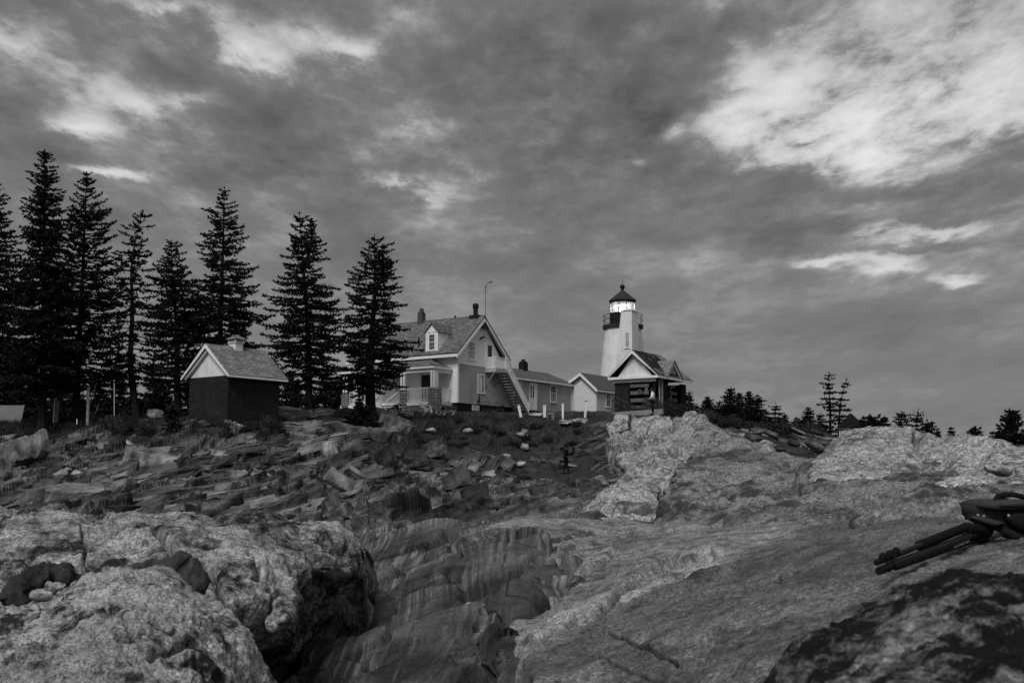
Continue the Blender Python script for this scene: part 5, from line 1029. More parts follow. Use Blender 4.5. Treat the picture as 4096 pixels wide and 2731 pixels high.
# right-hand trees
def small(px, foot, top, hw, Y, label, seed, lean=0, grp='small spruces right of the bell house', **k):
    h = foot - top; pr = [(top, 3, 3), (top + h * .15, hw * .38, hw * .38), (top + h * .45, hw * .72, hw * .72), (top + h * .8, hw, hw), (foot, hw * .95, hw * .95)]
    a = dict(gap=.19, whorl=8, blade=.16, bare=.03, trunk_r=.1, dens=1.7, upturn=.1); a.update(k)
    return conifer('spruce_tree', Y, [(px - lean, foot), (px, top)], pr, label, seed=seed, group=grp, **a)
small(2757,1700,1562,27,92,'slender small spruce close against the right wall of the bell house',70,bare=.2)
small(2786,1715,1616,34,93,'low dark spruce second to the right of the bell house',71)
small(2830,1720,1582,40,92,'bushy spruce third to the right of the bell house',72)
small(2876,1725,1602,34,94,'low spruce between the bushy one and the tallest of the right cluster',73)
small(2922,1730,1545,52,90,'tallest spruce in the cluster right of the bell house',74)
small(2958,1735,1569,38,93,'narrow spruce just right of the tallest one in the right cluster',75)
small(2996,1735,1562,36,91,'column-like spruce with a blunt top in the right cluster',76)
small(3029,1740,1576,54,90,'broad spruce at the right end of the dense right cluster',77)
small(3102,1752,1608,62,88,'separate spruce with tiered branches right of the dense cluster',78,gap=.45,jag=.45)
small(3233,1765,1627,38,86,'pointed small spruce left of the two tall wind-bent pines',79)
small(3281,1765,1652,32,88,'ragged little spruce beside the foot of the taller pine',80,bare=.25,jag=.5)
conifer('pine_tree', 86, [(3320,1770),(3322,1650),(3316,1560),(3315,1492)], [(1492,6,8),(1510,9,18),(1535,24,21),(1560,18,13),(1585,20,26),(1605,44,20),(1618,40,18),(1635,12,24),(1660,22,24),(1690,26,26),(1750,30,30)], 'taller of the two wind-shaped pines on the right with clumped foliage', seed=85, clump=True, bare=.45, gap=.5, whorl=6, blade=.24, dens=1.3, jag=.6, trunk_r=.15, group='wind-bent pines')
conifer('pine_tree', 85, [(3356,1770),(3358,1660),(3366,1590),(3386,1517)], [(1517,16,5),(1540,24,10),(1565,16,12),(1590,20,32),(1605,12,24),(1625,18,36),(1650,14,44),(1665,12,66),(1685,16,22),(1710,22,24),(1750,28,28)], 'shorter leaning pine of the wind-shaped pair on the right', seed=86, clump=True, bare=.4, gap=.5, whorl=6, blade=.24, dens=1.3, jag=.6, trunk_r=.14, group='wind-bent pines')
conifer('pine_tree', 76, [(3480,1765),(3480,1658)], [(1658,12,12),(1672,28,28),(1690,40,38),(1715,46,48),(1760,46,48)], 'round bushy dark pine behind the dome beside the shelter roof', seed=87, blade=.3, bare=.1, gap=.3, whorl=8, trunk_r=.1, group='bushes behind the granite dome')
small(3540,1760,1662,24,76,'crooked little spruce right of the round pine',88,bare=.2,jag=.5,grp='bushes behind the granite dome')
conifer('pine_tree', 72, [(3602,1760),(3606,1642)], [(1642,8,10),(1658,22,18),(1680,24,26),(1700,22,32),(1722,24,26),(1760,26,26)], 'left of the two thin see-through pines on the dome skyline', seed=89, clump=True, bare=.3, gap=.22, whorl=6, blade=.17, dens=1.8, trunk_r=.07, jag=.5, group='thin pines on the skyline')
conifer('pine_tree', 72, [(3667,1760),(3666,1700),(3674,1634)], [(1634,8,12),(1655,18,14),(1672,30,16),(1690,16,26),(1710,22,26),(1760,26,26)], 'right of the two thin see-through pines on the dome skyline', seed=90, clump=True, bare=.34, gap=.24, whorl=6, blade=.17, dens=1.8, trunk_r=.07, jag=.55, group='thin pines on the skyline')
conifer('spruce_tree', 74, [(3722,1790),(3708,1680)], [(1680,10,10),(1695,16,20),(1720,20,34),(1745,24,46),(1790,26,60)], 'bent dark spruce trailing branches down to the right beyond the dome', seed=91, blade=.24, gap=.26, bare=.1, trunk_r=.08, group='spruces beyond the dome')
small(3804,1790,1704,20,72,'tiny lone spruce poking above the dome',92,bare=.15,jag=.45,grp='spruces beyond the dome')
conifer('spruce_tree', 70, [(3902,1800),(3902,1708)], [(1708,8,8),(1722,18,18),(1738,38,24),(1755,30,38),(1800,40,44)], 'low spreading spruce half sunk behind the dome', seed=93, blade=.24, gap=.26, bare=.1, trunk_r=.08, group='spruces beyond the dome')
conifer('spruce_tree', 66, [(4040,1830),(4038,1635)], [(1635,6,6),(1655,20,16),(1685,34,26),(1715,48,40),(1745,62,48),(1775,62,55),(1830,60,60)], 'dark twin-topped spruce near the right edge of the picture', seed=94, blade=.26, gap=.28, bare=.08, trunk_r=.12, tops=[(4060,1640,22,1720)], group='spruces beyond the dome')
small(4112,1830,1690,40,67,'spruce cut off by the right edge of the picture',95,grp='spruces beyond the dome')
for i in range(30):
    px = 2770 + i * 16 + rng.uniform(-8, 8); foot = 1715 + (px - 2770) * .11; conifer('conifer', 96 + (i % 3) * 2, [(px, foot), (px + 2, foot - rng.uniform(55, 105))], [(foot - 105, 4, 4), (foot - 50, 18, 18), (foot, 28, 28)], 'low conifer in the dark belt behind the small right-hand spruces', seed=140 + i, group='low conifers in the right-hand belt', gap=.26, whorl=7, dens=1.2, blade=.2, bare=.03, trunk_r=.07, upturn=.1)
# ================================================================== SHRUBS
def shrub_mesh(seed, h, r, n, leafy):
    r_ = random.Random(seed); T_ = MB(); V, F = [], []
    for i in range(n):
        a = r_.uniform(0, 6.28); rr_ = r * math.sqrt(r_.random()); tip = Vector((math.cos(a) * rr_, math.sin(a) * rr_, h * r_.uniform(.55, 1.1) * (1 - .35 * rr_ / r))); foot = Vector((tip.x * .35, tip.y * .35, -.15)); mid = foot.lerp(tip, .5) + Vector((r_.gauss(0, .06), r_.gauss(0, .06), .03))
        T_.tube([foot, mid, tip], [.014, .010, .004], 3, cap=False)
        for q in range(leafy):
            p = foot.lerp(tip, r_.uniform(.25, 1.0)) + Vector((r_.gauss(0, .07), r_.gauss(0, .07), r_.gauss(0, .05))); d = Vector((r_.gauss(0, 1), r_.gauss(0, 1), r_.gauss(.3, .8))).normalized(); s = d.cross(Vector((r_.gauss(0, 1), r_.gauss(0, 1), r_.gauss(0, 1)))).normalized() * .045; e = p + d * r_.uniform(.1, .2); b = len(V); V.extend((p, (p + e) / 2 + s, e, (p + e) / 2 - s)); F.append((b, b+1, b+2, b+3))
    return T_, V, F
M_twig = paint('grey_twigs', .10, .95, .5, 5)
protos = []
def make_shrub(seed, h, r, n, leafy, mat):
    root = empty('shrub', (0, 0, 0)); T_, V, F = shrub_mesh(seed, h, r, n, leafy); part(T_, 'stems', M_twig, root, uv=False)
    link_mesh('foliage', fast_mesh('foliage', np.array([tuple(v) for v in V]), np.array(F)), mat, root); return root
protos = [make_shrub(1, .9, .7, 90, 14, M_needle2), make_shrub(2, 1.2, .8, 110, 6, M_needle2), make_shrub(3, .7, .9, 120, 20, M_needle2)]
used = [False] * 3
def put_shrub(k, x, y, sc, label, group, name=None):
    if used[k]: o = copy_tree(protos[k])
    else: o = protos[k]; used[k] = True
    o.location = (x, y, gh1(x, y) - .05); o.rotation_euler = (0, 0, rng.uniform(0, 6.28)); o.scale = (sc, sc, sc * rng.uniform(.8, 1.2)); tag(o, label, 'shrub', group)
for i in range(52):
    px = rng.uniform(-60, 1130); py = rng.uniform(1690, 1752)
    if 740 < px < 1130 and py < 1712: py += 26
    Y = gdist(px, py); P = W(px, py, Y); put_shrub(i % 3, P.x, P.y, rng.uniform(.4, .75), 'scrubby dark shrub in the brush below the tall spruces', 'brush below the left spruces')
for i in range(26):
    px = rng.uniform(2790, 3260); py = 1735 + (px - 2790) * .06 + rng.uniform(-14, 8); Y = 84 + rng.uniform(-3, 3); P = W(px, py, Y); put_shrub(i % 3, P.x, P.y, rng.uniform(.6, 1.1), 'dark shrub at the foot of the small spruces right of the bell house', 'shrubs under the right-hand spruces')
for i in range(34):
    px = rng.uniform(1640, 2330); py = rng.uniform(1688, 1790)
    Y = gdist(px, py); P = W(px, py, Y); put_shrub(i % 3, P.x, P.y, rng.uniform(.35, .65), 'dark tangled shrub on the bank below the white house', 'shrubs on the bank')
small(1437,1680,1583,24,70,'tiny spruce sapling in front of the porch railing',110,grp='saplings',blade=.16,gap=.2,trunk_r=.04,bare=.2)
small(1452,1712,1618,75,68.5,'low dark spreading spruce bush below the porch ledge',111,grp='saplings',blade=.2,gap=.2,trunk_r=.05)
small(690,1745,1610,34,59,'young dark spruce just left of the brick oil house',112,grp='saplings',blade=.2,gap=.24,trunk_r=.05,bare=.2,mat=M_needle2)
# low branch of the porch tree is part of its crown; grass on the knoll
gx_, gy_ = [], []
gr_V, gr_F = [], []
cand = 9000; xs = NR.uniform(-34, 26, cand); ysn = NR.uniform(55, 79, cand); hh = ground_h(np.stack([xs, ysn], 1)) + strata(np.stack([xs, ysn], 1))
for x, y, z in zip(xs, ysn, hh):
    px, py = pix((x, y, z))
    inband = (1480 < px < 2420 and 1660 < py < 1800 - max(0, (px - 2150)) * .2) or (-80 < px < 1260 and 1680 < py < 1758)
    if not inband: continue
    for q in range(7):
        a = rng.uniform(0, 6.28); L = rng.uniform(.18, .5); lx, ly = rng.gauss(0, .16), rng.gauss(0, .16); dx_, dy_ = math.cos(a) * L * .5, math.sin(a) * L * .5; sx_, sy_ = -math.sin(a) * .014, math.cos(a) * .014; b = len(gr_V)
        gr_V += [(x + lx - sx_, y + ly - sy_, z - .08), (x + lx + sx_, y + ly + sy_, z - .08), (x + lx + dx_, y + ly + dy_, z + L)]; gr_F.append((b, b + 1, b + 2))
tag(link_mesh('grass', fast_mesh('grass', np.array(gr_V), np.array(gr_F)), M_grass), kind='stuff')
# ================================================================== LOOSE ROCKS AND SLABS
M_rk = {'dark': slabrock('dark_slab', .035), 'mid': slabrock('grey_slab', .085), 'light': slabrock('light_grey_slab', .165), 'pale': slabrock('pale_slab', .28, .25), 'gran': G_hump, 'smooth': schist('black_basalt', .03, .075, .03, .4, 2.0)}
def rock_mesh(w, d, h, seed, kind='slab', cuts=2):
    r_ = random.Random(seed); bm = bmesh.new(); sz = (w + d + h) / 3
    if kind == 'slab':                                   # layers of slightly different outline, like split schist
        nc_ = r_.randint(4, 7); ang = sorted((i + r_.uniform(-.42, .42)) * 6.283 / nc_ for i in range(nc_)); rad = []
        for a_ in ang: c_, s_ = abs(math.cos(a_)), abs(math.sin(a_)); rad.append(min(1 / max(c_, .01), 1 / max(s_, .01), 1.28) * r_.uniform(.66, 1.06))
        N_ = 40; t_ = np.linspace(0, 6.283, N_, endpoint=False); xo = np.interp(t_, [ang[-1] - 6.283] + ang + [ang[0] + 6.283], [rad[-1] * math.cos(ang[-1])] + [q * math.cos(a_) for q, a_ in zip(rad, ang)] + [rad[0] * math.cos(ang[0])]); yo = np.interp(t_, [ang[-1] - 6.283] + ang + [ang[0] + 6.283], [rad[-1] * math.sin(ang[-1])] + [q * math.sin(a_) for q, a_ in zip(rad, ang)] + [rad[0] * math.sin(ang[0])])
        nl = r_.choice((1, 2, 2, 3)); zc = np.sort(np.concatenate([[0, 1], np.array([r_.uniform(.12, .88) for _ in range(nl - 1)])])); rings = []; sl = (r_.uniform(-.5, .5), r_.uniform(-.4, .4))
        for i in range(nl):
            sc = 1 - .05 * i * r_.random() - (.10 * r_.random()); ox, oy = r_.uniform(-.05, .05), r_.uniform(-.05, .05); j = np.array([r_.uniform(.95, 1.03) for _ in range(N_)]); j = (j + np.roll(j, 1) + np.roll(j, -1)) / 3
            for z_, q in ((zc[i] + .015, .985), (zc[i] + .05, 1.0), (zc[i + 1] - .04, 1.0), (zc[i + 1] - .005, .965)): rings.append(np.column_stack([(xo * sc * j * q + ox), (yo * sc * j * q + oy), np.full(N_, (z_ - .5) * 2)]))
        for q in (.8, .55, .3, .08): r0 = rings[nl * 4 - 1].copy(); r0[:, :2] *= q; r0[:, 2] += .05 * (1 - q); rings.append(r0)
        P = np.array(rings); P[..., 2] += P[..., 0] * sl[0] * (P[..., 2] > -.5) + P[..., 1] * sl[1] * (P[..., 2] > -.5)
        P = P.reshape(-1, 3) * np.array([w / 2, d / 2, h / 2]); M_ = len(rings)
        q = P / sz; P = P + np.column_stack([fbm(q * 1.5 + seed + 3 * k_, 5, .62) * .105 * sz for k_ in range(3)])
        bv_ = [bm.verts.new(p) for p in P]
        for i in range(M_ - 1):
            for k_ in range(N_): bm.faces.new((bv_[i*N_+k_], bv_[i*N_+(k_+1) % N_], bv_[(i+1)*N_+(k_+1) % N_], bv_[(i+1)*N_+k_]))
        bm.faces.new([bv_[k_] for k_ in range(N_)][::-1]); bm.faces.new([bv_[(M_-1)*N_+k_] for k_ in range(N_)])
        bmesh.ops.recalc_face_normals(bm, faces=bm.faces); me = bpy.data.meshes.new('rock'); bm.to_mesh(me); bm.free(); return me
    for i in range(26):
        v = Vector((r_.gauss(0, 1), r_.gauss(0, 1), r_.gauss(0, 1))).normalized(); m_ = max(abs(c) for c in v); v = v / (m_ ** .55); p = [c * r_.uniform(.85, 1.05) for c in v]
        bm.verts.new((p[0] * w / 2, p[1] * d / 2, p[2] * h / 2))
    bmesh.ops.convex_hull(bm, input=bm.verts); bmesh.ops.delete(bm, geom=[v for v in bm.verts if not v.link_faces], context='VERTS')
    bmesh.ops.triangulate(bm, faces=bm.faces); bmesh.ops.subdivide_edges(bm, edges=bm.edges, cuts=3, use_grid_fill=True)
    for _ in range(4): bmesh.ops.smooth_vert(bm, verts=bm.verts, factor=.5, use_axis_x=True, use_axis_y=True, use_axis_z=True)
    bm.normal_update(); me = bpy.data.meshes.new('rock'); co = np.array([tuple(v.co) for v in bm.verts]); no = np.array([tuple(v.normal) for v in bm.verts])
    q = co / sz; nn_ = fbm(q * 1.4 + seed, 4, mode='billow') * .07 * sz + fbm(q * 3.5 + seed, 3) * .03 * sz; co = co + no * nn_[:, None]
    for v, c in zip(bm.verts, co): v.co = c
    for f in bm.faces: f.smooth = True
    bm.to_mesh(me); bm.free(); return me
def rock(px0, px1, py0, py1, tilt, tone, label=None, kind='slab', group=None, Y=None, seed=None, pitch=0, yaw=None, dep=.6, sink=.12, hs=.8):
    pc = (px0 + px1) / 2; Y = Y or gdist(pc, py1); k = Y / FPX; w = (px1 - px0) * k; h = (py1 - py0) * k * hs; d = min(max(w * dep, h * 1.0), 2.2)
    seed = seed or int(px0 * 7 + py0); P = W(pc, (py0 + py1) / 2, Y + d * .25); me = rock_mesh(w * 1.05, d, h * 1.15, seed, kind)
    o = link_mesh('rock', me, M_rk[tone]); o.location = P; o.rotation_euler = (R(pitch), R(-tilt), R(yaw if yaw is not None else random.Random(seed).uniform(-14, 14)))
    return tag(o, label, 'rock', group)
NAMED = [
 (0,236,1746,1850,17,'light','big pale layered slab slanting up at the left edge below the brush'),(200,272,1772,1814,0,'mid','dark blunt block at the right end of the big slanting slab'),(265,356,1734,1776,14,'light','ragged pale slab behind the big slanting slab'),
 (346,380,1766,1816,4,'light','narrow upright light-grey block among the rubble'),(480,540,1758,1782,-22,'pale','small pale wedge lying in the dark brush'),(455,770,1800,1890,-8,'light','big layered grey slab in the middle of the left rock field'),
 (560,690,1790,1826,10,'light','thin pale slab on top of the big layered slab'),(236,286,1872,1898,6,'pale','small pale stone left of a pale flat stone'),(276,342,1880,1908,-8,'pale','flat pale stone in front of the small pale stone'),(40,110,1880,1915,-8,'mid','rounded grey stone near the left edge'),
 (580,655,1640,1672,-6,'light','rounded boulder showing among the shrubs under the spruces'),(-20,58,1852,1912,0,'mid','squared striped block at the left edge'),(745,955,1712,1752,-2,'dark','dark squared ledge in front of the oil house'),(880,992,1692,1752,-10,'pale','white capped boulder lying before the oil house'),
 (815,920,1800,1838,-6,'pale','pale lumpy boulder below the oil house'),(838,918,1826,1862,-6,'mid','grey block leaning on the pale lumpy boulder'),(940,1046,1846,1874,-3,'mid','flat grey beam-like slab in the left rock field'),
 (1243,1366,1766,1832,14,'pale','big angular pale boulder left of the bank'),(1330,1472,1740,1816,10,'mid','tall grey boulder leaning behind the big angular pale one'),(1210,1660,1712,1752,-3,'mid','long flat overhanging slab with black shade beneath'),
 (1306,1660,1634,1676,-2,'light','long flat pale ledge in front of the porch'),(1128,1282,1862,1908,-6,'mid','striped dark block in the left rock field'),(895,1012,1880,1922,6,'light','rounded light slab with a pale rim'),(1006,1086,1886,1932,-28,'pale','pale wedge standing beside the rounded slab'),
 (860,990,1908,1972,6,'mid','smooth grey slab just above the big pale boulder'),(1250,1380,1870,1968,32,'mid','tilted grey ledge block rising to the right'),(1325,1400,1862,1990,58,'light','upright light-grey slab leaning right at the gully'),(1372,1462,1850,1960,56,'light','second leaning light-grey slab at the gully edge'),
 (1500,1684,1674,1742,-26,'mid','broad tilted slab below the porch'),(1480,1624,1732,1764,-8,'mid','low slab lying under the broad tilted slab'),(1700,1748,1708,1730,-3,'pale','pale stone in the brush left of the bank'),(1846,1898,1710,1732,-8,'pale','pale stone in the middle of the bank'),
 (2062,2120,1728,1752,-14,'pale','pale flat stone on the bank under the white posts'),(2078,2116,1716,1732,-8,'light','small grey stone just above the pale flat stone'),(2082,2120,1770,1800,-12,'pale','pale stone lowest on the bank'),
 (1780,1890,1822,1872,-20,'mid','left layered slab of the heap below the bank'),(1842,2002,1806,1876,-26,'mid','long striped slab on top of the heap below the bank'),(1968,2082,1830,1886,-30,'mid','dark striped slab sliding off the right of the heap'),
 (2006,2044,1812,1838,-8,'pale','pale rounded stone behind the slab heap'),(1917,1994,1886,1914,4,'pale','bright white stone in front of the slab heap'),(1878,1928,1844,1892,-24,'light','striped block at the front of the slab heap'),(2055,2112,1842,1868,6,'pale','pale stone right of the slab heap'),
 (1496,1592,1790,1886,34,'dark','dark jagged slab leaning below the bank'),(1588,1742,1828,1876,8,'dark','dark stepped ledge block below the bank'),(1674,1800,1766,1830,10,'mid','grey block under the shrubs on the bank'),(1760,1900,1884,1960,16,'mid','striped grey ledge block below the slab heap'),
 (1400,1500,2068,2160,20,'mid','pale-veined block right of the black bag'),(1460,1560,2020,2100,28,'mid','smooth slab on the gully edge'),(1240,1400,1990,2080,24,'mid','folded striped slab behind the black bag'),
 (1830,1980,1940,1990,6,'dark','dark ledge step in the upper gully'),(2110,2180,1648,1668,0,'pale','pale split log-like stone at the edge of the knoll'),
 (2225,2360,1676,1696,-2,'pale','long pale stone kerb at the top of the bank'),(2245,2300,1786,1812,0,'dark','dark block high in the gully'),(2380,2440,1900,1960,34,'light','grey wedge at the foot of the pale ridge'),(2460,2500,1790,1850,60,'light','standing slab against the pale ridge'),
 (2440,2520,1700,1740,12,'gran','pale lump left of the person on the ridge'),
 (3008,3060,1708,1744,10,'mid','pointed triangular rock in the right-hand rubble'),(2890,2970,1726,1752,-16,'light','slanting pale slab in the right-hand rubble'),(2970,3052,1734,1770,-16,'mid','squarish rock below the pointed one in the right-hand rubble'),(2980,3052,1764,1788,4,'mid','flat rock at the front of the right-hand rubble'),
 (3040,3118,1758,1798,-24,'gran','pale rock at the front of the right-hand rubble'),(3052,3118,1722,1750,-22,'mid','tilted rock right of the pointed rubble rock'),(3205,3330,1750,1814,-24,'mid','big dark rounded rock left of the granite dome'),(3140,3206,1754,1790,-18,'dark','dark tilted rock left of the big dark one'),
 (2955,3000,1712,1736,-10,'light','small light rock on top of the right-hand rubble'),(3090,3150,1780,1806,-8,'dark','low dark rock behind the ledge crest'),
 (3930,4060,1850,1905,-6,'gran','rough lump above the backpack'),
]
for i, a in enumerate(NAMED):
    kw = {}
    if a[0] > 2880 and a[0] < 3400: kw = dict(Y=50 + (1800 - a[3]) * .25, group='rubble beside the right ledge', kind='round', hs=.72)
    if a[0] == 3930: kw = dict(Y=9.5, kind='round')
    rock(*a[:6], a[6], kind=kw.pop('kind', 'round' if a[5] == 'gran' or (a[5] == 'pale' and a[1] - a[0] < 75) else 'slab'), **kw)
# smaller broken slabs: many of one kind
base_m = [rock_mesh(1, .7, .42, 500 + i, 'slab', 1) for i in range(14)]
def filler(n, px0, px1, py0, py1, smin, smax, tones, label, group, tilt=12, Yfix=None):
    for i in range(n):
        px, py = rng.uniform(px0, px1), rng.uniform(py0, py1); Y = Yfix(px, py) if Yfix else gdist(px, py); P = W(px, py, Y); s = rng.uniform(smin, smax) * rng.choice((1, 1, .7, 1.5))
        tone = rng.choice(tones); key = (i % len(base_m), tone)
        if key not in fm: m_ = base_m[key[0]].copy(); m_.materials.append(M_rk[tone]); fm[key] = m_
        o = bpy.data.objects.new('slab_rock', fm[key]); COL.objects.link(o); o.location = (P.x, P.y, P.z + s * .02); o.scale = (s * rng.uniform(1.5, 3.2), s * rng.uniform(.8, 1.3), s * rng.uniform(.5, .9)); o.rotation_euler = (R(rng.gauss(6, 7)), R(-rng.gauss(tilt, 6)), R(rng.gauss(18, 13))); tag(o, label, 'rock', group)
fm = {}
filler(175, -60, 1480, 1765, 2060, .4, 1.15, ['mid', 'mid', 'mid', 'light', 'light', 'dark'], 'broken grey slab in the jumble on the left rock field', 'broken slabs on the left rock field')
filler(36, 1480, 2330, 1815, 1960, .3, .8, ['mid', 'mid', 'dark', 'light'], 'broken slab on the striped ledge below the bank', 'broken slabs below the bank', -6)
filler(30, 1150, 1320, 1645, 1740, .5, 1.2, ['mid', 'light', 'light'], 'flat broken slab between the oil house and the porch ledge', 'flat slabs beside the oil house', 2)
filler(34, 2330, 2440, 1690, 1880, .4, .9, ['mid', 'dark', 'dark'], 'dark broken rock in the cleft beside the pale ridge', 'dark rocks beside the pale ridge', 16)
filler(40, 2850, 3330, 1722, 1810, .35, .8, ['mid', 'dark', 'dark', 'light'], 'broken rock in the rubble behind the right ledge', 'rubble behind the right ledge', -14, lambda px, py: 52 + (1810 - py) * .25 + (3100 - px) * .01)
filler(22, 1100, 1450, 2010, 2075, .3, .8, ['mid', 'light'], 'broken grey slab behind the big pale boulder', 'slabs behind the big boulder')
rock(1876, 1918, 2388, 2478, 74, 'pale', 'white quartz block set in the dark banded ledge of the gully', 'round', None, 9.15, 77)
# dark smooth intrusions and pebbles on the foreground granite
def fg_rock(pxs, py0, py1, Y, tone, label, kind='round', tilt=0, seed=3, dep=.7):
    return rock(pxs[0], pxs[1], py0, py1, tilt, tone, label, kind, None, Y, seed, dep=dep, hs=1.0)
def fold_rock(name_label, pts, rad, folds, seed):
    """low dark rock with rounded folds, laid along a line of points"""
    pts = [W(*p) for p in pts]; m = MB(); n_ = 60; t_ = np.linspace(0, 1, n_); K = hermite(np.linspace(0, 1, len(pts)), np.array([tuple(p) for p in pts]), t_); rr_ = np.interp(t_, np.linspace(0, 1, len(rad)), rad)
    m.tube([Vector(k) for k in K], list(rr_ * (1 + .10 * np.sin(t_ * folds * 6.28))), 40); o = m.build('rock', M_rk['smooth'], None, smooth=True)
    co = np.array([tuple(v.co) for v in o.data.vertices]); nz = np.array([tuple(v.normal) for v in o.data.vertices]); dd = .045 * fbm(co * np.array([4, 4, 7]) + seed, 4, .55) + .02 * fbm(co * 16 + seed, 3) + .03 * fbm(co * np.array([9, 3, 3]) + seed, 2, mode='ridge')
    for v, c in zip(o.data.vertices, co + nz * dd[:, None]): v.co = c
    return tag(o, name_label, 'rock')
fold_rock('smooth black folded rock wedged between the two pale boulders', [(40,2420,6.5),(90,2370,6.6),(170,2330,6.65),(250,2312,6.7),(330,2322,6.75)], [.05,.10,.085,.06,.02], 3, 3)
fold_rock('black ribbed rock in the crevice right of the pale hump', [(540,2312,6.5),(620,2296,6.5),(690,2310,6.5),(745,2360,6.5),(775,2430,6.6)], [.03,.07,.11,.10,.05], 3, 9)
fg_rock((310,490),2618,2760,4.75,'smooth','rounded black rock in the crease at the bottom left')
fg_rock((115,212),2358,2402,6.1,'gran','pale egg-shaped stone beside the black folded rock',seed=34)
fg_rock((182,262),2326,2376,6.3,'gran','pale knuckle-shaped stone above the egg-shaped one',seed=35)
fg_rock((230,275),2352,2398,6.0,'smooth','small black stone against the pale knuckle stone',seed=36)
# ================================================================== SMALL THINGS AROUND THE HOUSES
def single(mb, name, mat, label, cat, group=None, **k): return tag(mb.build(name, mat, None, **k), label, cat, group)
# white marker posts
for (pxa, pya, pxb, pyb, wd, lab) in ((2084,1660,2074,1622,.17,'leaning white post in front of the outside stair'),(2178,1661,2178,1622,.19,'white post with a ridged top beside the stone bench'),(2251,1670,2251,1615,.14,'slim upright white post right of the stone bench'),(2340,1662,2345,1607,.15,'white post with a black cap in front of the stucco building')):
    Y = 77.5; a, b = W(pxa, pya + 8, Y), W(pxb, pyb, Y); m = MB(); m.beam(a, b, wd, wd, (0, 1, 0)); d = (b - a).normalized()
    m.beam(b + d * .001, b + d * .03, wd * 1.12, wd * 1.12, (0, 1, 0)); o = single(m, 'marker_post', M_white, lab, 'post', 'white posts along the knoll')
    if 'black' in lab: c = MB(); c.beam(b + d * .031, b + d * .08, wd * 1.3, wd * 1.2, (0, 1, 0)); part(c, 'cap', M_black, o)
# stone bench
bp = W(2200, 1672, 77.8); be_ = empty('stone_bench', tuple(bp), R(8), 'low stone bench with a rough slab seat between two white posts', 'bench')
m = MB(); m.box(-.36, .3, -.16, .16, .26, .36); part(m, 'seat', M_wood, be_)
for x in (-.25, .18): m = MB(); m.box(x - .09, x + .09, -.13, .13, -.3, .26); part(m, 'support', M_wood, be_)
# garden chairs
def adirondack(px, py, Y, rz, mat, label, tip=0):
    P = W(px, py, Y); root = empty('garden_chair', tuple(P), R(rz), label, 'chair', 'wooden garden chairs by the house'); root.rotation_euler = (R(tip), 0, R(rz))
    m = MB(); back = []
    for i in range(5):
        x = -.22 + i * .11; top = 1.0 - .05 * abs(i - 2) ** 1.6
        s = MB(); s.beam((x, .18, .28), (x * 1.12, .48, top), .095, .02, (1, 0, 0)); part(s, 'back_slat', mat, root)
    s = MB()
    for i in range(5): s.box(-.27, .27, -.38 + i * .11, -.29 + i * .11, .36 - i * .03, .38 - i * .03)
    part(s, 'seat', mat, root)
    for x in (-.31, .31):
        a = MB(); a.box(x - .06, x + .06, -.42, .3, .56, .585); part(a, 'arm', mat, root)
        a = MB(); a.box(x - .02, x + .02, -.38, -.28, 0, .56); part(a, 'leg', mat, root)
        a = MB(); a.beam((x, -.34, .34), (x, .5, .02), .03, .1, (1, 0, 0)); part(a, 'leg', mat, root)
    return root
adirondack(1755,1661,76.5,150,M_wood,'weathered garden chair turned sideways by the corner stone pillar'); adirondack(1800,1662,76,165,M_wood,'weathered garden chair in the shade left of the house corner'); adirondack(1993,1656,76.5,180,M_dwood,'dark garden chair with its back turned in front of the dark foundation')
adirondack(1722,1658,76.3,60,M_white,'white garden chair tipped beside the corner stone pillar',-18); adirondack(1950,1657,77,175,M_dwood,'dark garden chair half hidden in grass left of the other dark one')
# white picket edging and bird house by the oil house
pf_ = empty('picket_fence', tuple(W(1300, 1662, 72)), 0, 'short piece of white picket fence between the oil house and the porch', 'fence')
for i in range(6): m = MB(); m.box(-.17 + i * .07, -.13 + i * .07, 0, .02, -.3, .22); part(m, 'picket', M_white, pf_)
m = MB(); m.box(-.2, .26, .021, .04, .08, .12); part(m, 'fence_rail', M_white, pf_)
bh = empty('birdhouse', tuple(W(1262, 1652, 71)), 0, 'small white birdhouse on a post right of the oil house', 'birdhouse'); m = MB(); m.box(-.05, .05, -.05, .05, -.6, .2); part(m, 'post', M_white, bh); m = MB(); m.box(-.08, .08, -.08, .08, .2, .36); m.prism([(-.1, -.1, .36), (.1, -.1, .36), (0, -.1, .43)], (0, .2, 0)); part(m, 'box', M_white, bh); m = MB(); m.box(-.03, .03, -.085, -.08, .25, .31); part(m, 'entrance_hole', M_black, bh)
ed = empty('edging_fence', tuple(W(1640, 1652, 75.5)), 0, 'row of low white rounded edging stakes before the porch lattice', 'fence')
for i in range(5): m = MB(); m.tube([(-.3 + i * .12, 0, -.2), (-.3 + i * .12, 0, .05)], .04, 8); part(m, 'stake', M_white, ed)
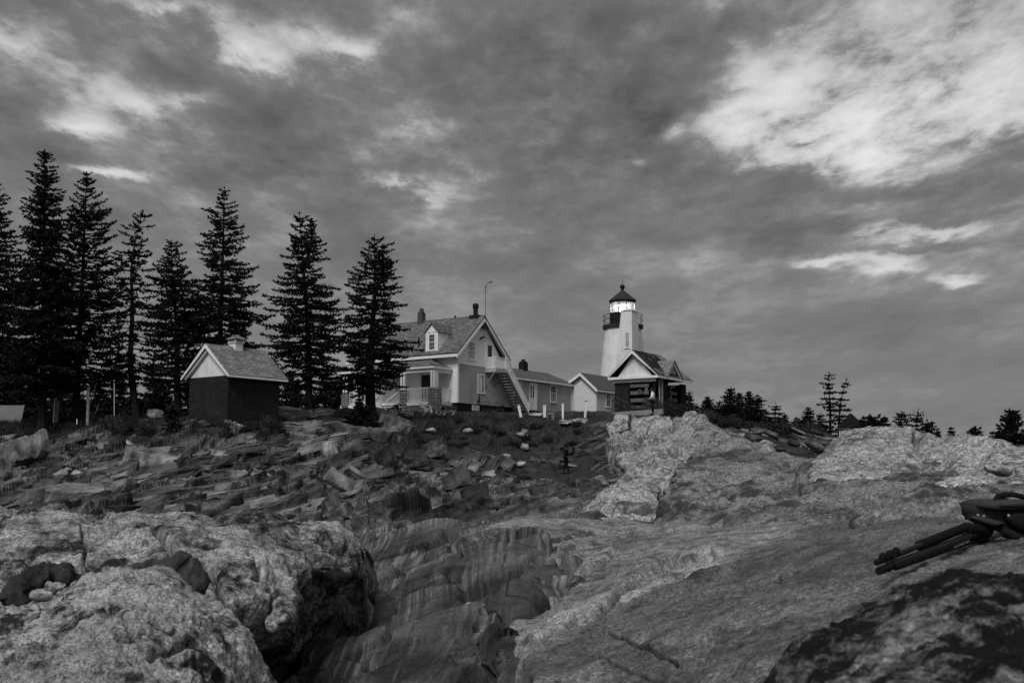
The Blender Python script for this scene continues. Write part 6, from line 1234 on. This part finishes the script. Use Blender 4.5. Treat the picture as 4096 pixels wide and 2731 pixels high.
# poles among the spruces
def pole(pts, Y, r, mat, label, name='wooden_pole', cat='pole'):
    m = MB(); m.tube([W(px, py, Y) for px, py in pts], r, 8); return single(m, name, mat, label, cat)
M_birch = paint('pale_weathered_pole', .30, .9, .5, 5)
pole([(213,1690),(222,1553)], 63, .035, M_white, 'thin white pipe leaning beside the lamp pole', 'pipe', 'pipe')
lp_ = pole([(225,1690),(237,1530)], 63.3, .1, M_wood, 'weathered lamp pole with a curved arm among the spruces', 'lamp_pole')
m = MB(); m.tube([W(237, 1541, 63.3), W(250, 1528, 63.2), W(268, 1524, 63.1)], .025, 6); part(m, 'lamp_arm', M_wood, lp_); m = MB(); p_ = W(283, 1525, 63); m.lathe([(.05, p_.z + .1), (.18, p_.z + .03), (.16, p_.z - .04), (.04, p_.z - .07)], 10, (p_.x, p_.y)); part(m, 'lamp_head', M_white, lp_)
pole([(350,1700),(354,1547)], 62.5, .085, M_birch, 'pale wooden pole standing alone under the bare-limbed spruce'); pole([(457,1695),(457,1531)], 63, .02, M_white, 'very thin white pole under the crooked spruce', 'pipe', 'pipe'); pole([(308,1697),(308,1675)], 62, .035, M_white, 'short white stake at the foot of the bare-limbed spruce', 'stake', 'stake')
for (pts, lab) in (([(364,1600),(372,1570),(386,1533)], 'broken pale branch forking beside the pale wooden pole'), ([(366,1672),(388,1640),(396,1610)], 'thin bare dead branch below the pale wooden pole')):
    m = MB(); m.tube([W(px, py, 64) for px, py in pts], [.035, .03, .012], 6); m.tube([W(pts[1][0], pts[1][1], 64), W(pts[1][0] - 8, pts[1][1] - 26, 64)], [.02, .008], 5); single(m, 'dead_branch', M_birch, lab, 'branch')
# ================================================================== PEOPLE
def skin_obj(name, verts, edges, radii, mat, parent, root=0, sub=1):
    me = bpy.data.meshes.new(name); bm = bmesh.new(); l = bm.verts.layers.skin.verify(); vs = []
    for i, (v, r_) in enumerate(zip(verts, radii)):
        b = bm.verts.new(v); b[l].radius = (r_, r_); b[l].use_root = (i == root); vs.append(b)
    for a, b in edges: bm.edges.new((vs[a], vs[b]))
    bm.to_mesh(me); bm.free(); o = link_mesh(name, me, mat, parent); m = o.modifiers.new('skin', 'SKIN'); m.use_smooth_shade = True; s = o.modifiers.new('sub', 'SUBSURF'); s.levels = s.render_levels = sub; return o
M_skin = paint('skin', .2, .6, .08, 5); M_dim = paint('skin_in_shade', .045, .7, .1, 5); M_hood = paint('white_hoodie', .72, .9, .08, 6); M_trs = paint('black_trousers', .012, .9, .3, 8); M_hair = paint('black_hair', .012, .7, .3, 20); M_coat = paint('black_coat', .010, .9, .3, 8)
def person(P, rz, h, top_mat, label, stride=0.0, pocket=True):
    root = empty('person', tuple(P), rz, label, 'person'); s = h / 1.78; root.scale = (s, s, s)
    wr = (.07, .17, 1.04) if pocket else (.21, .05, .84); hd_ = (.03, .2, 1.03) if pocket else (.21, .08, .76); el = (.26, -.04, 1.16) if pocket else (.22, -.03, 1.12)
    fy = (stride, -stride)
    V = [(0, 0, .96), (0, .0, 1.16), (0, -.01, 1.36), (0, .0, 1.5), (0, .03, 1.58), (0, .04, 1.68), (0, .02, 1.76)]; Rr = [.125, .115, .13, .055, .07, .092, .05]; E = [(0,1),(1,2),(2,3),(3,4),(4,5),(5,6)]
    for k, sx in enumerate((-1, 1)):
        b = len(V); V += [(sx*.09, 0, .9), (sx*.1, fy[k]*.5 + .01, .5), (sx*.1, fy[k] - .02, .09), (sx*.11, fy[k] + .13, .035)]; Rr += [.09, .06, .042, .035]; E += [(0, b), (b, b+1), (b+1, b+2), (b+2, b+3)]
        c = len(V); V += [(sx*.18, -.01, 1.41), (sx*el[0], el[1], el[2]), (sx*wr[0], wr[1], wr[2]), (sx*hd_[0], hd_[1], hd_[2])]; Rr += [.055, .042, .03, .03]; E += [(2, c), (c, c+1), (c+1, c+2), (c+2, c+3)]
        dh = (Vector(hd_) - Vector(wr)).normalized()
        for f in range(5):
            q = len(V); off = Vector(((f - 2) * .014 * sx, .01 if f else .03, -.01)); p0 = Vector((sx*hd_[0], hd_[1], hd_[2])) + off; dd_ = Vector((sx*dh.x, dh.y, dh.z)); L_ = (.05, .075, .085, .08, .06)[f]
            V += [tuple(p0 + dd_ * L_ * .5), tuple(p0 + dd_ * L_ + Vector((0, .008, 0)))]; Rr += [.009, .008]; E += [(c+3, q), (q, q+1)]
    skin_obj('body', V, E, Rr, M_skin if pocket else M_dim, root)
    V = [(0, 0, .93), (0, 0, 1.16), (0, -.01, 1.37), (0, -.03, 1.49)]; Rr = [.15, .145, .155, .10]; E = [(0,1),(1,2),(2,3)]
    for sx in (-1, 1): c = len(V); V += [(sx*.19, -.01, 1.41), (sx*el[0], el[1], el[2]), (sx*wr[0]*1.02, wr[1]*.96, wr[2] + .01)]; Rr += [.075, .062, .05]; E += [(2, c), (c, c+1), (c+1, c+2)]
    skin_obj('hoodie' if top_mat == M_hood else 'coat', V, E, Rr, top_mat, root)
    V = [(0, 0, .97)]; Rr = [.14]; E = []
    for k, sx in enumerate((-1, 1)): b = len(V); V += [(sx*.09, 0, .88), (sx*.1, fy[k]*.5 + .01, .5), (sx*.1, fy[k] - .02, .1)]; Rr += [.105, .082, .065]; E += [(0, b), (b, b+1), (b+1, b+2)]
    skin_obj('trousers', V, E, Rr, M_trs, root)
    for k, sx in enumerate((-1, 1)): m = MB(); m.tube([(sx*.1, fy[k] - .07, .045), (sx*.1, fy[k] + .05, .05), (sx*.11, fy[k] + .17, .035)], [.05, .055, .035], 8); part(m, 'shoe', M_black, root, smooth=True)
    m = MB(); m.lathe([(.02, 1.82), (.07, 1.81), (.105, 1.76), (.118, 1.70), (.11, 1.64), (.085, 1.6)], 14, (0, -.005)); part(m, 'hair', M_hair, root, smooth=True)
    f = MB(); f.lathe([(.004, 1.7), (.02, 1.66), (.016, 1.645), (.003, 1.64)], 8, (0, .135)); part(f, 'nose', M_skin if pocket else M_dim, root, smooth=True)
    for sx in (-1, 1): e_ = MB(); e_.lathe([(.003, 1.69), (.012, 1.702), (.003, 1.714)], 8, (sx*.035, .122)); part(e_, 'eye', M_black, root, smooth=True)
    m = MB(); m.box(-.025, .025, .118, .126, 1.615, 1.622); part(m, 'mouth', M_trs, root); return root
person(W(2611, 1658, 74.5), R(75), 1.82, M_hood, 'person in a white hooded top and black trousers standing on the pale ridge')
gY = gdist(2266, 1893); person(W(2264, 1893, gY), R(70), 117 * gY / FPX, M_coat, 'dim figure in dark clothes walking up the gully below the bank', .12, False)
# ================================================================== TRIPOD, BACKPACK, BLACK BAG
bv = bvh(slab)
def on_slab(px, py, lift=.0):
    d = ray(px, py).normalized(); hit = bv.ray_cast(Vector((0, 0, 0)), d, 60); P = hit[0] if hit[0] else W(px, py, 5.5); return P - d * lift
M_alu = paint('black_anodised_tube', .016, .35, .2, 9, metal=.2); M_rub = paint('black_rubber', .010, .8, .2, 9); M_silver = paint('dull_silver', .45, .35, .1, 9, metal=.6)
pA, pB = on_slab(3512, 2262), on_slab(3925, 2122); print('tripod depth', pA.y, pB.y, (pB - pA).length)
tY0, tY1 = pA.y - .06, pB.y - .06
viol = 0.0                                             # the folded legs rest on the bumps of the slab, not in them
for k_ in range(25):
    f_ = k_ / 24; sy_ = on_slab(3512 + 413 * f_, 2292 - 125 * f_).y; viol = max(viol, (tY0 + (tY1 - tY0) * f_) - sy_)
tY0 -= viol + .03; tY1 -= viol + .03
def tp(px, py, dy=0.0): f = (px - 3512) / (3925 - 3512); return W(px, py, tY0 + (tY1 - tY0) * f + dy)
Tp = empty('tripod', tuple(tp(3700, 2215)), 0, 'black folded camera tripod lying on the granite slab', 'tripod')
def tpart(pts, rad, name, mat, par=None, n=12):
    m = MB(); m.tube([tp(*p) - Tp.location for p in pts], rad, n); return part(m, name, mat, par or Tp, smooth=False)
q = tY0 / FPX
la_ = tpart([(3560,2229,.03),(3880,2098,.03)], 12 * q, 'leg', M_alu); tpart([(3676,2182,.03),(3867,2106,.03)], 21 * q, 'leg_sleeve', M_rub, la_); tpart([(3504,2250,.03),(3562,2228,.03)], 11 * q, 'foot', M_rub, la_)
lb_ = tpart([(3570,2258,0),(3912,2132,0)], 17 * q, 'leg', M_alu); tpart([(3516,2283,0),(3575,2258,0)], 16 * q, 'foot', M_rub, lb_); tpart([(3858,2152,0),(3900,2136,0)], 21 * q, 'leg_collar', M_rub, lb_)
lc_ = tpart([(3580,2268,.05),(3925,2150,.05)], 13 * q, 'leg', M_alu)
for (x, y, l, dy) in ((3531,2229,la_,.02),(3557,2218,la_,.02),(3583,2206,la_,.02),(3556,2264,lb_,0),(3585,2254,lb_,0),(3612,2244,lb_,0)):
    m = MB(); p = tp(x, y, dy) - Tp.location; m.lathe([(.012, -20 * q), (15 * q, -15 * q), (17 * q, 0), (15 * q, 12 * q), (.008, 19 * q)], 12); o = part(m, 'leg_lock', M_rub, l, smooth=True); o.location = p; o.rotation_euler = (R(15), R(20), 0)
tpart([(3870,2112,.0),(3945,2122,-.02),(3962,2108,-.02)], [20 * q, 34 * q, 20 * q], 'hub', M_rub); tpart([(3905,2150,.0),(3948,2160,0)], [10 * q, 14 * q], 'knob', M_rub)
tpart([(3950,2112,0),(4050,2070,.02)], 16 * q, 'centre_column', M_alu); tpart([(3992,2078,-.03),(4032,2062,-.03)], 5 * q, 'column_shine', M_silver)
ft = bpy.data.curves.new('lettering', 'FONT'); ft.body = 'MAGNUS'; ft.size = 1.0; ft.extrude = .02; fo_ = bpy.data.objects.new('lettering_curve', ft); COL.objects.link(fo_); bpy.context.view_layer.update()
tm = bpy.data.meshes.new_from_object(fo_.evaluated_get(bpy.context.evaluated_depsgraph_get())); bpy.data.objects.remove(fo_); tm.name = 'lettering'
lo_ = link_mesh('lettering', tm, M_silver, lb_); pr_, pl_ = tp(3868, 2143, -17 * q - .008), tp(3806, 2166, -17 * q - .008); xd = (pl_ - pr_); Lx = xd.length; xd.normalize(); nrm_ = (-pr_).normalized(); nrm_ = (nrm_ - xd * nrm_.dot(xd)).normalized(); yd_ = nrm_.cross(xd); wid = max(v.co.x for v in tm.vertices); sc_ = Lx / wid
lo_.matrix_local = Matrix.Translation(pr_ - Tp.location) @ Matrix((xd, yd_, nrm_)).transposed().to_4x4() @ Matrix.Diagonal((sc_, sc_ * 1.0, sc_, 1))
# backpack
M_nyl = paint('charcoal_nylon', .045, .85, .25, 14); M_web = paint('black_webbing', .012, .8, .2, 14)
bY = min(on_slab(4000, 2110).y, tY1 + .12) - .10; bq = bY / FPX
Bk = empty('backpack', tuple(W(4080, 2100, bY)), 0, 'black camera backpack lying on the slab at the right edge with its straps loose', 'backpack')
def bp_(px, py, dy=0.0): return W(px, py, bY + dy) - Bk.location
def blob(outline, y0, y1, name, mat, bev=.03, par=None):
    """a padded panel: outline in the picture plane given real depth y0..y1 and rounded edges"""
    n = len(outline); m = MB(); c = sum((bp_(x, y) for x, y in outline), Vector()) / n; rings = [(.86, y0), (1.0, y0 + bev), (1.0, y1 - bev), (.86, y1)]
    for s_, dy in rings: m.v += [tuple(c + (bp_(x, y) - c) * s_ + Vector((0, dy, 0))) for x, y in outline]
    for i in range(3):
        for k in range(n): m.f.append((i*n + k, i*n + (k+1) % n, (i+1)*n + (k+1) % n, (i+1)*n + k))
    m.f.append(tuple(range(n))[::-1]); m.f.append(tuple(range(3*n, 4*n))); return part(m, name, mat, par or Bk, smooth=True)
blob([(3932,2022),(3940,2014),(3990,2020),(4060,2022),(4140,2020),(4260,2022),(4340,2060),(4330,2130),(4200,2150),(4060,2130),(3990,2105),(3938,2065)], .06, .34, 'main_body', M_nyl, .05)
blob([(3932,2018),(3970,2002),(4030,1998),(4140,2000),(4280,2004),(4300,2030),(4140,2040),(4000,2040),(3950,2036)], -.0, .36, 'lid', M_nyl, .04)
blob([(3990,2022),(4004,2008),(4120,1998),(4230,2004),(4230,2022),(4100,2028)], -.02, .2, 'lid_panel', M_nyl, .02)
hl = MB(); hl.tube([bp_(3984,2022,.05), bp_(3984,1996,.05), bp_(3992,1982,.05), bp_(4020,1977,.05), bp_(4060,1978,.06), bp_(4095,1988,.07), bp_(4180,1990,.1)], [11*bq]*7, 10); hl.tube([bp_(3990,1996,.12), bp_(4010,1990,.12), bp_(4026,2000,.12), bp_(4020,2015,.12)], 9*bq, 8); part(hl, 'handle', M_web, Bk, smooth=True)
fl_ = blob([(3844,2066),(3856,2057),(3880,2056),(3930,2066),(3995,2087),(3998,2096),(3960,2103),(3935,2100),(3880,2082),(3850,2076)], -.07, -.02, 'hip_strap', M_web, .015); blob([(3858,2066),(3872,2061),(3890,2061),(3940,2074),(3992,2089),(3958,2098),(3938,2096),(3880,2077)], -.085, -.069, 'strap_pad', M_nyl, .004, Bk)
ss = MB(); ss.tube([bp_(3985,2105,-.03), bp_(4030,2130,-.05), bp_(4080,2155,-.06), bp_(4150,2170,-.06), bp_(4230,2160,0)], [14*bq, 18*bq, 19*bq, 18*bq, 14*bq], 10); part(ss, 'shoulder_strap', M_web, Bk, smooth=True)
sp2 = blob([(4030,2070),(4060,2052),(4130,2050),(4180,2100),(4130,2130),(4070,2118)], -.02, .08, 'side_pocket', M_web, .02)
bk_ = MB()
for (x, y) in ((3911,2059),(3934,2064),(4034,2060)): p = bp_(x, y, -.06); bk_.box(p.x - .006, p.x + .006, p.y - .004, p.y, p.z - .006, p.z + .006)
part(bk_, 'buckle', M_silver, Bk)
# black bag behind the big boulder
gY2 = gdist(1335, 2118); kb = gY2 / 12.2 * .96; Pb = W(1335, 2086, gY2); print('bag', gY2); ba = empty('camera_bag', tuple(Pb), R(-4), 'black elongated bag lying on the rocks behind the big pale boulder', 'bag'); m = MB(); prof = [(-.19,.02),(-.17,.04),(-.10,.055),(0,.06),(.11,.058),(.15,.052)]
ba.scale = (kb, kb, kb)
m.tube([(x, 0, 0) for x, _ in prof], [r_ * 1.0 for _, r_ in prof], 16); part(m, 'bag_body', M_web, ba, smooth=True); m = MB(); m.tube([(.15, 0, 0), (.165, 0, 0), (.178, 0, 0)], [.056, .056, .045], 16); part(m, 'end_cap', M_rub, ba, smooth=True)
rock(1268, 1402, 2098, 2150, 4, 'mid', 'low flat rock carrying the black bag', 'slab', None, gY2 + .05, 91)
# ================================================================== CAMERA, SKY, SUN
cam = bpy.data.cameras.new('camera'); co_ = bpy.data.objects.new('camera', cam); COL.objects.link(co_); scene.camera = co_
cam.sensor_fit = 'HORIZONTAL'; cam.sensor_width = 36.0; cam.lens = FPX / 4096 * 36.0; cam.clip_start = .05; cam.clip_end = 6000
co_.rotation_euler = (math.pi / 2 + TH, 0, 0)
cam.dof.use_dof = True; cam.dof.focus_distance = 60; cam.dof.aperture_fstop = 9.0
SUN_EL, SUN_AZ = R(48), R(202)        # azimuth measured clockwise from +y (the view): behind the camera, to its left
sd = bpy.data.lights.new('sun', 'SUN'); sd.energy = 2.4; sd.angle = R(24); sd.color = (1, 1, 1)
so = bpy.data.objects.new('sun', sd); COL.objects.link(so)
dirv = Vector((math.sin(SUN_AZ) * math.cos(SUN_EL), math.cos(SUN_AZ) * math.cos(SUN_EL), math.sin(SUN_EL)))
so.rotation_euler = dirv.to_track_quat('Z', 'Y').to_euler(); so.location = dirv * 100
w = bpy.data.worlds.new('World'); scene.world = w; w.use_nodes = True; nt = w.node_tree; n = N(nt); bg = nt.nodes['Background']
sky = n('ShaderNodeTexSky', sky_type='NISHITA', sun_disc=False, sun_elevation=SUN_EL, sun_rotation=SUN_AZ)
skyv = n('ShaderNodeRGBToBW', ins={0: sky.outputs[0]}).outputs[0]
d = nt.nodes.new('ShaderNodeTexCoord').outputs['Generated']; dn = n('ShaderNodeVectorMath', operation='NORMALIZE', ins={0: d}).outputs[0]
sp = n('ShaderNodeSeparateXYZ', ins={0: dn}); dx, dy, dz = sp.outputs
den = n.math('ADD', n.math('MAXIMUM', dz, 0.0), .27)
P = n('ShaderNodeCombineXYZ', ins={0: n.math('DIVIDE', dx, den), 1: n.math('MULTIPLY', n.math('DIVIDE', 1.0, den), .95), 2: n.math('MULTIPLY', dy, .6)}).outputs[0]
Pm = n.mapping(P, (1, 1, 1), (0, 0, R(0)))
big = n.noise(Pm, 3.0, 5, .5, .1); small = n.noise(Pm, 6.5, 9, .52, .1); det = n.noise(Pm, 22, 7, .66, .1); bright_n = n.noise(Pm, 8, 8, .62, .15)
# broad gaps and thick places of this evening's cloud deck, as directions: (x, y in the 2352-wide view, half widths, weight)
LOBES = [(590,125,70,34,.52),(700,85,150,40,.12),(815,112,50,20,.36),(470,40,110,50,.18),(350,10,110,24,.34),(190,280,60,26,.36),(300,225,110,30,.22),(235,392,75,13,.52),(120,130,170,110,.07),(60,90,60,40,.14),
 (900,412,55,14,.40),(845,370,40,20,.16),(1060,365,80,22,.16),(1010,436,50,16,.30),(1100,400,50,22,.16),(1010,470,30,14,.16),(330,250,50,22,.16),(470,232,40,14,.24),
 (2120,200,360,170,.14),(1980,250,300,125,.34),(1880,310,190,85,.16),(1800,190,110,60,.12),(2250,180,180,120,.14),(2060,350,200,40,.18),(1960,390,70,25,.12),(1740,310,90,60,.12),(2340,260,60,60,.10),
 (1530,290,36,22,.24),(1440,372,26,12,.32),(1490,320,50,22,.18),(1350,560,40,20,-.03),
 (1900,585,75,14,.34),(2040,585,60,16,.22),(2080,607,40,14,.28),(2220,628,36,12,.26),(2150,525,110,13,.24),(1960,492,60,10,.14),(2330,470,70,12,.12),(850,640,300,40,.04),
 (1330,235,260,130,-.24),(1150,110,180,80,-.12),(620,300,260,70,-.13),(600,370,180,45,-.10),(1250,330,140,60,-.10),(560,150,60,28,-.12),(420,170,90,40,-.05),(1660,330,80,35,-.14),(1860,410,80,24,-.24),(1700,425,150,26,-.14),(2080,425,130,38,-.26),(2260,345,120,40,-.24),(2000,512,240,16,-.14),(1700,470,300,14,-.10),(2150,560,200,12,-.12),
 (1700,530,260,26,-.07),(1830,330,34,8,-.32),(1720,205,55,12,-.16),(2050,165,120,26,-.14),(2170,235,90,18,-.14),(1720,45,110,22,-.2),(60,330,90,40,-.10),(100,520,160,40,-.06),(1900,750,260,40,-.05),(1200,640,400,60,-.015),(2100,830,300,40,-.03),(40,200,80,28,-.06)]
tot = None
fwd = n.math('GREATER_THAN', dy, 0.05)
wx = n.math('MULTIPLY_ADD', n.math('SUBTRACT', small, .5), .085, dx); wz = n.math('MULTIPLY_ADD', n.math('SUBTRACT', bright_n, .5), .05, dz)
for X, Yp, sx, sy, wt in LOBES:
    r0 = ray(X * 1.7415, Yp * 1.7415).normalized(); sx = sx * 1.7415 / FPX * r0.y; sy = sy * 1.7415 / FPX * r0.y
    a = n.math('MULTIPLY', n.math('SUBTRACT', wx, r0.x), 1 / sx); e = n.math('MULTIPLY', n.math('SUBTRACT', wz, r0.z), 1 / sy)
    q = n.math('MULTIPLY_ADD', a, a, n.math('MULTIPLY', e, e)); gq = n.math('MULTIPLY', n.math('POWER', 2.718, n.math('MULTIPLY', q, -.7)), wt)
    tot = gq if tot is None else n.math('ADD', tot, gq)
tot = n.math('MULTIPLY', n.math('MULTIPLY', tot, fwd), .95)
# cloud texture weakens towards the horizon, where the deck is seen edge-on
el = n.ramp(dz, [(.02, .25), (.14, .45), (.24, 1.0), (.34, 1.25)])
tex = n.math('ADD', n.math('MULTIPLY', n.math('SUBTRACT', big, .5), .45), n.math('ADD', n.math('MULTIPLY', n.math('SUBTRACT', small, .5), .85), n.math('MULTIPLY', n.math('SUBTRACT', det, .5), .42)))
tex = n.math('MULTIPLY', tex, el)
gval = n.math('ADD', n.math('ADD', .51, tex), n.math('MULTIPLY', tot, n.math('MAXIMUM', n.math('MULTIPLY_ADD', bright_n, 4.6, -1.35), .3)))
cloud = n.ramp(n.math('MULTIPLY', gval, .8), [(p_ * .8, v_) for p_, v_ in [(.06, .065), (.38, .135), (.50, .175), (.60, .25), (.70, .40), (.84, .55), (1.02, .66), (1.25, .76)]])
back = n.ramp(n.math('MULTIPLY_ADD', dy, -.5, .5), [(.3, 1.0), (.62, 1.5)])     # the sky behind the camera is the brighter half
cl = n.math('MULTIPLY', n.math('MULTIPLY', cloud, back), 10.0)
n.put(bg.inputs[0], n.math('MULTIPLY_ADD', skyv, .06, cl)); bg.inputs[1].default_value = .1
vs = scene.view_settings; scene.display_settings.display_device = 'sRGB'; vs.view_transform = 'Standard'; vs.look = 'None'; vs.exposure = 0.0; vs.gamma = 1.0; vs.use_curve_mapping = False
scene.cycles.max_bounces = 6; scene.cycles.diffuse_bounces = 3; scene.cycles.transparent_max_bounces = 12; scene.cycles.caustics_reflective = False; scene.cycles.caustics_refractive = False
w.cycles.sampling_method = 'MANUAL'; w.cycles.sample_map_resolution = 512
